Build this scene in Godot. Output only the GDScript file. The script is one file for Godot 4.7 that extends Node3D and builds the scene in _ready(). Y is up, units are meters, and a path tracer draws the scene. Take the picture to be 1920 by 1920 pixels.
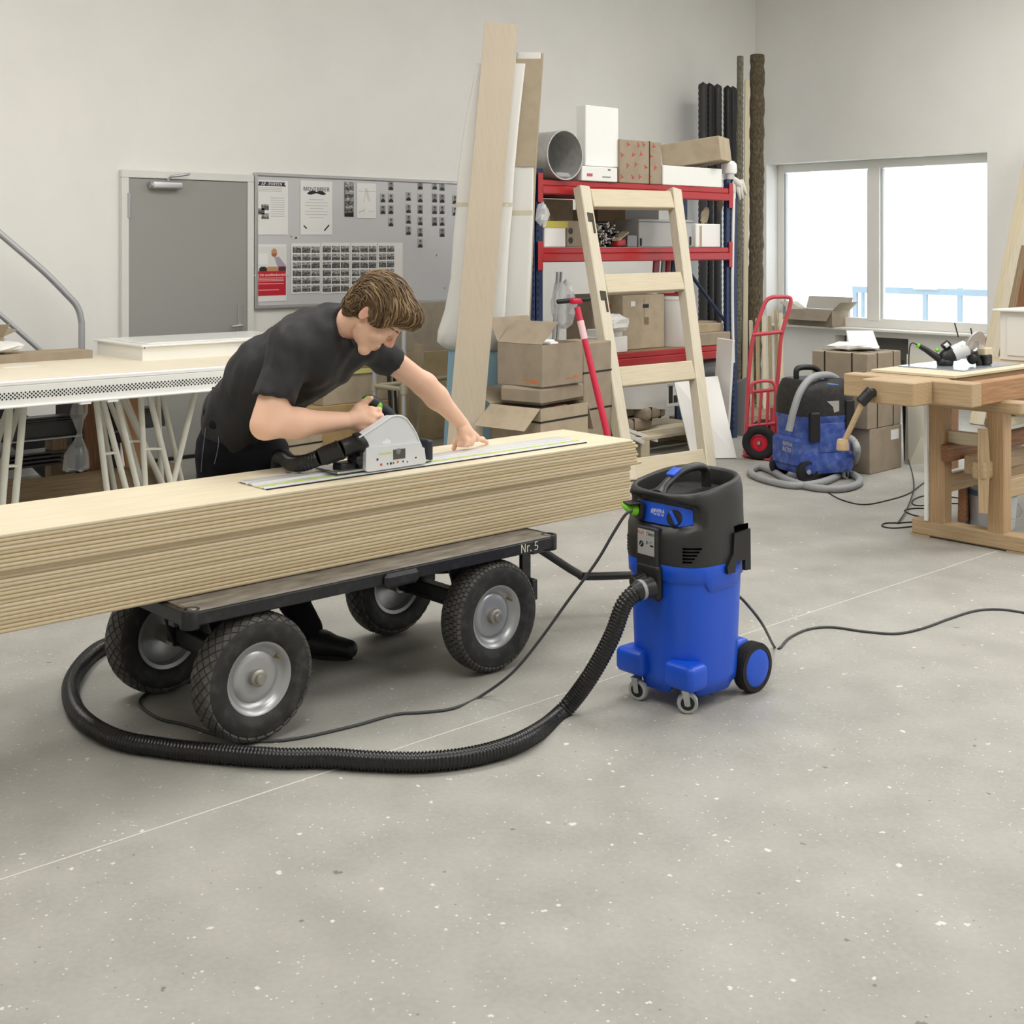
extends Node3D
# A joiner's workshop: a man saws a stack of boards on a four-wheel cart, a blue vacuum cleaner stands in front.
# x runs along the back wall, -z towards it, y up; metres.

const F := 2400.0
const YH := 462.0
const EYE := 1.6
const CA := 0.6726728
const SA := 0.7399401
const WALL_Z := -8.86
const WALL_X := 11.77
const STACK_TOP := 0.766
var taken := {}
var M := {}
var rng := RandomNumberGenerator.new()
var base := Vector3.ZERO


# ---- a pixel of the 1920 x 1920 frame gives a direction; a plane it touches gives the distance
func ray(x: float, y: float) -> Vector3:
	var a := (x - 960.0) / F
	return Vector3(CA + SA * a, (YH - y) / F, -SA + CA * a)
func on_h(x: float, y: float, h := 0.0) -> Vector3:
	var r := ray(x, y)
	return Vector3(0, EYE, 0) + r * ((h - EYE) / r.y)
func on_z(x: float, y: float, z: float) -> Vector3:
	var r := ray(x, y)
	return Vector3(0, EYE, 0) + r * (z / r.z)
func on_x(x: float, y: float, wx: float) -> Vector3:
	var r := ray(x, y)
	return Vector3(0, EYE, 0) + r * (wx / r.x)
func deep(x: float, y: float, d: float) -> Vector3:
	return Vector3(0, EYE, 0) + ray(x, y) * d


# ---- mesh building; corners are given counter-clockwise as seen from outside
class B:
	var st := SurfaceTool.new()
	var xf := Transform3D()
	var smooth := 0
	func _init() -> void:
		st.begin(Mesh.PRIMITIVE_TRIANGLES)
	func tri(a: Vector3, b: Vector3, c: Vector3, g := -1) -> void:
		st.set_smooth_group(g)
		st.add_vertex(xf * a)
		st.add_vertex(xf * c)
		st.add_vertex(xf * b)
	func quad(a: Vector3, b: Vector3, c: Vector3, d: Vector3, g := -1) -> void:
		tri(a, b, c, g)
		tri(a, c, d, g)
	func uvquad(a: Vector3, b: Vector3, c: Vector3, d: Vector3) -> void:
		var p := [a, b, c, d]
		var t := [Vector2(0, 1), Vector2(1, 1), Vector2(1, 0), Vector2(0, 0)]
		for i in [0, 2, 1, 0, 3, 2]:
			st.set_smooth_group(-1)
			st.set_uv(t[i])
			st.add_vertex(xf * p[i])
	func box(c: Vector3, s: Vector3, bev := 0.0) -> B:
		var h := s / 2
		if bev <= 0.0:
			var v := []
			for k in 8:
				v.append(c + Vector3(h.x if k & 1 else -h.x, h.y if k & 2 else -h.y, h.z if k & 4 else -h.z))
			for q in [[0, 4, 6, 2], [1, 3, 7, 5], [0, 1, 5, 4], [2, 6, 7, 3], [0, 2, 3, 1], [4, 5, 7, 6]]:
				quad(v[q[0]], v[q[1]], v[q[2]], v[q[3]])
			return self
		bev = minf(bev, minf(h.x, minf(h.y, h.z)) * 0.95)
		var e := [Vector3(1, 0, 0), Vector3(0, 1, 0), Vector3(0, 0, 1)]
		for ax in 3:
			var u: Vector3 = e[(ax + 1) % 3]
			var w: Vector3 = e[(ax + 2) % 3]
			var hu := h[(ax + 1) % 3]
			var hw := h[(ax + 2) % 3]
			for sg in [-1.0, 1.0]:
				var o: Vector3 = c + e[ax] * h[ax] * sg
				var p := [o - u * (hu - bev) - w * (hw - bev), o + u * (hu - bev) - w * (hw - bev), o + u * (hu - bev) + w * (hw - bev), o - u * (hu - bev) + w * (hw - bev)]
				if sg > 0: quad(p[0], p[1], p[2], p[3])
				else: quad(p[3], p[2], p[1], p[0])
			for su in [-1.0, 1.0]:
				for sw in [-1.0, 1.0]:
					var o1: Vector3 = c + u * su * hu + w * sw * (hw - bev)
					var o2: Vector3 = c + u * su * (hu - bev) + w * sw * hw
					var l: Vector3 = e[ax] * (h[ax] - bev)
					_fq(o1 - l, o1 + l, o2 + l, o2 - l, c)
		for sx in [-1.0, 1.0]:
			for sy in [-1.0, 1.0]:
				for sz in [-1.0, 1.0]:
					var k := Vector3(sx, sy, sz)
					var a := c + k * Vector3(h.x, h.y - bev, h.z - bev)
					var b := c + k * Vector3(h.x - bev, h.y, h.z - bev)
					var d := c + k * Vector3(h.x - bev, h.y - bev, h.z)
					if (b - a).cross(d - a).dot(k) > 0: tri(a, b, d)
					else: tri(a, d, b)
		return self
	func _fq(a: Vector3, b: Vector3, c: Vector3, d: Vector3, mid: Vector3, g := -1) -> void:
		if (b - a).cross(c - a).dot((a + c) / 2 - mid) > 0: quad(a, b, c, d, g)
		else: quad(d, c, b, a, g)
	# a solid of turning: (radius, height) pairs from bottom to top about +y
	func lathe(p: Array, seg := 24, crease := 0.75) -> B:
		smooth += 1
		for i in p.size() - 1:
			var a: Vector2 = p[i]
			var b: Vector2 = p[i + 1]
			if i > 0 and (a - Vector2(p[i - 1])).normalized().dot((b - a).normalized()) < crease: smooth += 1
			for k in seg:
				var t0 := TAU * k / seg
				var t1 := TAU * (k + 1) / seg
				var d0 := Vector3(cos(t0), 0, -sin(t0))
				var d1 := Vector3(cos(t1), 0, -sin(t1))
				if k == seg - 1: d1 = Vector3(1, 0, 0)
				if k == 0: d0 = Vector3(1, 0, 0)
				var ya := Vector3(0, a.y, 0)
				var yb := Vector3(0, b.y, 0)
				if a.x > 1e-6 and b.x > 1e-6: quad(d0 * a.x + ya, d1 * a.x + ya, d1 * b.x + yb, d0 * b.x + yb, smooth)
				elif b.x > 1e-6: tri(ya, d1 * b.x + yb, d0 * b.x + yb, smooth)
				elif a.x > 1e-6: tri(d0 * a.x + ya, d1 * a.x + ya, yb, smooth)
		return self
	func cyl(a: Vector3, b: Vector3, r0: float, r1 := -1.0, seg := 12, bev := 0.0) -> B:
		if r1 < 0: r1 = r0
		var keep := xf
		var l := (b - a).length()
		xf = keep * Transform3D(frame_y((b - a).normalized()), a)
		if bev > 0: lathe([Vector2(0, 0), Vector2(r0 - bev, 0), Vector2(r0, bev), Vector2(r1, l - bev), Vector2(r1 - bev, l), Vector2(0, l)], seg)
		else: lathe([Vector2(0, 0), Vector2(r0, 0), Vector2(r1, l), Vector2(0, l)], seg)
		xf = keep
		return self
	func ball(c: Vector3, r: Vector3, seg := 14, rows := 8) -> B:
		var keep := xf
		xf = keep * Transform3D(Basis.from_scale(r), c)
		var p := []
		for i in rows + 1:
			var t := -PI / 2 + PI * i / rows
			p.append(Vector2(cos(t) if i > 0 and i < rows else 0.0, sin(t)))
		lathe(p, seg, -2.0)
		xf = keep
		return self
	static func frame_y(y: Vector3) -> Basis:
		var x := Vector3(0, 0, 1).cross(y) if absf(y.z) < 0.9 else Vector3(1, 0, 0).cross(y)
		x = x.normalized()
		return Basis(x, y, x.cross(y))
	# closed rings of the same count, each counter-clockwise as seen from the far end of the row
	func rings(rs: Array, cap0 := true, cap1 := true, g := 0) -> B:
		smooth += 1
		var gg := smooth if g == 0 else g
		var n: int = rs[0].size()
		for i in rs.size() - 1:
			for k in n:
				var k2 := (k + 1) % n
				quad(rs[i][k], rs[i][k2], rs[i + 1][k2], rs[i + 1][k], gg)
		for e in 2:
			if (cap0 if e == 0 else cap1):
				var r: Array = rs[0] if e == 0 else rs[-1]
				var m := Vector3.ZERO
				for v in r: m += v / n
				for k in n:
					if e == 0: tri(m, r[(k + 1) % n], r[k], smooth + 1 + e)
					else: tri(m, r[k], r[(k + 1) % n], smooth + 1 + e)
		smooth += 2
		return self
	func tube(p: Array, r, seg := 8, caps := true) -> B:
		var n := p.size()
		var up := Vector3.ZERO
		var rs := []
		for i in n:
			var t: Vector3 = (p[mini(i + 1, n - 1)] - p[maxi(i - 1, 0)]).normalized()
			if i == 0: up = (Vector3.UP if absf(t.y) < 0.9 else Vector3.RIGHT)
			up = (up - t * up.dot(t)).normalized()
			var side := t.cross(up)
			var rad: float = r[i] if r is Array or r is PackedFloat32Array else r
			var ring := []
			for k in seg:
				var a := TAU * k / seg
				ring.append(p[i] + (side * cos(a) - up * sin(a)) * rad * -1.0)
			ring.reverse()
			rs.append(ring)
		# turn the rings outwards if the frame came out mirrored
		var mid: Vector3 = p[0]
		var nn: Vector3 = (rs[0][1] - rs[0][0]).cross(rs[1][1] - rs[0][0])
		if nn.dot(rs[0][0] - mid) < 0:
			for ring in rs: ring.reverse()
		return rings(rs, caps, caps)
	# a flat outline (counter-clockwise in x, y) from z0 to z1
	func prism(poly: PackedVector2Array, z0: float, z1: float, g := -1) -> B:
		var area := 0.0
		for i in poly.size(): area += poly[i].cross(poly[(i + 1) % poly.size()])
		if area < 0: poly.reverse()
		var idx := Geometry2D.triangulate_polygon(poly)
		for i in range(0, idx.size(), 3):
			var a := poly[idx[i]]
			var b := poly[idx[i + 1]]
			var c := poly[idx[i + 2]]
			if (b - a).cross(c - a) < 0:
				var s := b
				b = c
				c = s
			tri(Vector3(a.x, a.y, z1), Vector3(b.x, b.y, z1), Vector3(c.x, c.y, z1))
			tri(Vector3(a.x, a.y, z0), Vector3(c.x, c.y, z0), Vector3(b.x, b.y, z0))
		var n := poly.size()
		for i in n:
			var a := poly[i]
			var b := poly[(i + 1) % n]
			quad(Vector3(a.x, a.y, z0), Vector3(b.x, b.y, z0), Vector3(b.x, b.y, z1), Vector3(a.x, a.y, z1), g)
		return self
	func at(t: Transform3D) -> B:
		xf = t
		return self
	func mesh() -> ArrayMesh:
		st.generate_normals()
		st.index()
		return st.commit()


func spline(p: Array, n := 8) -> Array:
	var out := []
	for i in p.size() - 1:
		var a: Vector3 = p[maxi(i - 1, 0)]
		var b: Vector3 = p[i]
		var c: Vector3 = p[i + 1]
		var d: Vector3 = p[mini(i + 2, p.size() - 1)]
		for k in n:
			out.append(b.cubic_interpolate(c, a, d, float(k) / n))
	out.append(p[-1])
	return out
func resample(p: Array, step: float) -> Array:
	var cv := Curve3D.new()
	cv.bake_interval = step
	for v in p: cv.add_point(v)
	var out := []
	var n := int(cv.get_baked_length() / step)
	for i in n + 1: out.append(cv.sample_baked(minf(i * step, cv.get_baked_length())))
	return out
func rot(x := 0.0, y := 0.0, z := 0.0) -> Basis:
	return Basis.from_euler(Vector3(deg_to_rad(x), deg_to_rad(y), deg_to_rad(z)))
func tf(p: Vector3, b := Basis()) -> Transform3D:
	return Transform3D(b, p)


# ---- things, parts and the setting
func numbered(n: String) -> String:
	taken[n] = taken.get(n, -1) + 1
	return n if taken[n] == 0 else "%s_%03d" % [n, taken[n]]
func tag(o: Node, label: String, category: String, group := "") -> Node:
	o.set_meta("label", label)
	o.set_meta("category", category)
	if group: o.set_meta("group", group)
	return o
# a thing whose parts hang under a node at its base
func thing(called: String, label: String, category: String, at := Vector3.ZERO, turn := 0.0, group := "") -> Node3D:
	var o := Node3D.new()
	o.name = numbered(called)
	add_child(o)
	o.position = at
	o.rotation.y = deg_to_rad(turn)
	tag(o, label, category, group)
	return o
func part(parent: Node, called: String, b, m: Material, label := "") -> MeshInstance3D:
	var o := MeshInstance3D.new()
	o.name = called
	o.mesh = b.mesh() if b is B else b
	o.material_override = m
	parent.add_child(o, true)
	if label: o.set_meta("label", label)
	return o
# a part whose shape was given in room coordinates
func wpart(parent: Node3D, called: String, b, m: Material, label := "") -> MeshInstance3D:
	var o := part(parent, called, b, m, label)
	var up := Transform3D()
	var n: Node = parent
	while n != self:
		up = (n as Node3D).transform * up
		n = n.get_parent()
	o.transform = up.affine_inverse()
	return o
func single(called: String, label: String, category: String, b, m: Material, at := Vector3.ZERO, turn := Basis(), group := "") -> MeshInstance3D:
	var o := part(self, numbered(called), b, m)
	o.transform = Transform3D(turn, at)
	tag(o, label, category, group)
	return o
func struct(called: String, b, m: Material, parent: Node = self) -> MeshInstance3D:
	var o := part(parent, called, b, m)
	if parent == self: o.set_meta("kind", "structure")
	return o
func copy_of(o: Node3D, label := "") -> Node3D:
	var c: Node3D = o.duplicate()
	c.name = numbered(String(o.name).rstrip("0123456789_"))
	add_child(c)
	if label: c.set_meta("label", label)
	return c
func letters(parent: Node3D, called: String, text: String, size: float, m: Material, t: Transform3D, serif := false, bold := false, depth := 0.0006) -> MeshInstance3D:
	var f := SystemFont.new()
	f.font_names = ["Droid Serif" if serif else "Droid Sans"]
	f.font_weight = 700 if bold else 400
	var tm := TextMesh.new()
	tm.font = f
	tm.text = text
	tm.font_size = 32
	tm.pixel_size = size / 23.0
	tm.depth = depth
	tm.curve_step = 2.0
	var o := MeshInstance3D.new()
	o.name = called
	o.mesh = tm
	o.material_override = m
	parent.add_child(o, true)
	o.transform = t
	return o


# ---- materials
func mat(key: String, c: Color, rough := 0.6, metal := 0.0, spec := 0.5) -> StandardMaterial3D:
	if M.has(key): return M[key]
	var m := StandardMaterial3D.new()
	m.resource_name = key
	m.albedo_color = c
	m.roughness = rough
	m.metallic = metal
	m.metallic_specular = spec
	M[key] = m
	return m
func noise_tex(freq: float, octaves: int, ramp: Array, size := 512, seed_ := 1, normal := false) -> NoiseTexture2D:
	var n := FastNoiseLite.new()
	n.noise_type = FastNoiseLite.TYPE_SIMPLEX_SMOOTH
	n.frequency = freq
	n.fractal_octaves = octaves
	n.seed = seed_
	var t := NoiseTexture2D.new()
	t.width = size
	t.height = size
	t.seamless = true
	t.noise = n
	t.as_normal_map = normal
	if ramp and not normal:
		var g := Gradient.new()
		g.offsets = PackedFloat32Array()
		g.colors = PackedColorArray()
		var offs := PackedFloat32Array()
		var cols := PackedColorArray()
		for i in ramp.size():
			offs.append(float(i) / (ramp.size() - 1))
			cols.append(ramp[i])
		g.offsets = offs
		g.colors = cols
		t.color_ramp = g
	return t
# a material coloured by noise, mapped onto all sides; stretch: repeats per metre along x, y, z
func grain(key: String, ramp: Array, stretch: Vector3, rough := 0.6, freq := 0.012, octaves := 4, seed_ := 1, spec := 0.5) -> StandardMaterial3D:
	if M.has(key): return M[key]
	var m := mat(key, Color.WHITE, rough, 0.0, spec)
	m.albedo_texture = noise_tex(freq, octaves, ramp, 256, seed_)
	m.uv1_triplanar = true
	m.uv1_triplanar_sharpness = 6.0
	m.uv1_scale = stretch
	return m
func rgb(r: int, g: int, b: int) -> Color:
	return Color8(r, g, b)
# wood with its grain along one axis of the object
func wood(key: String, c: Color, axis := 0, vary := 0.08, rough := 0.6, seed_ := 3) -> StandardMaterial3D:
	var s := Vector3(14, 14, 14)
	s[axis] = 0.6
	return grain(key, [c.darkened(vary * 1.6), c.darkened(vary * 0.5), c, c.lightened(vary)], s, rough, 0.02, 3, seed_)
func card(key: String, c: Color) -> StandardMaterial3D:
	return grain(key, [c.darkened(0.05), c, c.lightened(0.04)], Vector3(1.3, 1.3, 1.3), 0.85, 0.02, 4, 5, 0.25)


func _ready() -> void:
	rng.seed = 7
	set_camera()
	set_light()
	set_materials()
	build_room()
	build_cart()
	build_boards()
	build_vacuum()
	build_hose_and_cables()
	build_saw()
	build_person()
	build_left()
	build_middle()
	build_rack()
	build_corner()
	build_right()
	finish()


func set_camera() -> void:
	var cam := Camera3D.new()
	cam.name = "camera"
	add_child(cam)
	cam.projection = Camera3D.PROJECTION_FRUSTUM
	cam.near = 0.05
	cam.far = 200.0
	cam.size = cam.near * 1920.0 / F
	cam.frustum_offset = Vector2(0, -(960.0 - YH) / F * cam.near)
	cam.transform = Transform3D(Basis(Vector3(SA, 0, CA), Vector3.UP, Vector3(-CA, 0, SA)), Vector3(0, EYE, 0))
	cam.current = true


func set_light() -> void:
	var we := WorldEnvironment.new()
	we.name = "environment"
	var e := Environment.new()
	e.background_mode = Environment.BG_SKY
	var sky := Sky.new()
	var sm := ProceduralSkyMaterial.new()
	sm.sky_top_color = Color(0.94, 0.97, 1.0)
	sm.sky_horizon_color = Color(0.97, 0.985, 1.0)
	sm.ground_bottom_color = Color(0.7, 0.72, 0.74)
	sm.ground_horizon_color = Color(0.85, 0.87, 0.88)
	sm.sky_energy_multiplier = 1.75
	sm.ground_energy_multiplier = 1.2
	sky.sky_material = sm
	e.sky = sky
	e.tonemap_mode = Environment.TONE_MAPPER_LINEAR
	e.tonemap_exposure = 1.2
	e.sdfgi_enabled = true
	e.ssao_enabled = true
	e.ssil_enabled = true
	we.environment = e
	add_child(we)
	# unseen ceiling panels: x, z, width along x, width along z, energy
	for p in [[5.2, 0.6, 2.4, 1.2, 9.0], [8.6, -1.2, 2.4, 1.2, 9.0], [1.2, -1.6, 2.4, 1.2, 6.0], [4.6, -4.2, 2.4, 1.2, 6.5], [8.8, -4.8, 2.4, 1.2, 6.5], [1.2, -5.6, 2.4, 1.2, 7.0], [7.2, 2.6, 2.4, 1.2, 6.0]]:
		unseen_ceiling_panel(p)


func unseen_ceiling_panel(p: Array) -> void:  # out of view; place and strength set for soft light from front right
	var t := thing("unseen_ceiling_light", "unseen wide white panel out of view above, placed to light the workshop", "ceiling light", Vector3(p[0], 4.62, p[1]), 0.0, "unseen light panels under the ceiling")
	var fr := mat("lamp_housing", rgb(225, 225, 222), 0.5)
	var b := B.new()
	b.box(Vector3(0, 0.06, 0), Vector3(p[2] + 0.06, 0.08, p[3] + 0.06), 0.01)
	for sx in [-1, 1]:
		b.cyl(Vector3(sx * p[2] * 0.35, 0.1, 0), Vector3(sx * p[2] * 0.35, 0.38, 0), 0.006)
	part(t, "lamp_housing", b, fr)
	var glow := mat("lamp_glow", rgb(255, 252, 246), 0.5)
	glow.emission_enabled = true
	glow.emission = rgb(255, 250, 242)
	glow.emission_energy_multiplier = 1.0
	part(t, "light_diffuser", B.new().box(Vector3(0, 0.016, 0), Vector3(p[2], 0.008, p[3])), glow)
	var l := AreaLight3D.new()
	l.name = "area_light"
	l.area_size = Vector2(p[2], p[3])
	l.light_energy = p[4]
	l.light_color = Color(1.0, 0.99, 0.975)
	l.area_range = 40.0
	l.area_attenuation = 2.0
	l.shadow_enabled = true
	t.add_child(l)
	l.position = Vector3(0, 0.008, 0)
	l.rotation_degrees.x = -90


func set_materials() -> void:
	mat("white", rgb(232, 232, 228), 0.5)
	mat("white_gloss", rgb(238, 238, 236), 0.25)
	mat("black", rgb(22, 22, 23), 0.45)
	mat("black_gloss", rgb(16, 16, 17), 0.22)
	mat("black_steel", rgb(30, 31, 34), 0.42, 0.0, 0.6)
	mat("rubber", rgb(38, 38, 38), 0.72, 0.0, 0.4)
	mat("steel", rgb(190, 191, 192), 0.32, 1.0)
	mat("galvanised", rgb(184, 186, 189), 0.4, 0.45)
	mat("aluminium", rgb(205, 206, 208), 0.36, 0.9)
	mat("blue_plastic", rgb(18, 82, 208), 0.36)
	mat("red_paint", rgb(184, 26, 40), 0.35)
	mat("rack_red", rgb(168, 38, 42), 0.3)
	mat("rack_blue", rgb(28, 46, 84), 0.4)
	mat("green", rgb(120, 205, 40), 0.4)
	mat("cable", rgb(62, 64, 66), 0.55)
	mat("cable_black", rgb(26, 27, 28), 0.55)
	card("card", rgb(170, 154, 130))
	card("card_pale", rgb(178, 164, 141))
	card("card_grey", rgb(158, 145, 127))
	mat("card_inside", rgb(120, 98, 74), 0.9)
	mat("tape", rgb(176, 150, 112), 0.3)
	mat("strap", rgb(34, 30, 28), 0.5)
	mat("paper", rgb(236, 236, 234), 0.8)
	for a in 3:
		wood("pine_%d" % a, rgb(214, 202, 174), a, 0.05, 0.55, 3 + a)
		wood("bench_%d" % a, rgb(184, 158, 122), a, 0.09, 0.5, 7 + a)
		wood("brown_%d" % a, rgb(134, 92, 60), a, 0.15, 0.55, 11 + a)
		wood("grey_wood_%d" % a, rgb(150, 128, 100), a, 0.12, 0.7, 14 + a)


func build_room() -> void:
	# floor: worn concrete with paint specks
	var n := FastNoiseLite.new()
	n.seed = 4
	n.frequency = 0.006
	n.fractal_octaves = 5
	var fine := FastNoiseLite.new()
	fine.seed = 9
	fine.frequency = 0.09
	fine.fractal_octaves = 3
	var side := 1400
	var im1 := n.get_seamless_image(side, side)
	var im2 := fine.get_seamless_image(side, side)
	im1.convert(Image.FORMAT_L8)
	im2.convert(Image.FORMAT_L8)
	var d1 := im1.get_data()
	var d2 := im2.get_data()
	var px := PackedByteArray()
	px.resize(side * side * 3)
	for i in side * side:
		var v := (d1[i] - 128) * 0.075 + (d2[i] - 128) * 0.035
		px[i * 3] = int(clampf(161 + v, 0, 255))
		px[i * 3 + 1] = int(clampf(159.5 + v, 0, 255))
		px[i * 3 + 2] = int(clampf(153 + v * 0.98, 0, 255))
	var im := Image.create_from_data(side, side, false, Image.FORMAT_RGB8, px)
	for k in 4200:
		var x := rng.randi_range(0, side - 12)
		var y := rng.randi_range(0, side - 12)
		var s := rng.randf()
		var big := 1 if s < 0.8 else (2 if s < 0.965 else (3 if s < 0.995 else 5))
		var c := rgb(212, 211, 204) if rng.randf() < 0.9 else rgb(120, 116, 108)
		for q in (1 if big < 3 else 3):
			im.fill_rect(Rect2i(x + rng.randi_range(0, big), y + rng.randi_range(0, big), big + rng.randi_range(0, 1), big + rng.randi_range(0, 1)), c)
	var fm := mat("concrete", Color.WHITE, 0.55)
	fm.albedo_texture = ImageTexture.create_from_image(im)
	fm.uv1_triplanar = true
	fm.uv1_world_triplanar = true
	fm.uv1_scale = Vector3(0.32, 0.32, 0.32)
	fm.roughness_texture = noise_tex(0.01, 4, [Color(0.42, 0.42, 0.42), Color(0.7, 0.7, 0.7)], 256, 21)
	fm.roughness = 1.0
	var floor_ := struct("floor", B.new().box(Vector3(4.4, -0.15, -2.2), Vector3(15.6, 0.3, 13.8)), fm)
	# the joint that was cut across the slab and filled
	var j0 := on_h(0, 1650)
	var jm := mat("joint_filler", rgb(196, 194, 186), 0.8)
	struct("joint", B.new().box(Vector3(4.4, 0.0004, j0.z), Vector3(15.0, 0.0012, 0.007)), jm, floor_)
	struct("joint", B.new().box(Vector3(4.4, 0.0004, j0.z + 4.2), Vector3(15.0, 0.0012, 0.007)), jm, floor_)

	var wm := grain("wall_paint", [rgb(238, 237, 233), rgb(240, 239, 235), rgb(241, 240, 237)], Vector3(0.5, 0.5, 0.5), 0.7, 0.012, 4, 31)
	struct("wall_back", B.new().box(Vector3(4.4, 2.5, WALL_Z - 0.1), Vector3(15.6, 5.0, 0.2)), wm)
	struct("unseen_wall_left", B.new().box(Vector3(-3.0, 2.5, -2.2), Vector3(0.2, 5.0, 13.4)), wm)  # unseen white wall, placed to return light from the left
	struct("unseen_wall_front", B.new().box(Vector3(4.4, 2.5, 4.5), Vector3(15.6, 5.0, 0.2)), wm)  # unseen white wall behind the camera, closes the room and returns light
	struct("ceiling", B.new().box(Vector3(4.4, 5.1, -2.2), Vector3(15.6, 0.2, 13.8)), mat("ceiling_paint", rgb(240, 240, 238), 0.8))
	# right wall with window niches; the last two are unseen, placed for side light
	var za := on_x(1437, 400, WALL_X).z
	var zb := on_x(1851, 400, WALL_X).z
	var top := 2.52
	var wide := zb - za
	var spots := [za, zb + 1.5, zb + 1.5 + wide + 1.5]
	var b := B.new()
	var t := 0.34
	b.box(Vector3(WALL_X + t / 2, (top + 5.0) / 2, -2.2), Vector3(t, 5.0 - top, 13.6))
	var z := -9.0
	for s in spots:
		b.box(Vector3(WALL_X + t / 2, top / 2, (z + s) / 2), Vector3(t, top, s - z))
		z = s + wide
	b.box(Vector3(WALL_X + t / 2, top / 2, (z + 4.6) / 2), Vector3(t, top, 4.6 - z))
	var wr := struct("wall_right", b, wm)
	for i in 3:
		window(i + 1, spots[i], wide, top, wm)
	# outside: a pale ribbed facade across a yard
	var om := mat("facade_sheet", rgb(232, 236, 238), 0.7)
	var fb := B.new()
	fb.box(Vector3(24.15, 5.0, -11.0), Vector3(0.3, 10.4, 44.0))
	var o := part(self, "neighbour_building", fb, om)
	tag(o, "pale ribbed metal facade of the building across the yard", "building")
	var ribs := B.new()
	for k in 330:
		ribs.box(Vector3(23.985, 5.0, -30.0 + k * 0.12), Vector3(0.03, 10.2, 0.03))
	part(o, "ribs", ribs, om)
	struct("ground", B.new().box(Vector3(19.2, -0.35, -11.0), Vector3(14.2, 0.3, 44.0)), mat("yard", rgb(205, 208, 208), 0.9))
	var rl := thing("yard_railing", "grey-blue steel railing with flat posts outside the window", "railing", Vector3(16.5, -0.2, -9.5))
	var rm := mat("railing_paint", rgb(128, 148, 160), 0.5)
	var r0 := on_x(1600, 540, 16.5)
	for x in [1604, 1618, 1735, 1800, 1890]:
		var p := on_x(x, 540, 16.5)
		wpart(rl, "post", B.new().box(Vector3(16.5, (p.y - 0.2) / 2, p.z), Vector3(0.05, p.y + 0.2, 0.06 if x != 1618 else 0.03)), rm)
	wpart(rl, "top_rail", B.new().box(Vector3(16.5, r0.y - 0.02, r0.z + 2.2), Vector3(0.06, 0.09, 4.4)), rm)
	wpart(rl, "sign_plate", B.new().box(Vector3(16.44, on_x(1730, 537, 16.5).y, on_x(1739, 537, 16.5).z), Vector3(0.02, 0.08, 0.36)), M.white)


func window(i: int, z0: float, wide: float, top: float, wm: Material) -> void:
	var X := WALL_X
	var w := Node3D.new()
	w.name = "window_%d" % i
	w.set_meta("kind", "structure")
	add_child(w)
	w.position = Vector3(X, 0, z0 + wide / 2)
	var sill := 0.71
	var h := wide / 2
	var fm := mat("window_frame", rgb(244, 242, 236), 0.4)
	var d := 0.24
	# parapet below the sill, set back into the niche
	if i == 1:
		# a shallow radiator recess is left open in the parapet
		var a0 := on_x(1566, 660, X + 0.14).z - w.position.z
		var a1 := on_x(1703, 660, X + 0.14).z - w.position.z
		var ht := on_x(1640, 632, X + 0.14).y
		var pb := B.new()
		pb.box(Vector3(d, sill / 2, (a0 - h) / 2), Vector3(0.2, sill, a0 + h)).box(Vector3(d, sill / 2, (a1 + h) / 2), Vector3(0.2, sill, h - a1))
		pb.box(Vector3(d, (sill + ht) / 2, (a0 + a1) / 2), Vector3(0.2, sill - ht, a1 - a0))
		part(w, "parapet", pb, wm)
		part(w, "recess_back", B.new().box(Vector3(d + 0.09, ht / 2, (a0 + a1) / 2), Vector3(0.02, ht, a1 - a0)), mat("recess_grey", rgb(112, 110, 106), 0.8))
	else: part(w, "parapet", B.new().box(Vector3(d, sill / 2, 0), Vector3(0.2, sill, wide)), wm)
	part(w, "window_sill", B.new().box(Vector3(0.17, sill + 0.0125, 0), Vector3(0.3, 0.025, wide - 0.002), 0.004), fm)
	var f := B.new()
	var y0 := sill + 0.025
	for s in [-1, 1]:
		f.box(Vector3(d, (y0 + top) / 2, s * (h - 0.04)), Vector3(0.07, top - y0, 0.08), 0.004)
	f.box(Vector3(d, y0 + 0.05, 0), Vector3(0.07, 0.1, wide - 0.16), 0.004)
	f.box(Vector3(d, top - 0.045, 0), Vector3(0.07, 0.09, wide - 0.16), 0.004)
	part(w, "window_frame", f, fm)
	part(w, "mullion", B.new().box(Vector3(d - 0.005, (y0 + top) / 2, -h + wide * 0.475), Vector3(0.085, top - y0 - 0.16, 0.14), 0.004), fm)
	var g := mat("window_glass", Color(0.93, 0.97, 0.98, 0.08), 0.02)
	g.transparency = BaseMaterial3D.TRANSPARENCY_ALPHA
	for s in 2:
		var a := -h + 0.08 if s == 0 else -h + wide * 0.475 + 0.07
		var c := -h + wide * 0.475 - 0.07 if s == 0 else h - 0.08
		part(w, "pane", B.new().box(Vector3(d + 0.01, (y0 + top) / 2 + 0.005, (a + c) / 2), Vector3(0.006, top - y0 - 0.19, c - a)), g)
		var sb := B.new()
		for q in [a, c]: sb.box(Vector3(d + 0.005, (y0 + top) / 2, q + (0.012 if q == a else -0.012)), Vector3(0.05, top - y0 - 0.2, 0.024), 0.003)
		part(w, "glazing_bead", sb, mat("bead", rgb(200, 205, 205), 0.4))


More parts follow.
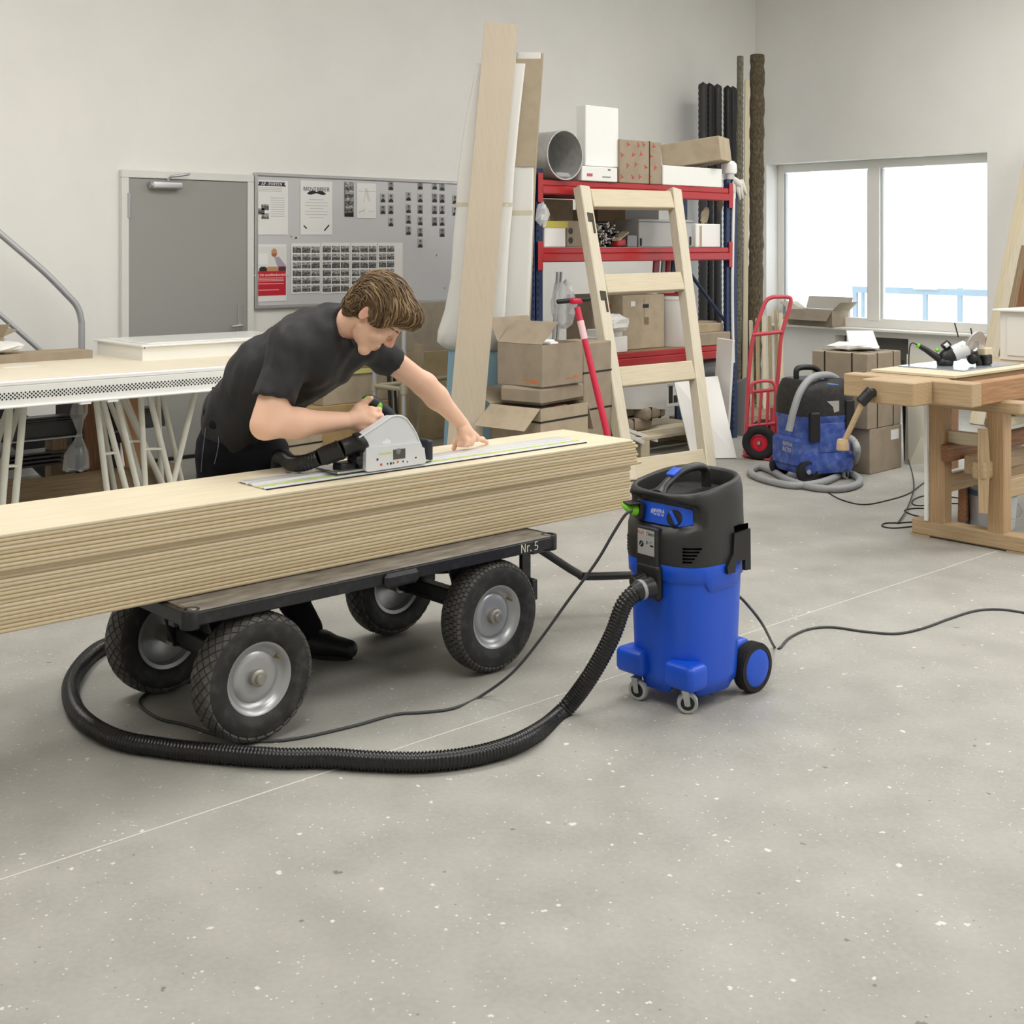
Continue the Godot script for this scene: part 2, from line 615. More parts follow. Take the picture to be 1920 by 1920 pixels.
# ---- the cart
func wheel(t: Node3D, c: Vector3, outer: float, turn: float, diamond: bool) -> void:
	var w := Node3D.new()
	w.name = "wheel"
	t.add_child(w, true)
	# the axle runs along y of the lathe, +y to the outside
	w.transform = Transform3D(rot(0, turn, 0) * Basis(Vector3(1, 0, 0), Vector3(0, 0, outer), Vector3(0, -outer, 0)), c)
	var R := 0.207
	var p := []
	# section of the tyre from the inner bead round the tread to the outer bead
	for v in [[0.112, -0.03], [0.118, -0.046], [0.145, -0.054], [0.172, -0.055], [0.192, -0.048], [0.2025, -0.032], [0.206, 0.0], [0.2025, 0.032], [0.192, 0.048], [0.172, 0.055], [0.145, 0.054], [0.118, 0.046], [0.112, 0.03]]:
		p.append(Vector2(v[0], v[1]))
	part(w, "tyre", B.new().lathe(p, 56, -2.0), M.rubber_side)
	# tread: lozenges (or bars) that follow the rounded crown, with grooves left between them
	var b := B.new()
	var prof := [Vector2(0.186, -0.0525), Vector2(0.1975, -0.0445), Vector2(0.2035, -0.03), Vector2(0.2065, -0.012), Vector2(0.2065, 0.012), Vector2(0.2035, 0.03), Vector2(0.1975, 0.0445), Vector2(0.186, 0.0525)]
	var on := func(u: float) -> Vector2:
		u = clampf(u, 0.0, 6.999)
		return prof[int(u)].lerp(prof[int(u) + 1], u - int(u))
	var n := 34 if diamond else 60
	for r in (8 if diamond else 7):
		for k in n:
			var a0 := TAU * (k + (0.5 if r % 2 else 0.0)) / n
			var da := TAU / n * (0.4 if diamond else 0.36)
			var q := []
			if diamond: q = [[r - 0.82, a0], [float(r), a0 + da], [r + 0.82, a0], [float(r), a0 - da]]
			else: q = [[r + 0.1, a0 - da], [r + 0.1, a0 + da], [r + 0.9, a0 + da * 0.8], [r + 0.9, a0 - da * 1.2]]
			var top := []
			var bot := []
			for e in q:
				var pr: Vector2 = on.call(e[0])
				var dir := Vector3(cos(e[1]), 0, -sin(e[1]))
				top.append(dir * (pr.x + 0.0016) + Vector3(0, pr.y * 1.015, 0))
				bot.append(dir * (pr.x - 0.004) + Vector3(0, pr.y * 0.97, 0))
			b.quad(top[0], top[1], top[2], top[3])
			for i in 4: b.quad(bot[i], bot[(i + 1) % 4], top[(i + 1) % 4], top[i])
	part(w, "tread", b, M.rubber_dusty)
	part(w, "rim", B.new().lathe([Vector2(0.104, -0.04), Vector2(0.117, -0.045), Vector2(0.119, -0.041), Vector2(0.108, -0.034), Vector2(0.100, 0.0), Vector2(0.108, 0.034), Vector2(0.119, 0.041), Vector2(0.1175, 0.0455), Vector2(0.110, 0.043), Vector2(0.100, 0.028), Vector2(0.094, 0.02), Vector2(0.084, 0.0155), Vector2(0.078, 0.022), Vector2(0.06, 0.0245), Vector2(0.03, 0.022), Vector2(0, 0.022)], 48, 0.5), M.rim_paint)
	part(w, "rim_back", B.new().lathe([Vector2(0, 0.012), Vector2(0.07, 0.012), Vector2(0.1, -0.01), Vector2(0.104, -0.04)].map(func(v): return v), 40), M.rim_paint)
	part(w, "hub", B.new().lathe([Vector2(0, -0.07), Vector2(0.028, -0.07), Vector2(0.028, 0.042), Vector2(0.024, 0.046), Vector2(0.018, 0.047), Vector2(0.018, 0.056), Vector2(0.015, 0.06), Vector2(0, 0.06)], 24), M.steel_dull)
	var a := 0.6
	var v := Vector3(cos(a), 0, -sin(a)) * 0.09
	part(w, "valve", B.new().cyl(v + Vector3(0, 0.014, 0), v * 0.97 + Vector3(0, 0.048, 0), 0.004, 0.0035, 8), M.brass)


func build_cart() -> void:
	grain("rubber_dusty", [rgb(62, 62, 60), rgb(76, 74, 71), rgb(98, 96, 90)], Vector3(3, 3, 3), 0.65, 0.02, 4, 12)
	grain("rubber_side", [rgb(30, 30, 30), rgb(38, 38, 37), rgb(66, 65, 61)], Vector3(3, 3, 3), 0.6, 0.02, 4, 12)
	mat("rim_paint", rgb(176, 178, 180), 0.36, 0.55)
	mat("steel_dull", rgb(168, 164, 156), 0.45, 0.8)
	mat("brass", rgb(170, 140, 80), 0.35, 0.9)
	grain("deck_board", [rgb(84, 78, 70), rgb(112, 106, 97), rgb(128, 122, 112), rgb(150, 145, 136)], Vector3(1.0, 3.5, 3.5), 0.6, 0.02, 5, 17)
	grain("cart_paint", [rgb(22, 23, 26), rgb(27, 28, 32), rgb(44, 45, 48)], Vector3(4, 4, 4), 0.42, 0.02, 3, 19)
	var o := Vector3(2.71, 0, -3.945)
	var t := thing("platform_cart", "black four-wheeled platform cart with grey deck under the stacked boards", "cart", o)
	var x0 := 1.905 - o.x
	var x1 := 3.51 - o.x
	var z1 := -3.585 - o.z
	var z0 := -z1
	var top := 0.472
	part(t, "deck", B.new().box(Vector3((x0 + x1) / 2, top - 0.012, 0), Vector3(x1 - x0 - 0.05, 0.02, z1 - z0 - 0.05)), M.deck_board, "worn grey deck board")
	var bk: Material = M.cart_paint
	for s in [z0 + 0.02, z1 - 0.02]:
		part(t, "side_rail", B.new().box(Vector3((x0 + x1) / 2, top - 0.026, s), Vector3(x1 - x0 - 0.05, 0.044, 0.04), 0.004), bk)
		part(t, "deck_edge", B.new().box(Vector3((x0 + x1) / 2, top - 0.0015, s - signf(s) * 0.035), Vector3(x1 - x0 - 0.06, 0.004, 0.105), 0.0015), M.deck_board, "worn grey edge strip")
	for s in [x0 + 0.02, x1 - 0.02]:
		part(t, "end_rail", B.new().box(Vector3(s, top - 0.026, 0), Vector3(0.04, 0.044, z1 - z0 - 0.05), 0.004), bk)
	for sx in [x0 + 0.03, x1 - 0.03]:
		for sz in [z0 + 0.03, z1 - 0.03]:
			part(t, "corner_socket", B.new().at(tf(Vector3(sx, top - 0.058, sz))).lathe([Vector2(0.02, 0), Vector2(0.03, 0), Vector2(0.0325, 0.003), Vector2(0.0325, 0.056), Vector2(0.03, 0.059), Vector2(0.02, 0.059), Vector2(0.019, 0.056), Vector2(0.019, 0.003), Vector2(0.02, 0)], 20), bk)
	part(t, "stake_pocket", B.new().box(Vector3(0.02, top - 0.034, z1 + 0.006), Vector3(0.15, 0.05, 0.028), 0.012), bk)
	part(t, "stake_pocket", B.new().box(Vector3(0.02, top - 0.034, z0 - 0.006), Vector3(0.15, 0.05, 0.028), 0.012), bk)
	# underframe, turntable and axles
	var xa := 2.169 - o.x
	var xb := 3.19 - o.x
	for s in [-0.16, 0.16]:
		part(t, "underframe_beam", B.new().box(Vector3(0, top - 0.07, s), Vector3(x1 - x0 - 0.1, 0.05, 0.04), 0.003), bk)
	for x in [xa, xb]:
		part(t, "axle", B.new().cyl(Vector3(x, 0.207, -0.36), Vector3(x, 0.207, 0.36), 0.016), bk)
		part(t, "axle_beam", B.new().box(Vector3(x, 0.24, 0), Vector3(0.05, 0.05, 0.44), 0.004), bk)
		for s in [-0.17, 0.17]:
			part(t, "axle_bracket", B.new().prism(PackedVector2Array([Vector2(x - 0.03, 0.2), Vector2(x + 0.03, 0.2), Vector2(x + 0.09, top - 0.09), Vector2(x - 0.09, top - 0.09)]), s - 0.006, s + 0.006), bk)
	part(t, "turntable", B.new().at(tf(Vector3(xb, top - 0.13, 0))).lathe([Vector2(0, 0), Vector2(0.15, 0), Vector2(0.15, 0.035), Vector2(0, 0.035)], 32), bk)
	part(t, "brace", B.new().cyl(Vector3(xa + 0.28, top - 0.06, 0.1), Vector3(xa + 0.04, 0.22, 0.05), 0.014), bk)
	part(t, "brace", B.new().cyl(Vector3(xa + 0.28, top - 0.06, -0.1), Vector3(xa + 0.04, 0.22, -0.05), 0.014), bk)
	var zw := 0.308
	wheel(t, Vector3(xa, 0.209, zw), 1, 0, true)
	wheel(t, Vector3(xa, 0.209, -zw), -1, 0, true)
	wheel(t, Vector3(xb, 0.209, zw), 1, 0, false)
	wheel(t, Vector3(xb, 0.209, -zw), -1, 0, true)
	# drawbar: tongue under the deck, brake bracket and bent handle tube
	part(t, "drawbar", B.new().box(Vector3(x1 - 0.1, top - 0.088, 0.09), Vector3(0.46, 0.045, 0.05), 0.004), bk)
	part(t, "drawbar_head", B.new().box(Vector3(x1 + 0.09, top - 0.085, 0.11), Vector3(0.1, 0.075, 0.11), 0.006), bk)
	part(t, "pivot_pin", B.new().cyl(Vector3(x1 + 0.1, top - 0.065, -0.02), Vector3(x1 + 0.1, top - 0.065, 0.19), 0.022, -1, 14, 0.003), bk)
	part(t, "spring", B.new().cyl(Vector3(x1 - 0.1, top - 0.1, 0.135), Vector3(x1 - 0.02, top - 0.1, 0.135), 0.012, -1, 10, 0.003), M.galvanised)
	part(t, "brake_lever", B.new().cyl(Vector3(x1 - 0.09, top - 0.055, 0.1), Vector3(x1 + 0.015, top - 0.07, 0.2), 0.016), bk)
	part(t, "brake_arm", B.new().box(Vector3(x1 + 0.02, 0.3, 0.14), Vector3(0.05, 0.17, 0.02), 0.003), bk)
	part(t, "brake_shoe", B.new().box(Vector3(x1 - 0.06, 0.25, 0.24), Vector3(0.03, 0.08, 0.09), 0.003), bk)
	part(t, "bolt", B.new().cyl(Vector3(x1 + 0.015, 0.24, 0.11), Vector3(x1 + 0.015, 0.24, 0.19), 0.009, -1, 6), M.steel)
	var h := [Vector3(x1 + 0.1, top - 0.1, 0.1), Vector3(x1 + 0.17, top - 0.15, 0.12), Vector3(x1 + 0.31, top - 0.245, 0.15), Vector3(x1 + 0.36, top - 0.262, 0.175), Vector3(x1 + 0.62, top - 0.262, 0.36), Vector3(x1 + 0.66, top - 0.262, 0.39)]
	part(t, "handle_tube", B.new().tube(spline(h, 6), 0.0165, 12), M.black)
	var paint := mat("stencil", rgb(232, 232, 196), 0.7)
	letters(t, "number_mark", "Nr. 5", 0.031, paint, tf(Vector3(x1 - 0.16, top - 0.026, z1 + 0.0005), rot(0, 0, 0)))


func build_boards() -> void:
	grain("board_face", [rgb(214, 201, 172), rgb(219, 207, 180), rgb(223, 213, 188)], Vector3(0.5, 5, 5), 0.5, 0.02, 4, 41)
	for i in 3: grain("board_edge_%d" % i, [[rgb(202, 184, 150), rgb(208, 191, 158)], [rgb(210, 194, 163), rgb(215, 200, 171)], [rgb(194, 174, 138), rgb(202, 183, 148)]][i], Vector3(0.12, 1.0, 1.0), 0.6, 0.02, 2, 43 + i)
	var n := 24
	var h := (STACK_TOP - 0.4735) / n
	var z1 := -3.745
	var z0 := -4.177
	var shapes := []
	for v in 3:
		# edge profile: rounded arris above, a small rebate below
		var d := 0.0036
		var e: float = [0.0022, 0.003, 0.0018][v]
		var w := (z1 - z0) / 2
		var sec := PackedVector2Array([Vector2(-w + e, 0), Vector2(w - d, 0), Vector2(w - d, h * 0.24), Vector2(w - 0.0006, h * 0.3), Vector2(w, h * 0.36), Vector2(w, h * 0.78), Vector2(w - e * 0.35, h * 0.92), Vector2(w - e, h - 0.0002), Vector2(-w + e, h - 0.0002), Vector2(-w, h * 0.7), Vector2(-w, h * 0.3)])
		var b := B.new()
		b.xf = Transform3D(Basis(Vector3(0, 0, 1), Vector3(0, 1, 0), Vector3(-1, 0, 0)), Vector3.ZERO)
		b.prism(sec, -1.86, 1.86)
		shapes.append(b.mesh())
	for i in n:
		var upper := i >= n - 9
		var lab := "pale wooden board lying in the lower lot of the stack on the cart"
		if upper: lab = "pale wooden board lying in the upper lot of the stack on the cart"
		if i == n - 1: lab = "topmost pale wooden board of the stack, under the saw guide rail"
		if i == 0: lab = "lowest pale wooden board of the stack, resting on the cart deck"
		var o := single("board", lab, "board", shapes[rng.randi_range(0, 2)], M["board_edge_%d" % [0, 1, 0, 2, 1, 0, 0][(i * 5 + i / 3) % 7]] if i < n - 1 else M.board_face, Vector3.ZERO, Basis(), "boards stacked on the cart")
		var x := 2.235 + (0.03 if upper else 0.0) + rng.randf_range(-0.009, 0.009)
		if i == n - 1: x = 2.24
		if i == n - 9: x += 0.02
		o.position = Vector3(x, 0.4735 + i * h, (z0 + z1) / 2 + (0.012 if upper else 0.0) + rng.randf_range(-0.0028, 0.0028))


# ---- the vacuum cleaner; local -x is its front, the side with the panel
func sup(a: float, n: float, t: float) -> float:
	return a / pow(pow(absf(cos(t)), n) + pow(absf(sin(t)), n), 1.0 / n)
func vring(a: float, n: float, seg: int, y: Callable, r: Callable) -> Array:
	var out := []
	for k in seg:
		var t := TAU * k / seg
		var d := Vector3(-cos(t), 0, sin(t))
		var rad: float = r.call(t, sup(a, n, t))
		out.append(d * rad + Vector3(0, y.call(t, d * rad), 0))
	out.reverse()
	return out
# a place on the cleaner's front: angle from the front, distance, height, lean back
func vplace(deg: float, r: float, y: float, lean := 0.0, roll := 0.0) -> Transform3D:
	var t := deg_to_rad(deg)
	var z := Vector3(-cos(t), 0, sin(t))
	var b := Basis(Vector3.UP.cross(z), Vector3.UP, z)
	return Transform3D(b * rot(-lean, 0, roll), z * r + Vector3(0, y, 0))
func bend(t: float, lo: float, hi: float, soft: float) -> float:
	return smoothstep(lo - soft, lo + soft, t) * (1.0 - smoothstep(hi - soft, hi + soft, t))


func caster(t: Node3D, p: Vector3, turn: float) -> void:
	var c := Node3D.new()
	c.name = "caster"
	t.add_child(c, true)
	c.position = p
	c.rotation.y = deg_to_rad(turn)
	var r := 0.036
	var w := B.new()
	w.xf = Transform3D(Basis(Vector3(1, 0, 0), Vector3(0, 0, 1), Vector3(0, -1, 0)), Vector3(0.012, r, 0))
	w.lathe([Vector2(0.024, -0.012), Vector2(0.033, -0.012), Vector2(r, -0.008), Vector2(r, 0.008), Vector2(0.033, 0.012), Vector2(0.024, 0.012)], 28)
	part(c, "tyre", w, mat("grey_rubber", rgb(176, 178, 178), 0.5))
	var d := B.new()
	d.xf = w.xf
	d.lathe([Vector2(0, -0.011), Vector2(0.025, -0.011), Vector2(0.025, 0.011), Vector2(0, 0.011)], 24)
	part(c, "disc", d, M.black)
	var f := B.new()
	for s in [-0.0165, 0.0165]:
		f.prism(PackedVector2Array([Vector2(-0.008, 0.078), Vector2(0.016, 0.078), Vector2(0.022, 0.03), Vector2(0.012, 0.026), Vector2(0.002, 0.03)]), s - 0.0012, s + 0.0012)
	f.box(Vector3(0.004, 0.079, 0), Vector3(0.03, 0.003, 0.036))
	f.cyl(Vector3(0.012, r, -0.02), Vector3(0.012, r, 0.02), 0.004)
	part(c, "fork", f, M.steel)


func build_vacuum() -> void:
	var t := thing("vacuum_cleaner", "blue and black wet-and-dry vacuum cleaner with green plug standing beside the cart", "vacuum cleaner", Vector3(3.54, 0, -2.97))
	var blue: Material = M.blue_plastic
	var hood := grain("hood_plastic", [rgb(36, 37, 37), rgb(40, 41, 41), rgb(43, 44, 44)], Vector3(9, 9, 9), 0.42, 0.05, 2, 51)
	var S := 72
	var n := 3.0
	# tank
	var rs := []
	var skirt := func(tt: float, _v: Vector3) -> float:
		var a := absf(wrapf(tt, -PI, PI))
		return 0.052 + 0.035 * bend(a, 0.38, 0.85, 0.06) + 0.02 * bend(a, 1.9, 2.8, 0.1)
	rs.append(vring(0.148, n, S, skirt, func(_t, r): return r))
	rs.append(vring(0.1585, n, S, skirt, func(_t, r): return r))
	for v in [[0.1, 0.161], [0.16, 0.163], [0.25, 0.166], [0.4, 0.172], [0.448, 0.174]]:
		rs.append(vring(v[1], n, S, func(_t, _v): return v[0], func(_t, r): return r))
	part(t, "tank", B.new().rings(rs, true, false), blue)
	var band := []
	for v in [[0.44, 0.1745, 0.0], [0.447, 0.181, 1.0], [0.498, 0.183, 0.0], [0.503, 0.181, 0.0], [0.506, 0.17, 0.0]]:
		band.append(vring(v[1], n, S, func(tt, _v): return v[0] - v[2] * 0.03 * bend(absf(wrapf(tt, -PI, PI)), 1.1, 2.0, 0.05) - (0.03 * bend(absf(wrapf(tt, -PI, PI)), 1.1, 2.0, 0.05) if v[0] < 0.446 else 0.0), func(_t, r): return r))
	part(t, "tank_rim", B.new().rings(band, false, true), blue)
	for s in [-1, 1]:
		part(t, "caster_housing", rounded(Vector3(-0.148, 0.132, s * 0.112 + 0.012), Vector3(0.1, 0.088, 0.13), 0.022), blue)
		part(t, "wheel_guard", rounded(Vector3(0.175, 0.115, s * 0.085), Vector3(0.1, 0.13, 0.07), 0.02), blue)
	part(t, "axle", B.new().cyl(Vector3(0.2, 0.088, -0.12), Vector3(0.2, 0.088, 0.12), 0.01), M.steel)
	caster(t, Vector3(-0.15, 0, 0.118), -48)
	caster(t, Vector3(-0.172, 0, -0.085), -78)
	for s in [-1, 1]:
		var w := Node3D.new()
		w.name = "wheel"
		t.add_child(w, true)
		w.transform = Transform3D(Basis(Vector3(1, 0, 0), Vector3(0, 0, s), Vector3(0, -s, 0)), Vector3(0.2, 0.088, s * 0.142))
		var p := [Vector2(0, -0.026), Vector2(0.08, -0.026), Vector2(0.086, -0.022)]
		for k in 4:
			var y := -0.018 + k * 0.01
			p.append_array([Vector2(0.088, y), Vector2(0.088, y + 0.006), Vector2(0.0845, y + 0.007), Vector2(0.0845, y + 0.009)])
		p.append_array([Vector2(0.085, 0.024), Vector2(0.068, 0.026), Vector2(0.066, 0.022)])
		part(w, "tyre", B.new().lathe(p, 48), M.rubber)
		part(w, "hub_cap", B.new().lathe([Vector2(0.067, 0.012), Vector2(0.067, 0.0235), Vector2(0.06, 0.0265), Vector2(0.03, 0.028), Vector2(0, 0.0282)], 40), blue)
	# hood with its carrying basin; the front is scooped out round the panel
	var rim := func(_t: float, v: Vector3) -> float: return 0.768 + 0.15 * v.x
	var hs := []
	for v in [[0.0, 0.184], [0.04, 0.185], [0.2, 0.185], [0.34, 0.184], [0.46, 0.183], [0.52, 0.182], [0.58, 0.1815], [0.64, 0.181], [0.7, 0.181], [0.76, 0.1805], [0.82, 0.18], [0.88, 0.178], [0.94, 0.175], [0.98, 0.171], [1.0, 0.167], [1.0, 0.157], [0.97, 0.154], [0.8, 0.15]]:
		var inner: bool = v[1] < 0.16
		hs.append(vring(v[1], n, S,
			func(tt, d): return lerpf(0.502, rim.call(tt, d), v[0]),
			func(tt, r):
				if inner: return r
				var a := wrapf(tt, -PI, PI)
				return r - 0.034 * bend(a, -0.95, 0.97, 0.06) * bend(v[0], 0.5 + 0.05 * a * a, 0.93 - 0.13 * a * a, 0.035)))
	var h := part(t, "hood", B.new().rings(hs, true, true), hood)
	part(h, "lid", rounded(Vector3(0.02, 0.718, 0), Vector3(0.2, 0.012, 0.22), 0.005), M.black)
	# panel
	var pb := B.new()
	var rows := []
	for j in 4:
		var row := []
		for k in 17:
			var deg := lerpf(-50.0, 48.0, k / 16.0)
			var e := pow(absf(k - 8) / 8.0, 5.0)
			var y: float = lerpf(0.633 + 0.012 * e, 0.702 - 0.012 * e, [0.0, 0.0, 1.0, 1.0][j])
			var tt := deg_to_rad(deg)
			var r: float = sup(0.181, n, tt) - [0.036, 0.021, 0.03, 0.045][j]
			row.append(Vector3(-cos(tt) * r, y, sin(tt) * r))
		rows.append(row)
	for j in 3:
		for k in 16:
			pb.quad(rows[j][k], rows[j][k + 1], rows[j + 1][k + 1], rows[j + 1][k], 5 + j)
	part(t, "control_panel", pb, blue)
	# socket with lid and plug
	var pl := vplace(-26, 0.177, 0.667, 4)
	var so := part(t, "socket", rounded(Vector3.ZERO, Vector3(0.056, 0.06, 0.02), 0.005), M.black)
	so.transform = pl
	var lid := part(so, "socket_lid", rounded(Vector3(0, 0.03, 0.026), Vector3(0.058, 0.006, 0.05), 0.002), M.black)
	lid.rotation_degrees.x = 8
	var pm: Material = M.green
	var plug := part(so, "plug", B.new().cyl(Vector3(0, 0, 0.008), Vector3(0, 0, 0.032), 0.02, 0.018, 18, 0.003), pm, "lime green plug")
	part(plug, "plug_neck", B.new().tube(spline([Vector3(0.004, -0.002, 0.03), Vector3(-0.008, 0.006, 0.042), Vector3(-0.026, 0.01, 0.046), Vector3(-0.044, 0.012, 0.046)], 5), [0.016, 0.0155, 0.015, 0.0145, 0.014, 0.0135, 0.013, 0.012, 0.0115, 0.011, 0.0105, 0.01, 0.0095, 0.009, 0.0085, 0.008], 12), pm)
	# rotary switch
	var k0 := part(t, "rotary_switch", B.new().at(tf(Vector3.ZERO, rot(90))).lathe([Vector2(0, 0), Vector2(0.028, 0), Vector2(0.028, 0.006), Vector2(0.025, 0.009), Vector2(0, 0.009)], 28), M.black)
	k0.transform = vplace(27, sup(0.181, n, 0.47) - 0.027, 0.662, 7)
	var grip := part(k0, "grip", rounded(Vector3(0, 0, 0.014), Vector3(0.014, 0.05, 0.016), 0.005), blue)
	grip.rotation_degrees.z = 28
	var tm := mat("print_white", rgb(228, 232, 238), 0.6)
	var nx := vplace(4.5, sup(0.181, n, 0.07) - 0.0242, 0.677, 7)
	letters(t, "brand_print", "Nilfisk", 0.0115, tm, nx)
	letters(t, "model_print", "ATTIX 50", 0.0078, tm, nx * tf(Vector3(0.0, -0.0125, 0.001)))
	var ring := part(t, "brand_mark", B.new().at(tf(Vector3.ZERO, rot(90))).lathe([Vector2(0.0068, 0), Vector2(0.0085, 0), Vector2(0.0085, 0.0008), Vector2(0.0068, 0.0008), Vector2(0.0068, 0)], 20), tm)
	ring.transform = vplace(-6.8, sup(0.181, n, 0.1) - 0.0245, 0.673, 7)
	part(ring, "drop", B.new().ball(Vector3.ZERO, Vector3(0.003, 0.004, 0.0008), 8, 6), tm)
	var arc := B.new()
	var ap := []
	for i in 9:
		var a := lerpf(-1.0, 0.9, i / 8.0)
		ap.append(Vector3(cos(a), sin(a), 0.003) * Vector3(0.034, 0.034, 1))
	arc.tube(ap, 0.0012, 5)
	part(k0, "dial_mark", arc, tm)
	# inlet bracket with the sticker
	var fr := vplace(-4, 0.182, 0.52)
	var br := part(t, "inlet_bracket", rounded(Vector3(0, 0, 0), Vector3(0.104, 0.21, 0.03), 0.008), hood)
	br.transform = fr
	part(br, "inlet_block", rounded(Vector3(0.004, -0.085, 0.002), Vector3(0.114, 0.125, 0.034), 0.016), M.black)
	var stick := part(br, "sticker", B.new().box(Vector3(0, 0.05, 0.0155), Vector3(0.082, 0.088, 0.001)), mat("sticker", rgb(186, 187, 188), 0.35, 0.3))
	var red := mat("print_red", rgb(196, 60, 48), 0.6)
	letters(stick, "red_word", "Push", 0.0115, red, tf(Vector3(-0.0245, 0.081, 0.0163)))
	letters(stick, "ampersand", "&", 0.0115, mat("print_pale", rgb(222, 214, 190), 0.6), tf(Vector3(-0.0035, 0.081, 0.0163)))
	letters(stick, "black_word", "Clean", 0.0115, M.black, tf(Vector3(0.021, 0.081, 0.0163)))
	var pic := B.new()
	pic.at(tf(Vector3(-0.022, 0.042, 0.016), rot(90))).lathe([Vector2(0, 0), Vector2(0.011, 0), Vector2(0.011, 0.0006), Vector2(0, 0.0006)], 18)
	pic.at(tf(Vector3(0.005, 0.05, 0.0162))).box(Vector3.ZERO, Vector3(0.004, 0.012, 0.0006)).box(Vector3(0.01, 0, 0), Vector3(0.014, 0.001, 0.0006))
	pic.box(Vector3(0.024, -0.009, 0), Vector3(0.016, 0.006, 0.0006)).box(Vector3(0.02, 0.004, 0), Vector3(0.004, 0.004, 0.0006))
	part(stick, "pictogram", pic, M.black)
	part(stick, "pictogram_bar", B.new().at(tf(Vector3(-0.022, 0.042, 0.0168), rot(0, 0, -40))).box(Vector3.ZERO, Vector3(0.003, 0.017, 0.0006)), mat("sticker", Color.WHITE))
	var inlet := part(br, "inlet", B.new().cyl(Vector3(0, 0, 0), Vector3(0, 0, 0.045), 0.038, 0.036, 26), M.black)
	inlet.transform = tf(Vector3(-0.006, -0.092, 0.012), rot(14, -18, 0))
	for i in 22:
		var a := TAU * i / 22
		part(inlet, "grip_rib", B.new().at(tf(Vector3(cos(a) * 0.037, sin(a) * 0.037, 0.022), rot(0, 0, rad_to_deg(a)))).box(Vector3.ZERO, Vector3(0.004, 0.005, 0.036)), M.black)
	# louvres
	for g in [[46.0, 1.0], [-50.0, -1.0]]:
		for i in 5:
			var w: float = 0.066 - i * 0.008
			var y := 0.566 - i * 0.0115
			var lv := part(t, "louvre", B.new().box(Vector3(-0.5 * g[1] * (0.066 - w), 0, 0), Vector3(w, 0.0055, 0.004)), mat("slot_dark", rgb(6, 6, 7), 0.9, 0.0, 0.0))
			lv.transform = vplace(g[0], sup(0.1845, n, deg_to_rad(g[0])) - 0.001, y, 0)
	# latches on both sides
	for s in [-1, 1]:
		var lb := B.new()
		lb.prism(PackedVector2Array([Vector2(-0.03, 0.6), Vector2(0.06, 0.605), Vector2(0.062, 0.46), Vector2(0.03, 0.462), Vector2(0.03, 0.5), Vector2(-0.02, 0.5), Vector2(-0.026, 0.465), Vector2(-0.066, 0.465), Vector2(-0.07, 0.49), Vector2(-0.036, 0.53)]), 0.0, 0.014)
		var l := part(t, "latch", lb, M.black)
		l.transform = Transform3D(Basis(Vector3(1, 0, 0), Vector3.UP, Vector3(0, 0, 1)) if s > 0 else Basis(Vector3(-1, 0, 0), Vector3.UP, Vector3(0, 0, -1)), Vector3(0.06, 0, s * 0.181))
		part(l, "latch_slot", B.new().box(Vector3(0.022, 0.612, 0.001), Vector3(0.075, 0.02, 0.006)), mat("slot_dark", Color.BLACK))
	# handle with release button
	var hp := spline([Vector3(-0.148, 0.735, 0), Vector3(-0.13, 0.746, 0), Vector3(-0.095, 0.768, 0), Vector3(-0.03, 0.798, 0), Vector3(0.04, 0.806, 0), Vector3(0.09, 0.8, 0), Vector3(0.112, 0.778, 0), Vector3(0.116, 0.71, 0)], 5)
	var hr := []
	for i in hp.size():
		var d: Vector3 = (hp[mini(i + 1, hp.size() - 1)] - hp[maxi(i - 1, 0)]).normalized()
		var up := Vector3(0, 0, 1).cross(d)
		var w := lerpf(0.034, 0.019, smoothstep(0, 8, i))
		var ring2 := []
		for k in 14:
			var a := TAU * k / 14
			ring2.append(hp[i] + Vector3(0, 0, 1) * cos(a) * w + up * sin(a) * 0.0155)
		hr.append(ring2)
	part(t, "handle", B.new().rings(hr), hood)
	var bt := part(t, "release_button", rounded(Vector3.ZERO, Vector3(0.05, 0.016, 0.036), 0.006), mat("blue_light", rgb(44, 92, 214), 0.35))
	bt.transform = tf(Vector3(-0.066, 0.8, 0), rot(0, 0, 24))


# a box with rounded edges
func rounded(c: Vector3, s: Vector3, r: float) -> B:
	var b := B.new()
	r = minf(r, minf(s.x, minf(s.y, s.z)) * 0.49)
	var rs := []
	var q := 4
	for j in 2 * q + 2:
		var up := j > q
		var a := -PI / 2 + (PI / 2) * (j if not up else j - 1) / q
		var y: float = (s.y / 2 - r) * (1 if up else -1) + sin(a) * r
		var rr := cos(a) * r
		var ring := []
		for k in 4:
			for i in q + 1:
				var t := (PI / 2) * (k + float(i) / q)
				var cx: float = (s.x / 2 - r) * (1 if k in [0, 3] else -1)
				var cz: float = (s.z / 2 - r) * (1 if k in [0, 1] else -1)
				ring.append(c + Vector3(cx + cos(t) * rr, y, cz + sin(t) * rr))
		ring.reverse()
		rs.append(ring)
	return b.rings(rs)


# ---- hoses and cables
func ridged(p: Array, r_out: float, r_in: float, pitch: float, seg := 14) -> B:
	var q := resample(p, pitch / 3)
	var rr := []
	for i in q.size(): rr.append(r_in if i % 3 == 0 else r_out)
	return B.new().tube(q, rr, seg)


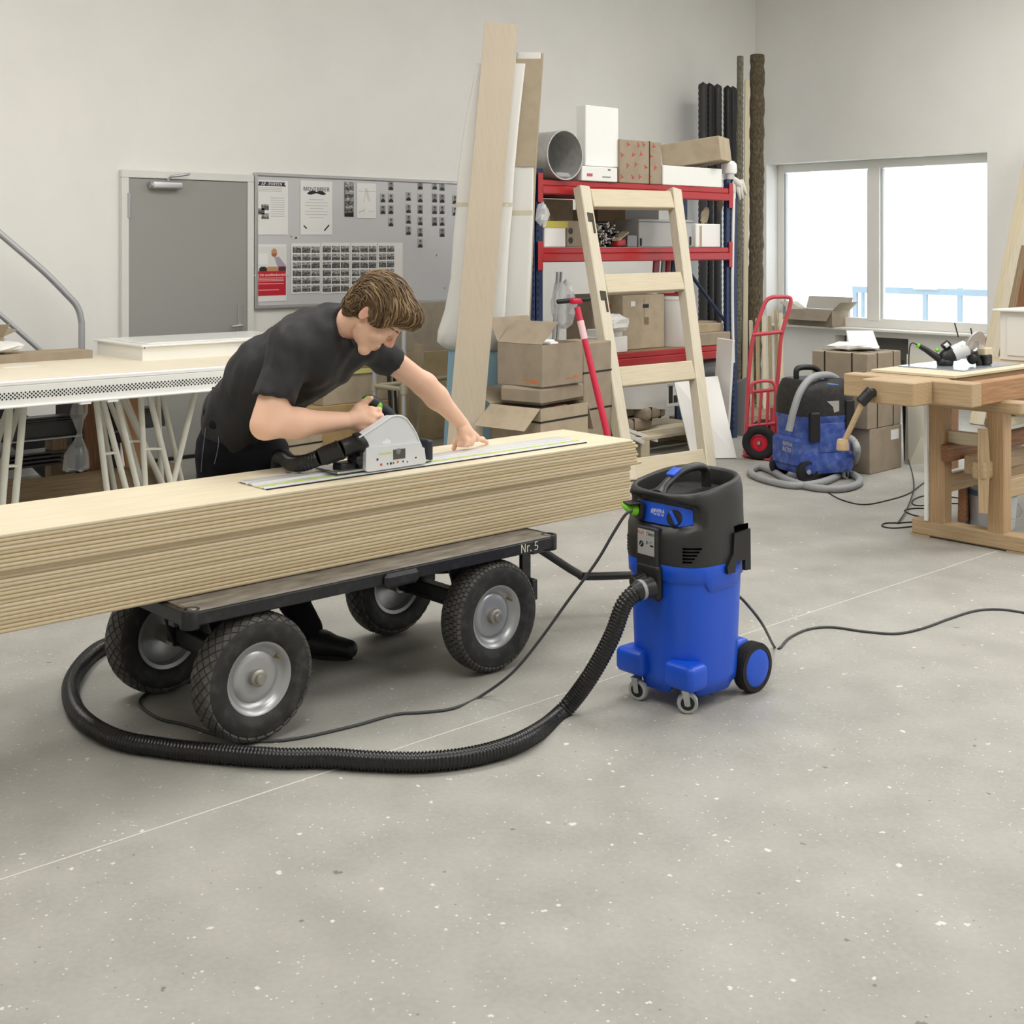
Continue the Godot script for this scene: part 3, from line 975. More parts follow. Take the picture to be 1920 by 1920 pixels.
func build_hose_and_cables() -> void:
	var t := thing("suction_hose", "long black corrugated suction hose looping over the floor from saw to cleaner", "hose", on_h(240, 1195))
	var hm := mat("hose_black", rgb(19, 19, 20), 0.28)
	var r := 0.0305
	var a := on_z(598, 858, -3.9)
	var pts := [a, on_z(570, 868, -3.95), on_z(546, 868, -4.03), on_z(533, 858, -4.13)]
	var d: Vector3 = pts[-1]
	pts.append(d + Vector3(0.035, -0.03, -0.1))
	pts.append(Vector3(d.x + 0.04, 0.62, -4.255))
	pts.append(Vector3(d.x + 0.02, 0.35, -4.27))
	pts.append(Vector3(d.x - 0.02, 0.11, -4.3))
	pts.append(Vector3(d.x - 0.08, r, -4.4))
	for p in [[300, 1182], [240, 1197], [182, 1219], [143, 1260], [132, 1300], [152, 1345], [215, 1384], [300, 1401], [400, 1412], [520, 1421], [610, 1421], [700, 1427], [800, 1428], [900, 1415], [985, 1386]]:
		pts.append(on_h(p[0], p[1], r))
	pts.append(deep(1050, 1340, 4.36))
	pts.append(deep(1104, 1272, 4.34))
	pts.append(deep(1146, 1196, 4.33))
	pts.append(deep(1170, 1134, 4.335))
	pts.append(deep(1196, 1108, 4.35))
	pts.append(deep(1212, 1102, 4.37))
	wpart(t, "hose", ridged(spline(pts, 8), r, 0.0255, 0.0115), hm)
	# cuffs at both ends
	wpart(t, "cuff", B.new().tube([deep(1190, 1113, 4.345), deep(1200, 1106, 4.355), deep(1222, 1100, 4.38)], [0.031, 0.034, 0.034], 20), M.black)
	var tag_ := wpart(t, "cuff_label", B.new().tube([deep(1198, 1107, 4.352), deep(1204, 1105, 4.36)], [0.0345, 0.0345], 20), mat("label_grey", rgb(150, 152, 154), 0.5))
	wpart(t, "swivel_cuff", B.new().tube([a, on_z(606, 855, -3.893), on_z(607, 855, -3.892), on_z(634, 845, -3.868), on_z(636, 844, -3.866), on_z(640, 842, -3.862)], [0.031, 0.0335, 0.035, 0.036, 0.0385, 0.036], 20), M.black)

	var c1 := thing("power_cable", "thin grey cable from the green plug down to the floor under the cart", "cable", on_h(800, 1338))
	var q := [deep(1186, 957, 4.36), deep(1172, 966, 4.36), deep(1150, 1000, 4.38), deep(1118, 1054, 4.42), deep(1064, 1128, 4.46), deep(1012, 1200, 4.49), deep(960, 1262, 4.51)]
	for p in [[900, 1306], [850, 1328], [790, 1336], [740, 1340], [660, 1362], [560, 1384], [490, 1390], [420, 1382], [350, 1360], [300, 1348], [268, 1328], [262, 1314], [280, 1298], [330, 1282], [420, 1270]]:
		q.append(on_h(p[0], p[1], 0.005))
	wpart(c1, "cable", B.new().tube(spline(q, 8), 0.0052, 8), M.cable)
	var c2 := thing("mains_cable", "thin grey cable trailing from the back of the vacuum cleaner across the floor", "cable", on_h(1460, 1216))
	q = [deep(1378, 1112, 4.66), deep(1398, 1130, 4.67), deep(1428, 1168, 4.66)]
	for p in [[1452, 1213], [1462, 1215], [1480, 1196], [1515, 1180], [1560, 1176], [1620, 1184], [1680, 1188], [1730, 1178], [1780, 1160], [1830, 1145], [1880, 1143], [1940, 1152], [2000, 1160]]:
		q.append(on_h(p[0], p[1], 0.005))
	wpart(c2, "cable", B.new().tube(spline(q, 8), 0.0052, 8), M.cable)


# ---- guide rail and plunge saw on the boards
func pxz(pts: Array, z: float) -> PackedVector2Array:
	var out := PackedVector2Array()
	for p in pts:
		var v := on_z(p[0], p[1], z)
		out.append(Vector2(v.x, v.y))
	return out


func build_saw() -> void:
	var y := STACK_TOP + 0.0008
	var t := thing("guide_rail", "long aluminium guide rail with a green strip lying on the top board", "guide rail", Vector3(3.1, y, -3.9))
	mat("rail_silver", rgb(222, 223, 224), 0.35, 0.35)
	var x0 := 2.322 - 3.1
	var x1 := 3.885 - 3.1
	var L := x1 - x0
	part(t, "base_strip", B.new().box(Vector3((x0 + x1) / 2, 0.0025, 0), Vector3(L, 0.005, 0.19), 0.001), M.rail_silver)
	for v in [[-0.06, 0.042, 0.009], [-0.012, 0.03, 0.011], [0.075, 0.012, 0.007]]:
		part(t, "ridge", B.new().box(Vector3((x0 + x1) / 2, v[2] / 2, v[0]), Vector3(L, v[2], v[1]), 0.0015), M.rail_silver)
	part(t, "glide_strip", B.new().box(Vector3((x0 + x1) / 2, 0.0056, 0.048), Vector3(L, 0.0012, 0.012)), mat("strip_green", rgb(182, 208, 70), 0.5), "lime green glide strip")
	part(t, "splinter_guard", B.new().box(Vector3((x0 + x1) / 2, 0.002, 0.0965), Vector3(L, 0.004, 0.004)), M.black)

	var zs := -3.822
	var o := on_z(735, 870, zs)
	var s := thing("plunge_saw", "white and black plunge saw with green grip on the guide rail", "saw", Vector3(o.x, y, -3.89))
	var wt := mat("saw_white", rgb(214, 217, 220), 0.38)
	var dk := mat("saw_dark", rgb(34, 38, 48), 0.45)
	var hb := B.new()
	hb.prism(pxz([[672, 822], [690, 811], [712, 797], [730, 784], [738, 780.5], [750, 780.5], [758, 783], [765, 789], [773, 801], [779, 812], [784, 822], [788, 834], [788, 846], [690, 848], [680, 838], [674, 830]], zs), zs - 0.045, zs, -1)
	wpart(s, "blade_housing", hb, wt)
	wpart(s, "housing_flange", B.new().tube([on_z(673, 821, zs), on_z(712, 796, zs), on_z(732, 782, zs), on_z(741, 779.5, zs), on_z(752, 780, zs), on_z(762, 785.5, zs), on_z(772, 799, zs), on_z(780, 813, zs), on_z(787, 831, zs)], 0.004, 8), wt)
	var cb := B.new()
	cb.prism(pxz([[687, 840], [789, 829], [792, 838], [796, 840], [799, 866], [796, 869], [690, 885], [686, 882]], zs + 0.012), zs - 0.05, zs + 0.012)
	wpart(s, "cover_plate", cb, wt)
	var z2 := zs + 0.0125
	wpart(s, "sight_window", B.new().prism(pxz([[737, 843.5], [760, 840.5], [760, 859], [737.5, 862]], z2), z2 - 0.001, z2 + 0.0005), mat("sight_grey", rgb(104, 100, 92), 0.3, 0.4))
	var bl := on_z(747, 846, z2)
	wpart(s, "blade_centre", B.new().at(tf(bl + Vector3(0, 0, 0.0004), rot(90))).lathe([Vector2(0, 0), Vector2(0.011, 0), Vector2(0.011, 0.0008), Vector2(0, 0.0008)], 20), M.steel)
	# saw blade peeping out below the cover
	var bc := on_z(736, 846, zs + 0.004)
	var R := bc.y - (y + 0.004)
	var poly := PackedVector2Array()
	for i in range(21, 33):
		var a0 := TAU * i / 36
		for v in [[0.0, 1.0], [0.35, 0.985], [0.45, 0.93], [0.9, 0.945]]:
			poly.append(Vector2(bc.x + cos(a0 + v[0] * TAU / 36) * R * v[1], bc.y + sin(a0 + v[0] * TAU / 36) * R * v[1]))
	for i in range(32, 20, -1):
		poly.append(Vector2(bc.x + cos(TAU * i / 36) * R * 0.8, bc.y + sin(TAU * i / 36) * R * 0.8))
	wpart(s, "saw_blade", B.new().prism(poly, zs - 0.01, zs - 0.008), M.steel)
	# base plate, front and rear guides, motor, hose port
	wpart(s, "base_plate", B.new().box(Vector3(o.x - 0.02, y + 0.017, -3.9), Vector3(0.44, 0.008, 0.15), 0.003), M.aluminium)
	var rg := on_z(676, 864, -3.85)
	wpart(s, "rear_guide", rounded(Vector3(rg.x, y + 0.05, -3.86), Vector3(0.03, 0.075, 0.06), 0.008), dk)
	wpart(s, "rear_knob", B.new().cyl(Vector3(rg.x - 0.03, y + 0.055, -3.87), Vector3(rg.x - 0.03, y + 0.055, -3.81), 0.017, 0.015, 14, 0.003), M.black)
	wpart(s, "rear_clamp", rounded(Vector3(rg.x - 0.05, y + 0.03, -3.88), Vector3(0.07, 0.03, 0.06), 0.008), M.black)
	var fg := on_z(803, 852, -3.84)
	wpart(s, "front_guide", rounded(Vector3(fg.x, y + 0.052, -3.86), Vector3(0.03, 0.085, 0.07), 0.01), dk)
	wpart(s, "motor", B.new().cyl(on_z(735, 822, -3.868), on_z(735, 822, -3.868) + Vector3(0, 0, -0.11), 0.05, 0.045, 24, 0.008), dk)
	wpart(s, "hose_port", B.new().tube([on_z(680, 824, -3.845), on_z(674, 829, -3.847), on_z(671, 831, -3.849), on_z(669, 832, -3.85), on_z(640, 842, -3.862)], [0.035, 0.04, 0.04, 0.0335, 0.0325], 24), M.black)
	# grip: a loop that the fist holds
	var gz := -3.925
	var gp := spline([on_z(683, 755, gz), on_z(692, 750, gz), on_z(704, 756, gz), on_z(719, 768, gz), on_z(731, 782, gz), on_z(735, 800, gz)], 5)
	wpart(s, "grip", B.new().tube(gp, [0.014, 0.018, 0.02, 0.021, 0.021, 0.021, 0.021, 0.0215, 0.0215, 0.022, 0.022, 0.022, 0.0225, 0.023, 0.0235, 0.024, 0.0245, 0.025, 0.0255, 0.026, 0.0265, 0.027, 0.0275, 0.028, 0.029, 0.03], 16), dk)
	wpart(s, "grip_stem", B.new().tube(spline([on_z(690, 763, gz), on_z(700, 780, gz), on_z(712, 800, gz), on_z(720, 815, gz)], 4), 0.018, 12), dk)
	wpart(s, "grip_pad", B.new().tube(spline([on_z(684, 752.5, gz + 0.006), on_z(690, 747.5, gz + 0.006), on_z(697, 749, gz + 0.006)], 4), [0.008, 0.011, 0.013, 0.013, 0.013, 0.012, 0.011, 0.009, 0.006], 10), M.green, "lime green soft grip")
	wpart(s, "switch_pad", B.new().ball(on_z(712, 763, gz + 0.019), Vector3(0.013, 0.018, 0.006), 12, 8), M.green, "lime green switch")
	# marks printed on the cover
	var pz := z2 + 0.0006
	wpart(s, "print_mark", B.new().prism(pxz([[711, 850], [735, 847], [735, 850], [711, 853]], pz), pz - 0.0006, pz), mat("pale_green", rgb(196, 214, 130), 0.6))
	for v in [[715, 871, 4, [200, 60, 60]], [727, 869.5, 3, [80, 80, 84]], [733, 869, 4, [40, 40, 42]], [738, 868, 3, [80, 80, 84]], [746, 866, 4, [206, 120, 50]], [756, 865, 3, [40, 40, 42]], [764, 866, 3, [70, 130, 190]], [708, 861.5, 3.6, [14, 14, 15]], [780, 858, 2.6, [14, 14, 15]]]:
		var p := on_z(v[0], v[1], pz)
		var w: float = v[2] * 0.00195
		wpart(s, "print_mark", B.new().box(p, Vector3(w, w, 0.0008)), mat("mark_%d_%d" % [v[3][0], v[3][1]], rgb(v[3][0], v[3][1], v[3][2]), 0.6))
	wpart(s, "paper_scrap", B.new().prism(pxz([[716, 828], [722, 826], [723, 822], [733, 826], [732, 832], [717, 833]], zs), zs - 0.0005, zs + 0.001), M.paper)


# ---- bodies: tapered capsules and ellipsoids joined smoothly, meshed as surface nets
class Prim:
	var k := 0
	var a := Vector3.ZERO
	var b := Vector3.ZERO
	var ab := Vector3.ZERO
	var il := 1.0
	var ra := 0.0
	var rb := 0.0
	var n := Vector3.ZERO
	var m := Basis()
	var ir := Vector3.ONE
	var iq := Vector3.ONE
	var r := Vector3.ONE
	func dist(p: Vector3) -> float:
		if k == 1 or k == 2:
			var v := m * (p - a)
			var k0 := (v * ir).length()
			return k0 * (k0 - 1.0) / maxf((v * iq).length(), 1e-6)
		var pa := p - a
		var h := clampf(pa.dot(ab) * il, 0.0, 1.0)
		var d := (pa - ab * h).length() - ra - (rb - ra) * h
		return d if k == 0 else maxf(d, (p - b).dot(n))
func cap(a: Vector3, b: Vector3, ra: float, rb: float, cut := false) -> Prim:
	var q := Prim.new()
	q.k = 3 if cut else 0
	q.a = a
	q.b = b
	q.ab = b - a
	q.il = 1.0 / maxf((b - a).length_squared(), 1e-9)
	q.ra = ra
	q.rb = rb
	q.n = (b - a).normalized()
	return q
func ell(c: Vector3, r: Vector3, bs := Basis(), cut := false) -> Prim:
	var q := Prim.new()
	q.k = 2 if cut else 1
	q.a = c
	q.m = bs.inverse()
	q.r = r
	q.ir = Vector3.ONE / r
	q.iq = Vector3.ONE / (r * r)
	return q
func blend(prims: Array, p: Vector3, k: float) -> float:
	var d := 10.0
	for q: Prim in prims:
		var e := q.dist(p)
		if q.k == 2:
			e = -e
			if absf(d - e) >= k: d = maxf(d, e)
			else:
				var h := (k - absf(d - e)) / k
				d = maxf(d, e) + h * h * k * 0.25
		elif absf(d - e) >= k: d = minf(d, e)
		else:
			var h := (k - absf(d - e)) / k
			d = minf(d, e) - h * h * k * 0.25
	return d


func body(b: B, prims: Array, k: float, cell: float, disp = null, tint = null) -> void:
	var lo := Vector3.ONE * 1e9
	var hi := -lo
	for q: Prim in prims:
		if q.k == 2: continue
		if q.k == 1:
			var m: float = maxf(q.r.x, maxf(q.r.y, q.r.z))
			lo = lo.min(q.a - Vector3.ONE * m)
			hi = hi.max(q.a + Vector3.ONE * m)
		else:
			lo = lo.min((q.a - Vector3.ONE * q.ra).min(q.b - Vector3.ONE * q.rb))
			hi = hi.max((q.a + Vector3.ONE * q.ra).max(q.b + Vector3.ONE * q.rb))
	var pad := cell * 3 + k * 0.3
	lo -= Vector3.ONE * pad
	hi += Vector3.ONE * pad
	var bs := 5
	var nb := Vector3i(((hi - lo) / (cell * bs)).ceil())
	var n := nb * bs + Vector3i.ONE
	var val := PackedFloat32Array()
	val.resize(n.x * n.y * n.z)
	val.fill(9.0)
	var sx := 1
	var sy := n.x
	var sz := n.x * n.y
	var rad := cell * bs * 0.87
	var live := []
	for bz in nb.z:
		for by in nb.y:
			for bx in nb.x:
				var c := lo + Vector3(bx + 0.5, by + 0.5, bz + 0.5) * bs * cell
				var near := []
				var best := 10.0
				for q: Prim in prims:
					var e := q.dist(c)
					if q.k != 2: best = minf(best, e)
					if q.k == 2 and e < rad * 1.8 + k: near.append([q, -1.0])
					elif q.k != 2: near.append([q, e])
				if best > rad * 1.6 + k: continue
				var use := []
				for q in near:
					if q[1] < best + 2.2 * rad + k: use.append(q[0])
				var inside := best < -(rad * 2.2 + k)
				if inside and use.all(func(q): return q.k != 2):
					for z in bs + 1:
						for y in bs + 1:
							for x in bs + 1:
								val[(bx * bs + x) * sx + (by * bs + y) * sy + (bz * bs + z) * sz] = -1.0
					continue
				live.append(Vector3i(bx, by, bz))
				for z in bs + 1:
					for y in bs + 1:
						for x in bs + 1:
							var at_i := (bx * bs + x) * sx + (by * bs + y) * sy + (bz * bs + z) * sz
							if val[at_i] != 9.0: continue
							var p := lo + Vector3(bx * bs + x, by * bs + y, bz * bs + z) * cell
							var d := blend(use, p, k)
							if disp and absf(d) < 0.03: d += disp.call(p)
							val[at_i] = d
	var at := {}
	var pos := []
	for L in live:
		for z in bs:
			for y in bs:
				for x in bs:
					var i: int = (L.x * bs + x) * sx + (L.y * bs + y) * sy + (L.z * bs + z) * sz
					var s := 0
					for q in 8:
						if val[i + (q & 1) * sx + ((q >> 1) & 1) * sy + (q >> 2) * sz] < 0: s |= 1 << q
					if s == 0 or s == 255: continue
					var m := Vector3.ZERO
					var cnt := 0
					for e in [[0, 1], [2, 3], [4, 5], [6, 7], [0, 2], [1, 3], [4, 6], [5, 7], [0, 4], [1, 5], [2, 6], [3, 7]]:
						if ((s >> e[0]) & 1) == ((s >> e[1]) & 1): continue
						var v0 := val[i + (e[0] & 1) * sx + ((e[0] >> 1) & 1) * sy + (e[0] >> 2) * sz]
						var v1 := val[i + (e[1] & 1) * sx + ((e[1] >> 1) & 1) * sy + (e[1] >> 2) * sz]
						var t := v0 / (v0 - v1)
						var p0 := Vector3(e[0] & 1, (e[0] >> 1) & 1, e[0] >> 2)
						var p1 := Vector3(e[1] & 1, (e[1] >> 1) & 1, e[1] >> 2)
						m += p0.lerp(p1, t)
						cnt += 1
					at[i] = pos.size()
					pos.append(lo + (Vector3(L.x * bs + x, L.y * bs + y, L.z * bs + z) + m / cnt) * cell)
	b.smooth += 1
	b.st.set_smooth_group(b.smooth)
	for i in at:
		for ax in 3:
			var step: int = [sx, sy, sz][ax]
			var v0: bool = val[i] < 0
			if v0 == (val[i + step] < 0): continue
			var u: int = [sy, sz, sx][ax]
			var w: int = [sz, sx, sy][ax]
			if not (at.has(i - u) and at.has(i - w) and at.has(i - u - w)): continue
			var q := [at[i], at[i - u], at[i - u - w], at[i - w]]
			if not v0: q.reverse()
			# front faces run clockwise
			for e in [0, 2, 1, 0, 3, 2]:
				var p: Vector3 = pos[q[e]]
				if tint: b.st.set_color(tint.call(p))
				b.st.add_vertex(p)


func finger(out: Array, p: Array, r0: float, r1: float) -> void:
	for i in p.size() - 1:
		out.append(cap(p[i], p[i + 1], lerpf(r0, r1, float(i) / (p.size() - 1)), lerpf(r0, r1, float(i + 1) / (p.size() - 1))))


func build_person() -> void:
	var R := Vector3(SA, 0, CA)
	var K := Vector3(-CA, 0, SA)
	var up := Vector3.UP
	var o := on_h(520, 1235)
	var t := thing("person", "person in black t-shirt and dark work trousers bending over the boards, guiding the saw", "person", o)
	var P := func(x, y, d): return deep(x, y, d)
	# joints
	var rsh := deep(541, 660, 4.70)
	var relb := deep(497, 797, 4.60)
	var rmid := deep(556, 794, 4.65)
	var rwr := deep(652, 789, 4.76)
	var lsh := deep(694, 648, 4.90)
	var lelb := deep(797, 722, 5.06)
	var lwr := deep(866, 795, 5.19)
	var neck := deep(634, 612, 4.80)
	var skin := mat("skin", Color.WHITE, 0.5, 0.0, 0.4)
	skin.vertex_color_use_as_albedo = true
	skin.subsurf_scatter_enabled = true
	skin.subsurf_scatter_strength = 0.05
	var tone := rgb(236, 192, 166).srgb_to_linear()
	var pink := rgb(216, 150, 130).srgb_to_linear()

	# head frame: x to his left, y to the crown, z where he looks
	var hu := (R * 0.77 + up * 0.64).normalized()
	var hg := R * 0.64 - up * 0.77 + K * 0.12
	hg = (hg - hu * hg.dot(hu)).normalized()
	var hb := Basis(hu.cross(hg), hu, hg)
	var S := 1.13
	var H := Transform3D(hb * Basis.from_scale(Vector3.ONE * S), deep(705, 591, 4.74))
	var mouth := H * Vector3(0, -0.066, 0.085)
	var ear := H * Vector3(-0.08, -0.014, -0.016)
	var nose := H * Vector3(0, -0.026, 0.113)
	var tint := func(p: Vector3) -> Color:
		var c := tone
		var m := p - mouth
		var lx := absf(m.dot(hb.x))
		var ly := absf(m.dot(hb.y))
		if lx < 0.024 and ly < 0.009 and m.length() < 0.03: c = pink
		else:
			var e := minf(p.distance_to(ear), p.distance_to(nose))
			c = tone.lerp(pink, 0.55 * (1.0 - smoothstep(0.012, 0.035, e)))
		return c
	var hand_tint := func(_p: Vector3) -> Color: return tone

	var b := B.new()
	# arms, neck and the trunk under the shirt
	var arms := [cap(rsh, relb, 0.056, 0.047), cap(relb, rmid, 0.047, 0.052), cap(rmid, rwr, 0.052, 0.032),
		cap(rsh.lerp(relb, 0.55) - K * 0.01, rsh.lerp(relb, 0.8), 0.05, 0.045),
		cap(lsh, lelb, 0.054, 0.043), cap(lelb, lelb.lerp(lwr, 0.3), 0.043, 0.043), cap(lelb.lerp(lwr, 0.3), lwr, 0.043, 0.028),
		cap(deep(616, 626, 4.83), H * Vector3(0, -0.045, -0.03), 0.06, 0.054), cap(neck, deep(600, 650, 4.82), 0.06, 0.12), cap(rsh, lsh, 0.05, 0.05), cap(deep(600, 650, 4.84), deep(520, 712, 4.93), 0.11, 0.09)]
	body(b, arms, 0.035, 0.0085, null, hand_tint)
	# head
	var hs := []
	var E := func(x, y, z, rx, ry, rz, cut := false): hs.append(ell(H * Vector3(x, y, z), Vector3(rx, ry, rz) * S, hb, cut))
	var C := func(x0, y0, z0, r0, x1, y1, z1, r1): hs.append(cap(H * Vector3(x0, y0, z0), H * Vector3(x1, y1, z1), r0 * S, r1 * S))
	E.call(0, 0.03, -0.012, 0.074, 0.09, 0.096)
	E.call(0, -0.03, 0.024, 0.054, 0.076, 0.06)
	for s in [-1, 1]:
		C.call(s * 0.046, -0.052, 0.004, 0.016, s * 0.01, -0.099, 0.062, 0.0145)
		E.call(s * 0.036, -0.028, 0.062, 0.024, 0.028, 0.024)
	C.call(-0.01, -0.1, 0.062, 0.0155, 0.01, -0.1, 0.062, 0.0155)
	C.call(-0.034, 0.022, 0.078, 0.013, 0.034, 0.022, 0.078, 0.013)
	C.call(0, 0.016, 0.086, 0.0065, 0, -0.024, 0.108, 0.0085)
	C.call(-0.01, -0.031, 0.096, 0.0062, 0.01, -0.031, 0.096, 0.0062)
	C.call(-0.018, -0.064, 0.073, 0.008, 0.018, -0.064, 0.073, 0.008)
	C.call(-0.012, -0.06, 0.0805, 0.005, 0.012, -0.06, 0.0805, 0.005)
	C.call(-0.011, -0.0725, 0.079, 0.0055, 0.011, -0.0725, 0.079, 0.0055)
	for s in [-1, 1]:
		E.call(s * 0.033, 0.002, 0.094, 0.015, 0.0105, 0.016, true)
		E.call(s * 0.031, 0.001, 0.073, 0.0135, 0.011, 0.0125)
		E.call(s * 0.076, -0.014, -0.016, 0.0085, 0.027, 0.0165)
		E.call(s * 0.0855, -0.012, -0.012, 0.005, 0.015, 0.008, true)
	body(b, hs, 0.018, 0.004, null, tint)
	# right hand: a fist on the grip
	var rh := []
	var D := 4.80
	rh.append(cap(rwr, deep(676, 782, 4.78), 0.032, 0.031))
	rh.append(cap(deep(672, 772, 4.79), deep(692, 776, 4.785), 0.026, 0.02))
	rh.append(cap(deep(668, 796, 4.78), deep(688, 804, 4.775), 0.026, 0.019))
	rh.append(cap(deep(672, 785, 4.78), deep(694, 790, 4.775), 0.027, 0.02))
	for v in [[696, 768, 4.79], [700, 780, 4.782], [698, 793, 4.778], [692, 805, 4.78]]:
		var k := deep(v[0], v[1], v[2])
		finger(rh, [k - R * 0.02, k, k + R * 0.026 - K * 0.018 - up * 0.004, k + R * 0.018 - K * 0.05 - up * 0.01, k - R * 0.012 - K * 0.052 - up * 0.012], 0.0115, 0.009)
	finger(rh, [deep(664, 778, 4.79), deep(673, 764, 4.80), deep(685, 753, 4.80), deep(696, 746.5, 4.79)], 0.0175, 0.0095)
	body(b, rh, 0.012, 0.0038, null, hand_tint)
	# left hand: thumb and index spread on the board, the rest curled under
	var lh := []
	lh.append(cap(lwr, deep(876, 812, 5.20), 0.028, 0.026))
	lh.append(cap(deep(872, 806, 5.20), deep(892, 820, 5.25), 0.024, 0.017))
	lh.append(cap(deep(868, 806, 5.18), deep(878, 824, 5.20), 0.023, 0.016))
	var y1 := STACK_TOP + 0.0095
	var tip := on_h(913, 829, y1)
	finger(lh, [deep(882, 814, 5.24), deep(894, 822, 5.27), tip.lerp(deep(894, 822, 5.27), 0.45) + up * 0.004, tip], 0.0135, 0.0085)
	var th := on_h(851, 841, y1)
	finger(lh, [deep(866, 808, 5.17), deep(861, 822, 5.18), th + up * 0.028 + R * 0.01, th], 0.016, 0.0095)
	for v in [[886, 824, 5.21], [879, 826, 5.19], [874, 826, 5.17]]:
		var k := deep(v[0], v[1], v[2])
		finger(lh, [k - R * 0.012 + up * 0.02, k, k - up * 0.014 - R * 0.006 + K * 0.004, k - up * 0.018 - R * 0.028], 0.0125, 0.0095)
	body(b, lh, 0.011, 0.0038, null, hand_tint)
	wpart(t, "body", b, skin)
	var brow := mat("brow_hair", rgb(112, 84, 54), 0.8)
	var lash := mat("lash", rgb(96, 58, 44), 0.8)
	for s in [-1, 1]:
		wpart(t, "eyebrow", B.new().tube([H * Vector3(s * 0.054, 0.017, 0.072), H * Vector3(s * 0.036, 0.0235, 0.0905), H * Vector3(s * 0.014, 0.021, 0.0945)], [0.0015, 0.0036, 0.0025], 6), brow)
		wpart(t, "eyelash", B.new().tube([H * Vector3(s * 0.045, -0.0035, 0.0775), H * Vector3(s * 0.032, -0.0065, 0.0865), H * Vector3(s * 0.019, -0.0045, 0.0815)], [0.0008, 0.0016, 0.0008], 5), lash)

	# clothes
	var nz := FastNoiseLite.new()
	nz.seed = 5
	nz.frequency = 9.0
	nz.fractal_octaves = 2
	var cloth := mat("shirt_black", rgb(29, 29, 32), 0.62, 0.0, 0.5)
	var folds := func(p: Vector3) -> float:
		return nz.get_noise_3d(p.x * 1.0, p.y * 0.5, p.z * 1.0) * 0.014
	var sh := [cap(deep(450, 778, 5.01), deep(505, 707, 4.91), 0.128, 0.15), cap(deep(503, 707, 4.91), deep(588, 656, 4.83), 0.152, 0.15), cap(deep(588, 656, 4.83), deep(626, 622, 4.81), 0.15, 0.112),
		cap(deep(556, 640, 4.74), deep(672, 632, 4.88), 0.095, 0.085),
		cap(rsh, rsh.lerp(relb, 0.66) + R * 0.005, 0.082, 0.075, true), cap(lsh, lsh.lerp(lelb, 0.40), 0.074, 0.064, true), cap(deep(545, 725, 4.88), deep(652, 668, 4.86), 0.1, 0.062),
		cap(deep(450, 775, 5.0), deep(446, 800, 5.02), 0.132, 0.138)]
	var sb := B.new()
	body(sb, sh + [ell(deep(683, 604, 4.76), Vector3(0.092, 0.083, 0.09), Basis(), true)], 0.04, 0.0095, folds)
	wpart(t, "t_shirt", sb, cloth, "black short-sleeved t-shirt")
	var tr := mat("trousers", rgb(20, 21, 27), 0.8, 0.0, 0.3)
	var tp := [cap(deep(444, 786, 5.02), deep(446, 830, 5.04), 0.141, 0.138),
		cap(deep(418, 840, 5.02), deep(404, 1020, 5.10), 0.104, 0.085), cap(deep(404, 1020, 5.10), deep(430, 1200, 5.18), 0.085, 0.062),
		cap(deep(492, 850, 5.03), deep(512, 1020, 5.00), 0.104, 0.082), cap(deep(512, 1020, 5.00), deep(578, 1196, 5.02), 0.082, 0.058)]
	var tb := B.new()
	var folds2 := func(p: Vector3) -> float:
		return nz.get_noise_3d(p.x * 0.6 + 4.0, p.y * 0.8, p.z * 0.6) * 0.012
	body(tb, tp, 0.04, 0.012, folds2)
	var trs := wpart(t, "trousers", tb, tr, "dark navy work trousers with pale seams")
	var st := mat("stitching", rgb(120, 122, 134), 0.9)
	# belt loops and pale seams on the visible hip
	for line in [[[408, 742], [430, 756], [458, 768], [480, 778]], [[398, 735], [392, 760], [386, 800], [380, 850], [377, 885]], [[402, 750], [406, 790], [410, 830], [402, 870]], [[478, 782], [470, 800], [450, 818], [425, 832]]]:
		var q := []
		for v in line:
			var lo := 4.5
			var hit := 5.0
			for i in 60:
				var d := lo + i * 0.012
				if blend(tp, deep(v[0], v[1], d), 0.04) < 0.003:
					hit = d
					break
			q.append(deep(v[0], v[1], hit - 0.004))
		wpart(trs, "seam", B.new().tube(spline(q, 4), 0.0016, 5), st)
	for v in [[400, 728, 404, 752], [434, 748, 430, 770]]:
		var q := []
		for k in 3:
			var x := lerpf(v[0], v[2], k / 2.0)
			var y := lerpf(v[1], v[3], k / 2.0)
			var hit := 5.0
			for i in 60:
				if blend(tp, deep(x, y, 4.5 + i * 0.012), 0.04) < 0.003:
					hit = 4.5 + i * 0.012
					break
			q.append(deep(x, y, hit - 0.006))
		wpart(trs, "belt_loop", B.new().tube(q, 0.0065, 6), tr)
	# shoes
	var sm := mat("shoe_leather", rgb(30, 31, 34), 0.45)
	for v in [[deep(578, 1200, 5.02), 1.0], [deep(432, 1205, 5.18), 0.4]]:
		var an: Vector3 = v[0]
		var dir: Vector3 = (R * 1.0 + K * (0.35 if v[1] > 0.5 else 0.8)).normalized()
		var f0 := Vector3(an.x, 0.045, an.z) - dir * 0.06
		var s := [cap(Vector3(an.x, 0.05, an.z) - dir * 0.05, an, 0.046, 0.05), cap(f0, f0 + dir * 0.12 + up * 0.004, 0.043, 0.046), cap(f0 + dir * 0.12 + up * 0.004, f0 + dir * 0.235 - up * 0.006, 0.046, 0.036)]
		var q := B.new()
		body(q, s, 0.03, 0.007)
		var sh_ := wpart(t, "shoe", q, sm)
		var sole := B.new()
		var fl := []
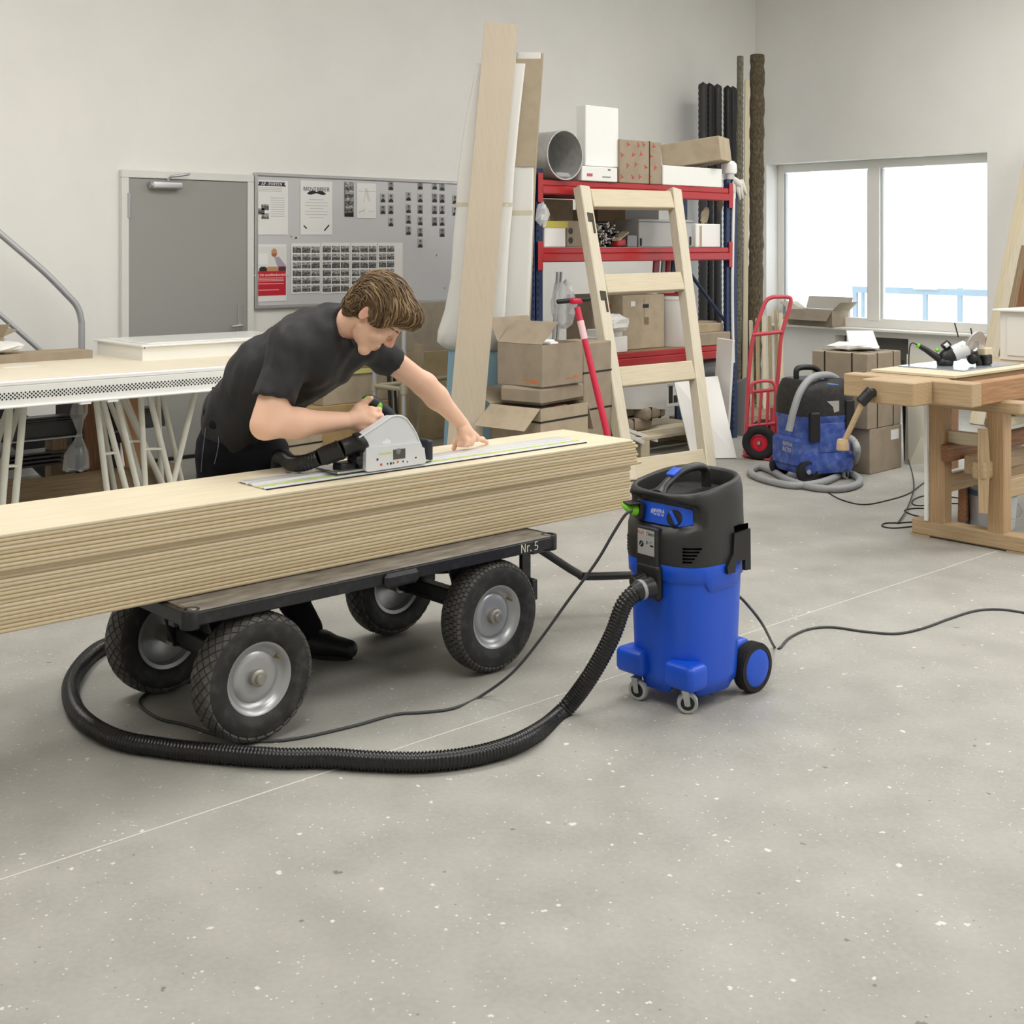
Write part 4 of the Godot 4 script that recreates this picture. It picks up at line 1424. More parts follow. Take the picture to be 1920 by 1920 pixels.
		for yy in [0.0, 0.016]:
			var ring := []
			for i in 28:
				var a := TAU * i / 28
				var l := 0.136 * cos(a)
				var wd := (0.048 if l > 0 else 0.04) * sin(a)
				ring.append(f0 + dir * (0.105 + l * 1.08) + dir.cross(up) * -wd + up * (yy - f0.y))
			fl.append(ring)
		wpart(sh_, "sole", sole.rings(fl), M.rubber)
	build_hair(t, H, hb, S)


func build_hair(t: Node3D, H: Transform3D, hb: Basis, S: float) -> void:
	var hm := grain("hair_dark", [rgb(70, 52, 32), rgb(98, 76, 48), rgb(124, 98, 62)], Vector3(20, 20, 20), 0.55, 0.05, 2, 61)
	var hl := mat("hair_light", rgb(150, 124, 88), 0.5)
	var hd := mat("hair_deep", rgb(84, 62, 38), 0.55)
	var pr := []
	pr.append(ell(H * Vector3(0, 0.046, -0.018), Vector3(0.088, 0.092, 0.104) * S, hb))
	pr.append(ell(H * Vector3(0, 0.0, -0.062), Vector3(0.074, 0.085, 0.052) * S, hb))
	pr.append(ell(H * Vector3(0, 0.082, 0.064), Vector3(0.076, 0.046, 0.054) * S, hb))
	for s in [-1, 1]:
		pr.append(ell(H * Vector3(s * 0.068, 0.03, 0.02), Vector3(0.02, 0.05, 0.045) * S, hb))
	pr.append(ell(H * Vector3(0, -0.045, 0.115), Vector3(0.12, 0.085, 0.085) * S, hb, true))
	var nz := FastNoiseLite.new()
	nz.seed = 8
	nz.frequency = 1.0
	var inv := H.affine_inverse()
	var waves := func(p: Vector3) -> float:
		var v := inv * p
		return nz.get_noise_3d(v.x * 95, v.y * 95, v.z * 16) * 0.006
	var b := B.new()
	body(b, pr, 0.02, 0.0048, waves)
	var h := wpart(t, "hair", b, hm, "dark blond tousled hair")
	# locks laid on the shell: each starts somewhere on it and is combed towards the forehead and down
	var r2 := RandomNumberGenerator.new()
	r2.seed = 99
	var mid := Vector3(0, 0.035, -0.02)
	for set_ in 3:
		var lb := B.new()
		for i in 850:
			var d := Vector3(r2.randfn(), r2.randfn(), r2.randfn()).normalized()
			if d.y < -0.75: continue
			var flow := Vector3(r2.randf_range(-0.3, 0.3), r2.randf_range(-0.4, 0.15), r2.randf_range(0.1, 0.5))
			var wav := r2.randf_range(-0.8, 0.8)
			var lift := r2.randf_range(0.0, 0.008)
			var pts := []
			for k in 7:
				var lo := 0.05
				var hi := 0.2
				for j in 7:
					var m := (lo + hi) / 2
					if blend(pr, H * (mid + d * m), 0.02) < 0.0: lo = m
					else: hi = m
				if lo < 0.055: break
				var q := mid + d * (lo + 0.0005 + lift * sin(k * 0.5))
				if q.distance_to(Vector3(-0.085, -0.018, -0.012)) < 0.027 or q.distance_to(Vector3(0.085, -0.018, -0.012)) < 0.027: break
				pts.append(H * q)
				var f := Vector3(1, 0, 0).cross(d) + flow + Vector3(0, -0.45, 0.55) * absf(d.x) + Vector3(wav * sin(k * 1.1 + wav * 9.0), 0, 0)
				f = (f - d * f.dot(d)).normalized()
				d = (d + f * 0.14).normalized()
			if pts.size() < 4: continue
			var w := r2.randf_range(0.0011, 0.0026) * S
			var rad := []
			for k in pts.size(): rad.append(w * [0.4, 0.9, 1.0, 1.0, 0.8, 0.55, 0.15][k] if k < pts.size() - 1 else w * 0.12)
			lb.tube(pts, rad, 5)
		wpart(h, "locks", lb, [hm, hl, hd][set_])


# ---- shared builders for the things along the walls
# front face of a thing standing at depth z, given by a rectangle of pixels: [x0, x1, y0, y1]
func rect_z(x0: float, y0: float, x1: float, y1: float, z: float) -> Array:
	var m := (y0 + y1) / 2
	var a := on_z(x0, m, z)
	var c := on_z(x1, m, z)
	var mid := (x0 + x1) / 2
	return [a.x, c.x, on_z(mid, y1, z).y, on_z(mid, y0, z).y]
# a carton; how: open (flap angles front, back, left, right), strap, tape, low (height of a band of tape)
func carton(label: String, at: Vector3, s: Vector3, turn: float, m: Material, how := {}, called := "cardboard_box", group := "") -> Node3D:
	var t := thing(called, label, "box", at, turn, group)
	var h := s / 2
	var w := 0.004
	if how.has("open"):
		part(t, "bottom", B.new().box(Vector3(0, w / 2, 0), Vector3(s.x, w, s.z)), m)
		for k in 4:
			var along := k < 2
			var sg := -1.0 if k % 2 else 1.0
			var c := Vector3(0, h.y, sg * (h.z - w / 2)) if along else Vector3(sg * (h.x - w / 2), h.y, 0)
			part(t, "side", B.new().box(c, Vector3(s.x, s.y, w) if along else Vector3(w, s.y, s.z - w * 2)), m)
			var ang: float = how.open[k]
			if ang < -900: continue
			var len_: float = minf(s.z, s.x) * 0.48
			var f := part(t, "flap", B.new().box(Vector3(0, 0, sg * len_ / 2) if along else Vector3(sg * len_ / 2, 0, 0), Vector3(s.x - 0.006, 0.003, len_) if along else Vector3(len_, 0.003, s.z - 0.006)), m)
			f.position = Vector3(0, s.y + 0.002, sg * h.z) if along else Vector3(sg * h.x, s.y + 0.002, 0)
			f.rotation_degrees = Vector3(-ang * sg, 0, 0) if along else Vector3(0, 0, ang * sg)
	else:
		part(t, "body", B.new().box(Vector3(0, h.y, 0), s, minf(0.005, h.y * 0.3)), m)
		if not how.has("plain"):
			part(t, "tape_strip", B.new().box(Vector3(0, s.y + 0.0004, 0), Vector3(s.x + 0.002, 0.0008, 0.05)), M.tape)
			part(t, "tape_strip", B.new().box(Vector3(-h.x - 0.0004, s.y * 0.9, 0), Vector3(0.0008, s.y * 0.2, 0.05)), M.tape)
	for y in how.get("bands", []):
		part(t, "strap", B.new().box(Vector3(0, y, 0), Vector3(s.x + 0.004, 0.012, s.z + 0.004)), M.strap)
	for x in how.get("strap", []):
		var b := B.new()
		b.box(Vector3(x, h.y, 0), Vector3(0.012, s.y + 0.003, s.z + 0.003))
		part(t, "strap", b, M.strap)
	for z in how.get("strap_z", []):
		part(t, "strap", B.new().box(Vector3(0, h.y, z), Vector3(s.x + 0.003, s.y + 0.003, 0.012)), M.strap)
	return t
func crumple(c: Vector3, r: Vector3, seed_: int, rough := 0.35) -> B:
	var b := B.new()
	var r2 := RandomNumberGenerator.new()
	r2.seed = seed_
	var rows := 7
	var seg := 11
	var rs := []
	for j in rows:
		var ring := []
		var a := -PI / 2 + PI * (j + 0.5) / rows
		for k in seg:
			var t := TAU * k / seg
			var q := 1.0 - rough * r2.randf()
			ring.append(c + Vector3(cos(t) * cos(a), sin(a), -sin(t) * cos(a)) * r * q)
		rs.append(ring)
	return b.rings(rs, true, true, -1)
# a straight bar of rectangular section from a to b
func bar(a: Vector3, b: Vector3, w: float, d: float, side := Vector3.UP) -> B:
	var y := (b - a).normalized()
	var x := y.cross(side).normalized()
	if x.length() < 0.1: x = Vector3.RIGHT
	var z := x.cross(y)
	var q := B.new()
	q.xf = Transform3D(Basis(x, y, z), (a + b) / 2)
	q.box(Vector3.ZERO, Vector3(w, (b - a).length(), d), minf(w, d) * 0.08)
	return q


func build_left() -> void:
	var z := WALL_Z
	# door in the back wall
	var d := Node3D.new()
	d.name = "door_1"
	d.set_meta("kind", "structure")
	add_child(d)
	d.position = Vector3(4.72, 0, z)
	var dm := mat("door_grey", rgb(156, 157, 152), 0.55)
	var fm := mat("door_frame", rgb(226, 226, 222), 0.5)
	part(d, "leaf", B.new().box(Vector3(0, 1.053, 0.02), Vector3(0.985, 2.095, 0.04), 0.003), dm)
	var f := B.new()
	for s in [-1, 1]: f.box(Vector3(s * 0.522, 1.052, 0.024), Vector3(0.056, 2.104, 0.05), 0.003)
	f.box(Vector3(0, 2.133, 0.024), Vector3(1.1, 0.056, 0.05), 0.003)
	part(d, "frame", f, fm)
	part(d, "threshold", B.new().box(Vector3(0, 0.012, 0.05), Vector3(0.99, 0.024, 0.06)), M.black)
	var cl := part(d, "door_closer", rounded(Vector3(-0.21, 2.055, 0.075), Vector3(0.24, 0.055, 0.06), 0.012), M.aluminium)
	part(cl, "arm", B.new().tube([Vector3(-0.2, 2.09, 0.08), Vector3(-0.19, 2.12, 0.1), Vector3(-0.13, 2.13, 0.16), Vector3(-0.04, 2.145, 0.1)], 0.011, 8), M.aluminium)
	part(cl, "end_cap", B.new().cyl(Vector3(-0.345, 2.055, 0.075), Vector3(-0.325, 2.055, 0.075), 0.027, -1, 16), M.galvanised)
	for y in [1.9, 0.3]:
		part(d, "hinge", B.new().cyl(Vector3(-0.496, y - 0.09, 0.05), Vector3(-0.496, y + 0.09, 0.05), 0.011), M.galvanised)
	var hp := part(d, "handle_plate", B.new().box(Vector3(0.43, 1.02, 0.044), Vector3(0.045, 0.26, 0.008), 0.003), M.aluminium)
	part(hp, "lever", B.new().tube(spline([Vector3(0.43, 0.985, 0.045), Vector3(0.43, 0.985, 0.085), Vector3(0.4, 0.985, 0.095), Vector3(0.325, 0.98, 0.095)], 4), 0.01, 10), M.aluminium)

	# stair railing and stringer at the wall
	var zr := -8.48
	var t := thing("stair_railing", "galvanised tubular handrail bent down to the floor along the back wall", "railing", Vector3(3.73, 0, zr))
	var up := [on_z(-160, 300, zr), on_z(0, 438, zr), on_z(80, 507, zr), on_z(125, 552, zr), on_z(144, 574, zr), on_z(152, 600, zr), on_z(153, 640, zr)]
	var e: Vector3 = up[-1]
	up.append(Vector3(e.x, 0.0, zr))
	wpart(t, "handrail", B.new().tube(spline(up, 6), 0.0225, 14), M.galvanised)
	var lo := [on_z(-160, 450, zr), on_z(0, 590, zr), on_z(88, 668, zr), on_z(140, 715, zr)]
	wpart(t, "lower_tube", B.new().tube(lo, 0.0175, 12), M.galvanised)
	var sc := thing("staircase", "black steel stair stringer with treads under the handrail", "stairs", Vector3(3.2, 0, -8.5))
	var q := PackedVector2Array()
	for v in [[-150, 618], [0, 752], [52, 780], [100, 822], [150, 880], [150, 915], [90, 915], [0, 815], [-150, 690]]:
		var p := on_z(v[0], v[1], -8.52)
		q.append(Vector2(p.x, maxf(p.y, 0.0)))
	wpart(sc, "stringer", B.new().prism(q, -8.54, -8.5), M.black_steel)
	for i in 5:
		var p := on_z(80 - i * 52.0, 835 - i * 44.0, -8.54)
		wpart(sc, "tread", B.new().box(Vector3(p.x, p.y, -8.7), Vector3(0.24, 0.03, 0.3)), M.black_steel)

	# long panel on trestles
	var th := 0.92
	var zt := -6.383
	var pt := thing("long_panel", "long pale panel with white perforated front strip lying across white trestles", "panel", Vector3(2.6, th - 0.03, -7.0))
	var pale := grain("pale_top", [rgb(226, 214, 188), rgb(234, 224, 202), rgb(238, 230, 212)], Vector3(0.6, 8, 8), 0.5, 0.02, 3, 71)
	var X0 := 0.9
	var X1 := 4.15
	wpart(pt, "top", B.new().box(Vector3((X0 + X1) / 2, th - 0.015, zt - 0.66), Vector3(X1 - X0, 0.03, 1.3)), pale)
	var L := X1 - X0
	var xm := (X0 + X1) / 2
	wpart(pt, "front_lip", B.new().box(Vector3(xm, th - 0.002, zt - 0.005), Vector3(L, 0.026, 0.03), 0.006), M.white_gloss)
	wpart(pt, "front_strip", B.new().box(Vector3(xm, th - 0.066, zt + 0.002), Vector3(L, 0.104, 0.014), 0.003), M.white)
	wpart(pt, "bottom_lip", B.new().box(Vector3(xm, th - 0.118, zt + 0.008), Vector3(L, 0.012, 0.03), 0.004), M.white_gloss)
	var hb := B.new()
	for r in 4:
		for k in int(L / 0.021):
			hb.at(tf(Vector3(X0 + (k + 0.5 * (r % 2)) * 0.021 + 0.01, th - 0.05 - r * 0.0092, zt + 0.0093), rot(0, 0, 45))).box(Vector3.ZERO, Vector3(0.0085, 0.0085, 0.001))
	var pf := wpart(pt, "perforation", hb, mat("hole_dark", rgb(40, 42, 44), 0.9))
	pf.set_meta("kind", "stuff")
	for x in [158, 209]:
		var p := on_z(x, 755, zt)
		wpart(pt, "clip", B.new().box(Vector3(p.x, th - 0.128, zt + 0.006), Vector3(0.06, 0.014, 0.03), 0.002), M.white_gloss)
	# trestles: each leg from a top pixel to a lower one, at depth z
	var tm := mat("trestle_white", rgb(218, 217, 206), 0.5)
	var labs := ["white metal trestle with straight legs under the end of the long panel", "paint-worn white trestle carrying the long panel beside the hanging plastic bag", "white trestle with adjustable legs carrying the middle of the long panel", "cream metal trestle with splayed legs beside the grey door"]
	var sets := [[[18, 768, 4, 945, -6.62], [44, 765, 28, 945, -6.62], [14, 770, -12, 850, -7.4], [34, 768, 10, 850, -7.4]],
		[[181, 756, 200, 915, -6.62], [193, 752, 235, 912, -6.62], [186, 756, 201, 840, -7.4], [205, 752, 240, 840, -7.4]],
		[[219, 750, 250, 880, -6.62], [230, 748, 292, 880, -6.8], [221, 750, 244, 830, -7.4], [236, 748, 270, 830, -7.4]],
		[[264, 746, 272, 905, -6.62], [281, 745, 320, 905, -6.62], [296, 745, 301, 860, -7.3], [304, 744, 331, 860, -7.3]],
		[[300, 742, 306, 900, -6.95], [366, 735, 326, 900, -6.62]]]
	for i in 4:
		var legs: Array = sets[i] if i < 3 else sets[3] + [sets[4][1]]
		var tr := thing("trestle", labs[i], "trestle", Vector3(on_z(legs[0][0], 760, -7.0).x, 0, -7.0), 0, "trestles under the long panel")
		var tops := []
		for l in legs:
			var a := on_z(l[0], l[1], l[4])
			var b := on_z(l[2], l[3], l[4])
			var k := (a.y - 0.0) / (a.y - b.y)
			var foot := a + (b - a) * k
			var tp := a + (b - a) * ((a.y - th + 0.03) / (a.y - b.y))
			tops.append(tp)
			wpart(tr, "leg", B.new().cyl(foot, tp, 0.0165 if i else 0.0185, -1, 12), tm)
			if i == 2: wpart(tr, "foot_tube", B.new().cyl(foot, foot.lerp(tp, 0.4), 0.011, -1, 10), M.galvanised)
		var m0: Vector3 = (tops[0] + tops[1]) / 2
		wpart(tr, "top_bar", B.new().box(Vector3(m0.x, th - 0.05, -7.0), Vector3(0.04, 0.04, 1.0), 0.004), tm)
		var p0 := on_z(lerpf(legs[0][0], legs[0][2], 0.6), lerpf(legs[0][1], legs[0][3], 0.6), legs[0][4])
		var p1 := on_z(lerpf(legs[1][0], legs[1][2], 0.6), lerpf(legs[1][1], legs[1][3], 0.6), legs[1][4])
		wpart(tr, "cross_bar", bar(p0, p1, 0.03, 0.012), tm)

	# things on the panel
	var wb := thing("white_carcass", "long white box with a thin overhanging lid lying on the pale panel", "box", Vector3(3.49, th, -7.1))
	part(wb, "body", B.new().box(Vector3(0.55, 0.042, -0.31), Vector3(1.1, 0.084, 0.62)), mat("carcass_white", rgb(236, 235, 229), 0.45))
	part(wb, "lid", B.new().box(Vector3(0.55, 0.089, -0.31), Vector3(1.13, 0.011, 0.67), 0.002), M.white_gloss)
	part(wb, "lid_step", B.new().box(Vector3(0.57, 0.098, -0.31), Vector3(1.05, 0.008, 0.56), 0.002), M.white_gloss)
	part(wb, "screw_hole", B.new().cyl(Vector3(0.012, 0.075, -0.0005), Vector3(0.012, 0.075, 0.001), 0.004), M.black)
	var tray := thing("cardboard_tray", "flat brown cardboard tray lying behind the white box on the panel", "tray", Vector3(2.55, th, -7.58))
	part(tray, "front", B.new().box(Vector3(0, 0.024, 0.1), Vector3(1.6, 0.048, 0.006)), M.card_grey)
	part(tray, "sheet", B.new().box(Vector3(0, 0.045, -0.02), Vector3(1.58, 0.006, 0.23)), M.card)
	part(tray, "end", B.new().box(Vector3(0.797, 0.024, -0.02), Vector3(0.006, 0.048, 0.24)), M.card_grey)
	var ob := carton("open brown carton tipped on the tray with white packing paper", Vector3(2.66, th + 0.075, -7.6), Vector3(0.3, 0.09, 0.2), 15, M.card_grey, {"open": [60, 80, 20, 30]})
	ob.rotation_degrees.x = 8
	single("packing_paper", "crumpled white packing paper in front of the tipped carton", "paper", crumple(Vector3(0, 0.045, 0), Vector3(0.15, 0.05, 0.09), 3), M.paper, Vector3(2.83, th + 0.049, -7.58))
	single("paper_slip", "small white paper slip lying on the pale panel", "paper", B.new().box(Vector3.ZERO, Vector3(0.2, 0.002, 0.05)), M.paper, Vector3(2.8, th + 0.0015, -7.2))

	# below the panel: black steel, timber, a board and a plastic bag
	var bs := thing("steel_beam", "long black steel section lying on timber under the long panel", "steel beam", Vector3(2.9, 0.46, -7.85))
	var a0 := on_z(-60, 838, -7.8)
	var a1 := on_z(222, 832, -7.8)
	part(bs, "web", B.new().box(Vector3(0, 0, 0), Vector3(2.2, 0.09, 0.08), 0.003), M.black_steel)
	for y in [0.05, 0.065, 0.08]:
		part(bs, "flange", B.new().box(Vector3(0, y, 0), Vector3(2.2, 0.008, 0.11)), M.black_steel)
	part(bs, "bottom_flange", B.new().box(Vector3(0, -0.048, 0.02), Vector3(2.2, 0.008, 0.13)), M.galvanised)
	var st := thing("steel_plates", "pile of black steel strips on the timber below the beam", "steel strip", Vector3(2.7, 0.27, -7.75))
	for i in 4: part(st, "strip", B.new().box(Vector3(0.02 * i, i * 0.02, -0.03 * i), Vector3(1.1, 0.012, 0.16)), M.black_steel)
	for i in 2:
		single("timber_block", ["pale timber block propping the black steel beam", "pale timber block standing beside the black steel strips"][i], "timber", B.new().box(Vector3.ZERO, Vector3(0.1, 0.41 if i == 0 else 0.2, 0.1), 0.004), M.grey_wood_1, Vector3(3.27 if i == 0 else 2.3, 0.205 if i == 0 else 0.1, -7.83))
	single("floor_timber", "long pale timber beam lying on the floor under the long panel", "timber", B.new().box(Vector3.ZERO, Vector3(2.6, 0.22, 0.12), 0.006), M.grey_wood_0, Vector3(2.6, 0.11, -7.5))
	var mc := thing("black_machine", "black machine housing with brackets standing under the long panel", "machine", Vector3(3.55, 0, -7.95))
	part(mc, "housing", rounded(Vector3(0, 0.5, 0), Vector3(0.36, 0.34, 0.3), 0.03), M.black)
	part(mc, "stand", B.new().box(Vector3(0, 0.17, 0), Vector3(0.3, 0.34, 0.24), 0.01), M.black_steel)
	part(mc, "bracket", B.new().cyl(Vector3(-0.1, 0.2, 0.14), Vector3(0.1, 0.34, 0.16), 0.012), M.galvanised)
	part(mc, "lug", B.new().box(Vector3(0.05, 0.7, 0.05), Vector3(0.12, 0.06, 0.1), 0.01), M.black)
	var br := bar(on_z(172, 750, -7.75), on_z(172, 750, -7.75) + Vector3(0.02, -0.82, 0.12), 0.14, 0.02, Vector3(0, 0, 1))
	single("brown_board", "narrow brown board standing upright behind the worn trestle", "board", br, M.brown_1)
	var br2 := bar(on_z(238, 748, -7.7) , on_z(255, 905, -7.45) + Vector3(0.05, -0.38, 0.1), 0.16, 0.02, Vector3(0, 0, 1))
	single("brown_board", "orange-brown board leaning behind the adjustable trestle", "board", br2, mat("orange_wood", rgb(184, 136, 92), 0.55))
	var bag := mat("clear_bag", Color(0.9, 0.92, 0.93, 0.14), 0.1)
	bag.transparency = BaseMaterial3D.TRANSPARENCY_ALPHA
	var rs := []
	for v in [[152, 757, 0.05], [150, 775, 0.06], [148, 790, 0.035], [150, 810, 0.015], [148, 825, 0.03], [146, 850, 0.08], [146, 880, 0.09]]:
		var p := on_z(v[0], v[1], -7.05)
		var ring := []
		for k in 12:
			var an := TAU * k / 12
			ring.append(p + Vector3(cos(an) * v[2] * (0.8 + 0.3 * sin(k * 2.7)), 0.01 * sin(k * 1.9), -sin(an) * v[2] * 0.5))
		rs.append(ring)
	rs.reverse()
	single("plastic_bag", "clear plastic bag hanging twisted from the long panel", "bag", B.new().rings(rs, true, true, -1), bag)
	build_board()


# ---- the notice board and what is pinned to it
func photo_tex(seed_: int, kind: int) -> ImageTexture:
	var r2 := RandomNumberGenerator.new()
	r2.seed = seed_
	var im: Image
	if kind == 0:
		im = Image.create(24, 36, false, Image.FORMAT_RGB8)
		im.fill(Color.from_hsv(0, 0, r2.randf_range(0.5, 0.7)))
		var dark := Color.from_hsv(0, 0, r2.randf_range(0.12, 0.25))
		var face := Color.from_hsv(0, 0, r2.randf_range(0.42, 0.58))
		for y in 36:
			for x in 24:
				var u := Vector2((x - 11.5) / 6.0, (y - 12.0) / 8.0)
				if u.length() < 1.0: im.set_pixel(x, y, dark if u.y < -0.35 else face)
				var v := Vector2((x - 11.5) / 11.5, (y - 34.0) / 13.0)
				if v.length() < 1.0 and u.length() >= 1.0: im.set_pixel(x, y, dark)
	else:
		im = Image.create(30, 26, false, Image.FORMAT_RGB8)
		var n := FastNoiseLite.new()
		n.seed = seed_
		n.frequency = 0.09
		var hz := r2.randi_range(6, 16)
		for y in 26:
			for x in 30:
				var g := 0.45 + n.get_noise_2d(x, y * 1.6) * 0.5 + (0.18 if y < hz else -0.08)
				im.set_pixel(x, y, Color.from_hsv(0, 0, clampf(g, 0.08, 0.8)))
	return ImageTexture.create_from_image(im)
func pinned(called: String, label: String, cat: String, x0: float, y0: float, x1: float, y1: float, m: Material, group := "", lift := 0.0) -> Node3D:
	var z := WALL_Z + 0.034 + lift
	var a := on_z(x0, y0, z)
	var b := on_z(x1, y1, z)
	var a2 := on_z(x0, y1, z)
	var t := thing(called, label, cat, Vector3(a.x, a2.y, z), 0, group)
	t.set_meta("size", Vector2(b.x - a.x, a.y - a2.y))
	part(t, "sheet", sheet(Vector2(b.x - a.x, a.y - a2.y)), m)
	return t
func sheet(s: Vector2) -> B:
	var q := B.new()
	q.uvquad(Vector3(0, 0, 0.001), Vector3(s.x, 0, 0.001), Vector3(s.x, s.y, 0.001), Vector3(0, s.y, 0.001))
	q.st.set_uv(Vector2(0.01, 0.01))
	q.quad(Vector3(0, 0, 0), Vector3(0, s.y, 0), Vector3(s.x, s.y, 0), Vector3(s.x, 0, 0))
	q.quad(Vector3(0, 0, 0), Vector3(s.x, 0, 0), Vector3(s.x, 0, 0.001), Vector3(0, 0, 0.001))
	q.quad(Vector3(0, s.y, 0.001), Vector3(s.x, s.y, 0.001), Vector3(s.x, s.y, 0), Vector3(0, s.y, 0))
	return q
func tex_mat(key: String, t: Texture2D) -> StandardMaterial3D:
	if M.has(key): return M[key]
	var m := mat(key, Color.WHITE, 0.6)
	m.albedo_texture = t
	m.texture_repeat = false
	return m


func build_board() -> void:
	var z := WALL_Z
	var bt := thing("notice_board", "large pale grey magnetic notice board in an aluminium frame on the back wall", "notice board", Vector3(6.5, 1.12, z))
	var x0 := 5.3 - 6.5
	var x1 := 7.75 - 6.5
	part(bt, "panel", B.new().box(Vector3((x0 + x1) / 2, 0.525, 0.016), Vector3(x1 - x0, 1.05, 0.03)), mat("board_face_grey", rgb(206, 207, 209), 0.35))
	for s in 2:
		part(bt, "frame_rail", B.new().box(Vector3((x0 + x1) / 2, 1.05 * s, 0.02), Vector3(x1 - x0 + 0.03, 0.028, 0.045), 0.006), M.aluminium)
		part(bt, "frame_post", B.new().box(Vector3(x0 if s == 0 else x1, 0.525, 0.02), Vector3(0.028, 1.05, 0.045), 0.006), M.aluminium)
	var ink := mat("ink", rgb(52, 52, 64), 0.7)
	var faint := mat("faint_ink", rgb(176, 177, 180), 0.7)
	var blk: Material = M.black
	# 1: printed sheet with a dark banner
	var t := pinned("printed_notice", "white notice with a dark ribbon heading on the notice board", "notice", 478, 337, 540, 440, M.paper)
	var s: Vector2 = t.get_meta("size")
	var bp := PackedVector2Array([Vector2(0.0, 0.0), Vector2(1, 0), Vector2(0.94, 0.5), Vector2(0.96, 1), Vector2(0.05, 1), Vector2(0.07, 0.5)])
	for i in bp.size(): bp[i] = Vector2(s.x * (0.06 + 0.88 * bp[i].x), s.y * (0.895 + 0.075 * bp[i].y))
	part(t, "heading_ribbon", B.new().prism(bp, 0.001, 0.0016), ink)
	letters(t, "heading", "AP - PORTEN", s.y * 0.05, mat("ink_white", rgb(226, 226, 232), 0.7), tf(Vector3(s.x * 0.5, s.y * 0.932, 0.002)), true, true)
	for i in 9: part(t, "text_line", B.new().box(Vector3(s.x * 0.68, s.y * (0.68 - i * 0.042), 0.0014), Vector3(s.x * 0.42, s.y * 0.008, 0.0006)), faint)
	for i in 3: part(t, "text_line", B.new().box(Vector3(s.x * 0.45, s.y * (0.86 - i * 0.03), 0.0014), Vector3(s.x * 0.7, s.y * 0.008, 0.0006)), faint)
	for v in [[0.3, 0.5, 1], [0.17, 0.42, 2], [0.3, 0.34, 3]]:
		var p := part(t, "printed_photo", sheet(Vector2(s.x * 0.22, s.y * 0.11)), tex_mat("scene_%d" % v[2], photo_tex(100 + v[2], 1)))
		p.position = Vector3(s.x * (v[0] - 0.11), s.y * (v[1] - 0.05), 0.0015)
	# 2: moustache notice
	t = pinned("printed_notice", "white notice with a black moustache print on the notice board", "notice", 563, 338, 623, 440, M.paper)
	s = t.get_meta("size")
	letters(t, "heading", "MOVEMBER", s.y * 0.075, mat("mid_ink", rgb(110, 110, 112), 0.7), tf(Vector3(s.x * 0.5, s.y * 0.845, 0.0014)), false, true)
	var mp := PackedVector2Array()
	for v in [[0, 0.02], [0.09, 0.06], [0.2, 0.04], [0.28, -0.01], [0.3, 0.0], [0.27, -0.045], [0.18, -0.055], [0.07, -0.03], [0, -0.015], [-0.07, -0.03], [-0.18, -0.055], [-0.27, -0.045], [-0.3, 0.0], [-0.28, -0.01], [-0.2, 0.04], [-0.09, 0.06]]:
		mp.append(Vector2(s.x * (0.5 + v[0]), s.y * (0.78 + v[1] * 0.7)))
	part(t, "moustache", B.new().prism(mp, 0.001, 0.002), blk)
	for i in 7: part(t, "text_line", B.new().box(Vector3(s.x * 0.5, s.y * (0.65 - i * 0.055), 0.0014), Vector3(s.x * (0.7 if i % 3 else 0.45), s.y * 0.008, 0.0006)), faint)
	for v in [[0.15, 0.14, 40.0, 0.12], [0.82, 0.13, -45.0, 0.22]]:
		part(t, "small_print", B.new().at(tf(Vector3(s.x * v[0], s.y * v[1], 0.0014), rot(0, 0, -v[2]))).box(Vector3.ZERO, Vector3(s.x * v[3], s.y * 0.025, 0.0006)), blk)
	# 3: photo strip and drawing
	t = pinned("photo_strip", "narrow black and white photo strip beside a line drawing", "photo", 646, 341, 663, 406, M.black)
	s = t.get_meta("size")
	for i in 4:
		var p := part(t, "printed_photo", sheet(Vector2(s.x * 0.94, s.y * 0.22)), tex_mat("scene_%d" % (i + 4), photo_tex(110 + i, 1)))
		p.position = Vector3(s.x * 0.03, s.y * (0.1 + i * 0.225), 0.0014)
	t = pinned("line_drawing", "white sheet with a thin line drawing of a trestle", "drawing", 669, 343, 705, 409, M.paper)
	s = t.get_meta("size")
	for v in [[0.5, 0.85, 0.35, 0.45], [0.5, 0.85, 0.68, 0.47], [0.06, 0.77, 0.95, 0.77], [0.45, 0.85, 0.6, 0.5], [0.1, 0.2, 0.42, 0.2], [0.6, 0.2, 0.9, 0.2], [0.1, 0.15, 0.42, 0.27]]:
		part(t, "drawn_line", B.new().cyl(Vector3(s.x * v[0], s.y * v[1], 0.0014), Vector3(s.x * v[2], s.y * v[3], 0.0014), 0.0016, -1, 4), faint)
	# 4: red poster
	t = pinned("health_poster", "poster with a red lower half and a photo of two people", "poster", 478, 458, 537, 566, M.paper)
	s = t.get_meta("size")
	var red := mat("poster_red", rgb(196, 28, 48), 0.5)
	part(t, "red_field", B.new().box(Vector3(s.x * 0.5, s.y * 0.315, 0.0013), Vector3(s.x * 0.96, s.y * 0.43, 0.0008)), red)
	var ph := Image.create(60, 50, false, Image.FORMAT_RGB8)
	ph.fill(rgb(226, 226, 224))
	ph.fill_rect(Rect2i(0, 14, 24, 22), rgb(236, 238, 238))
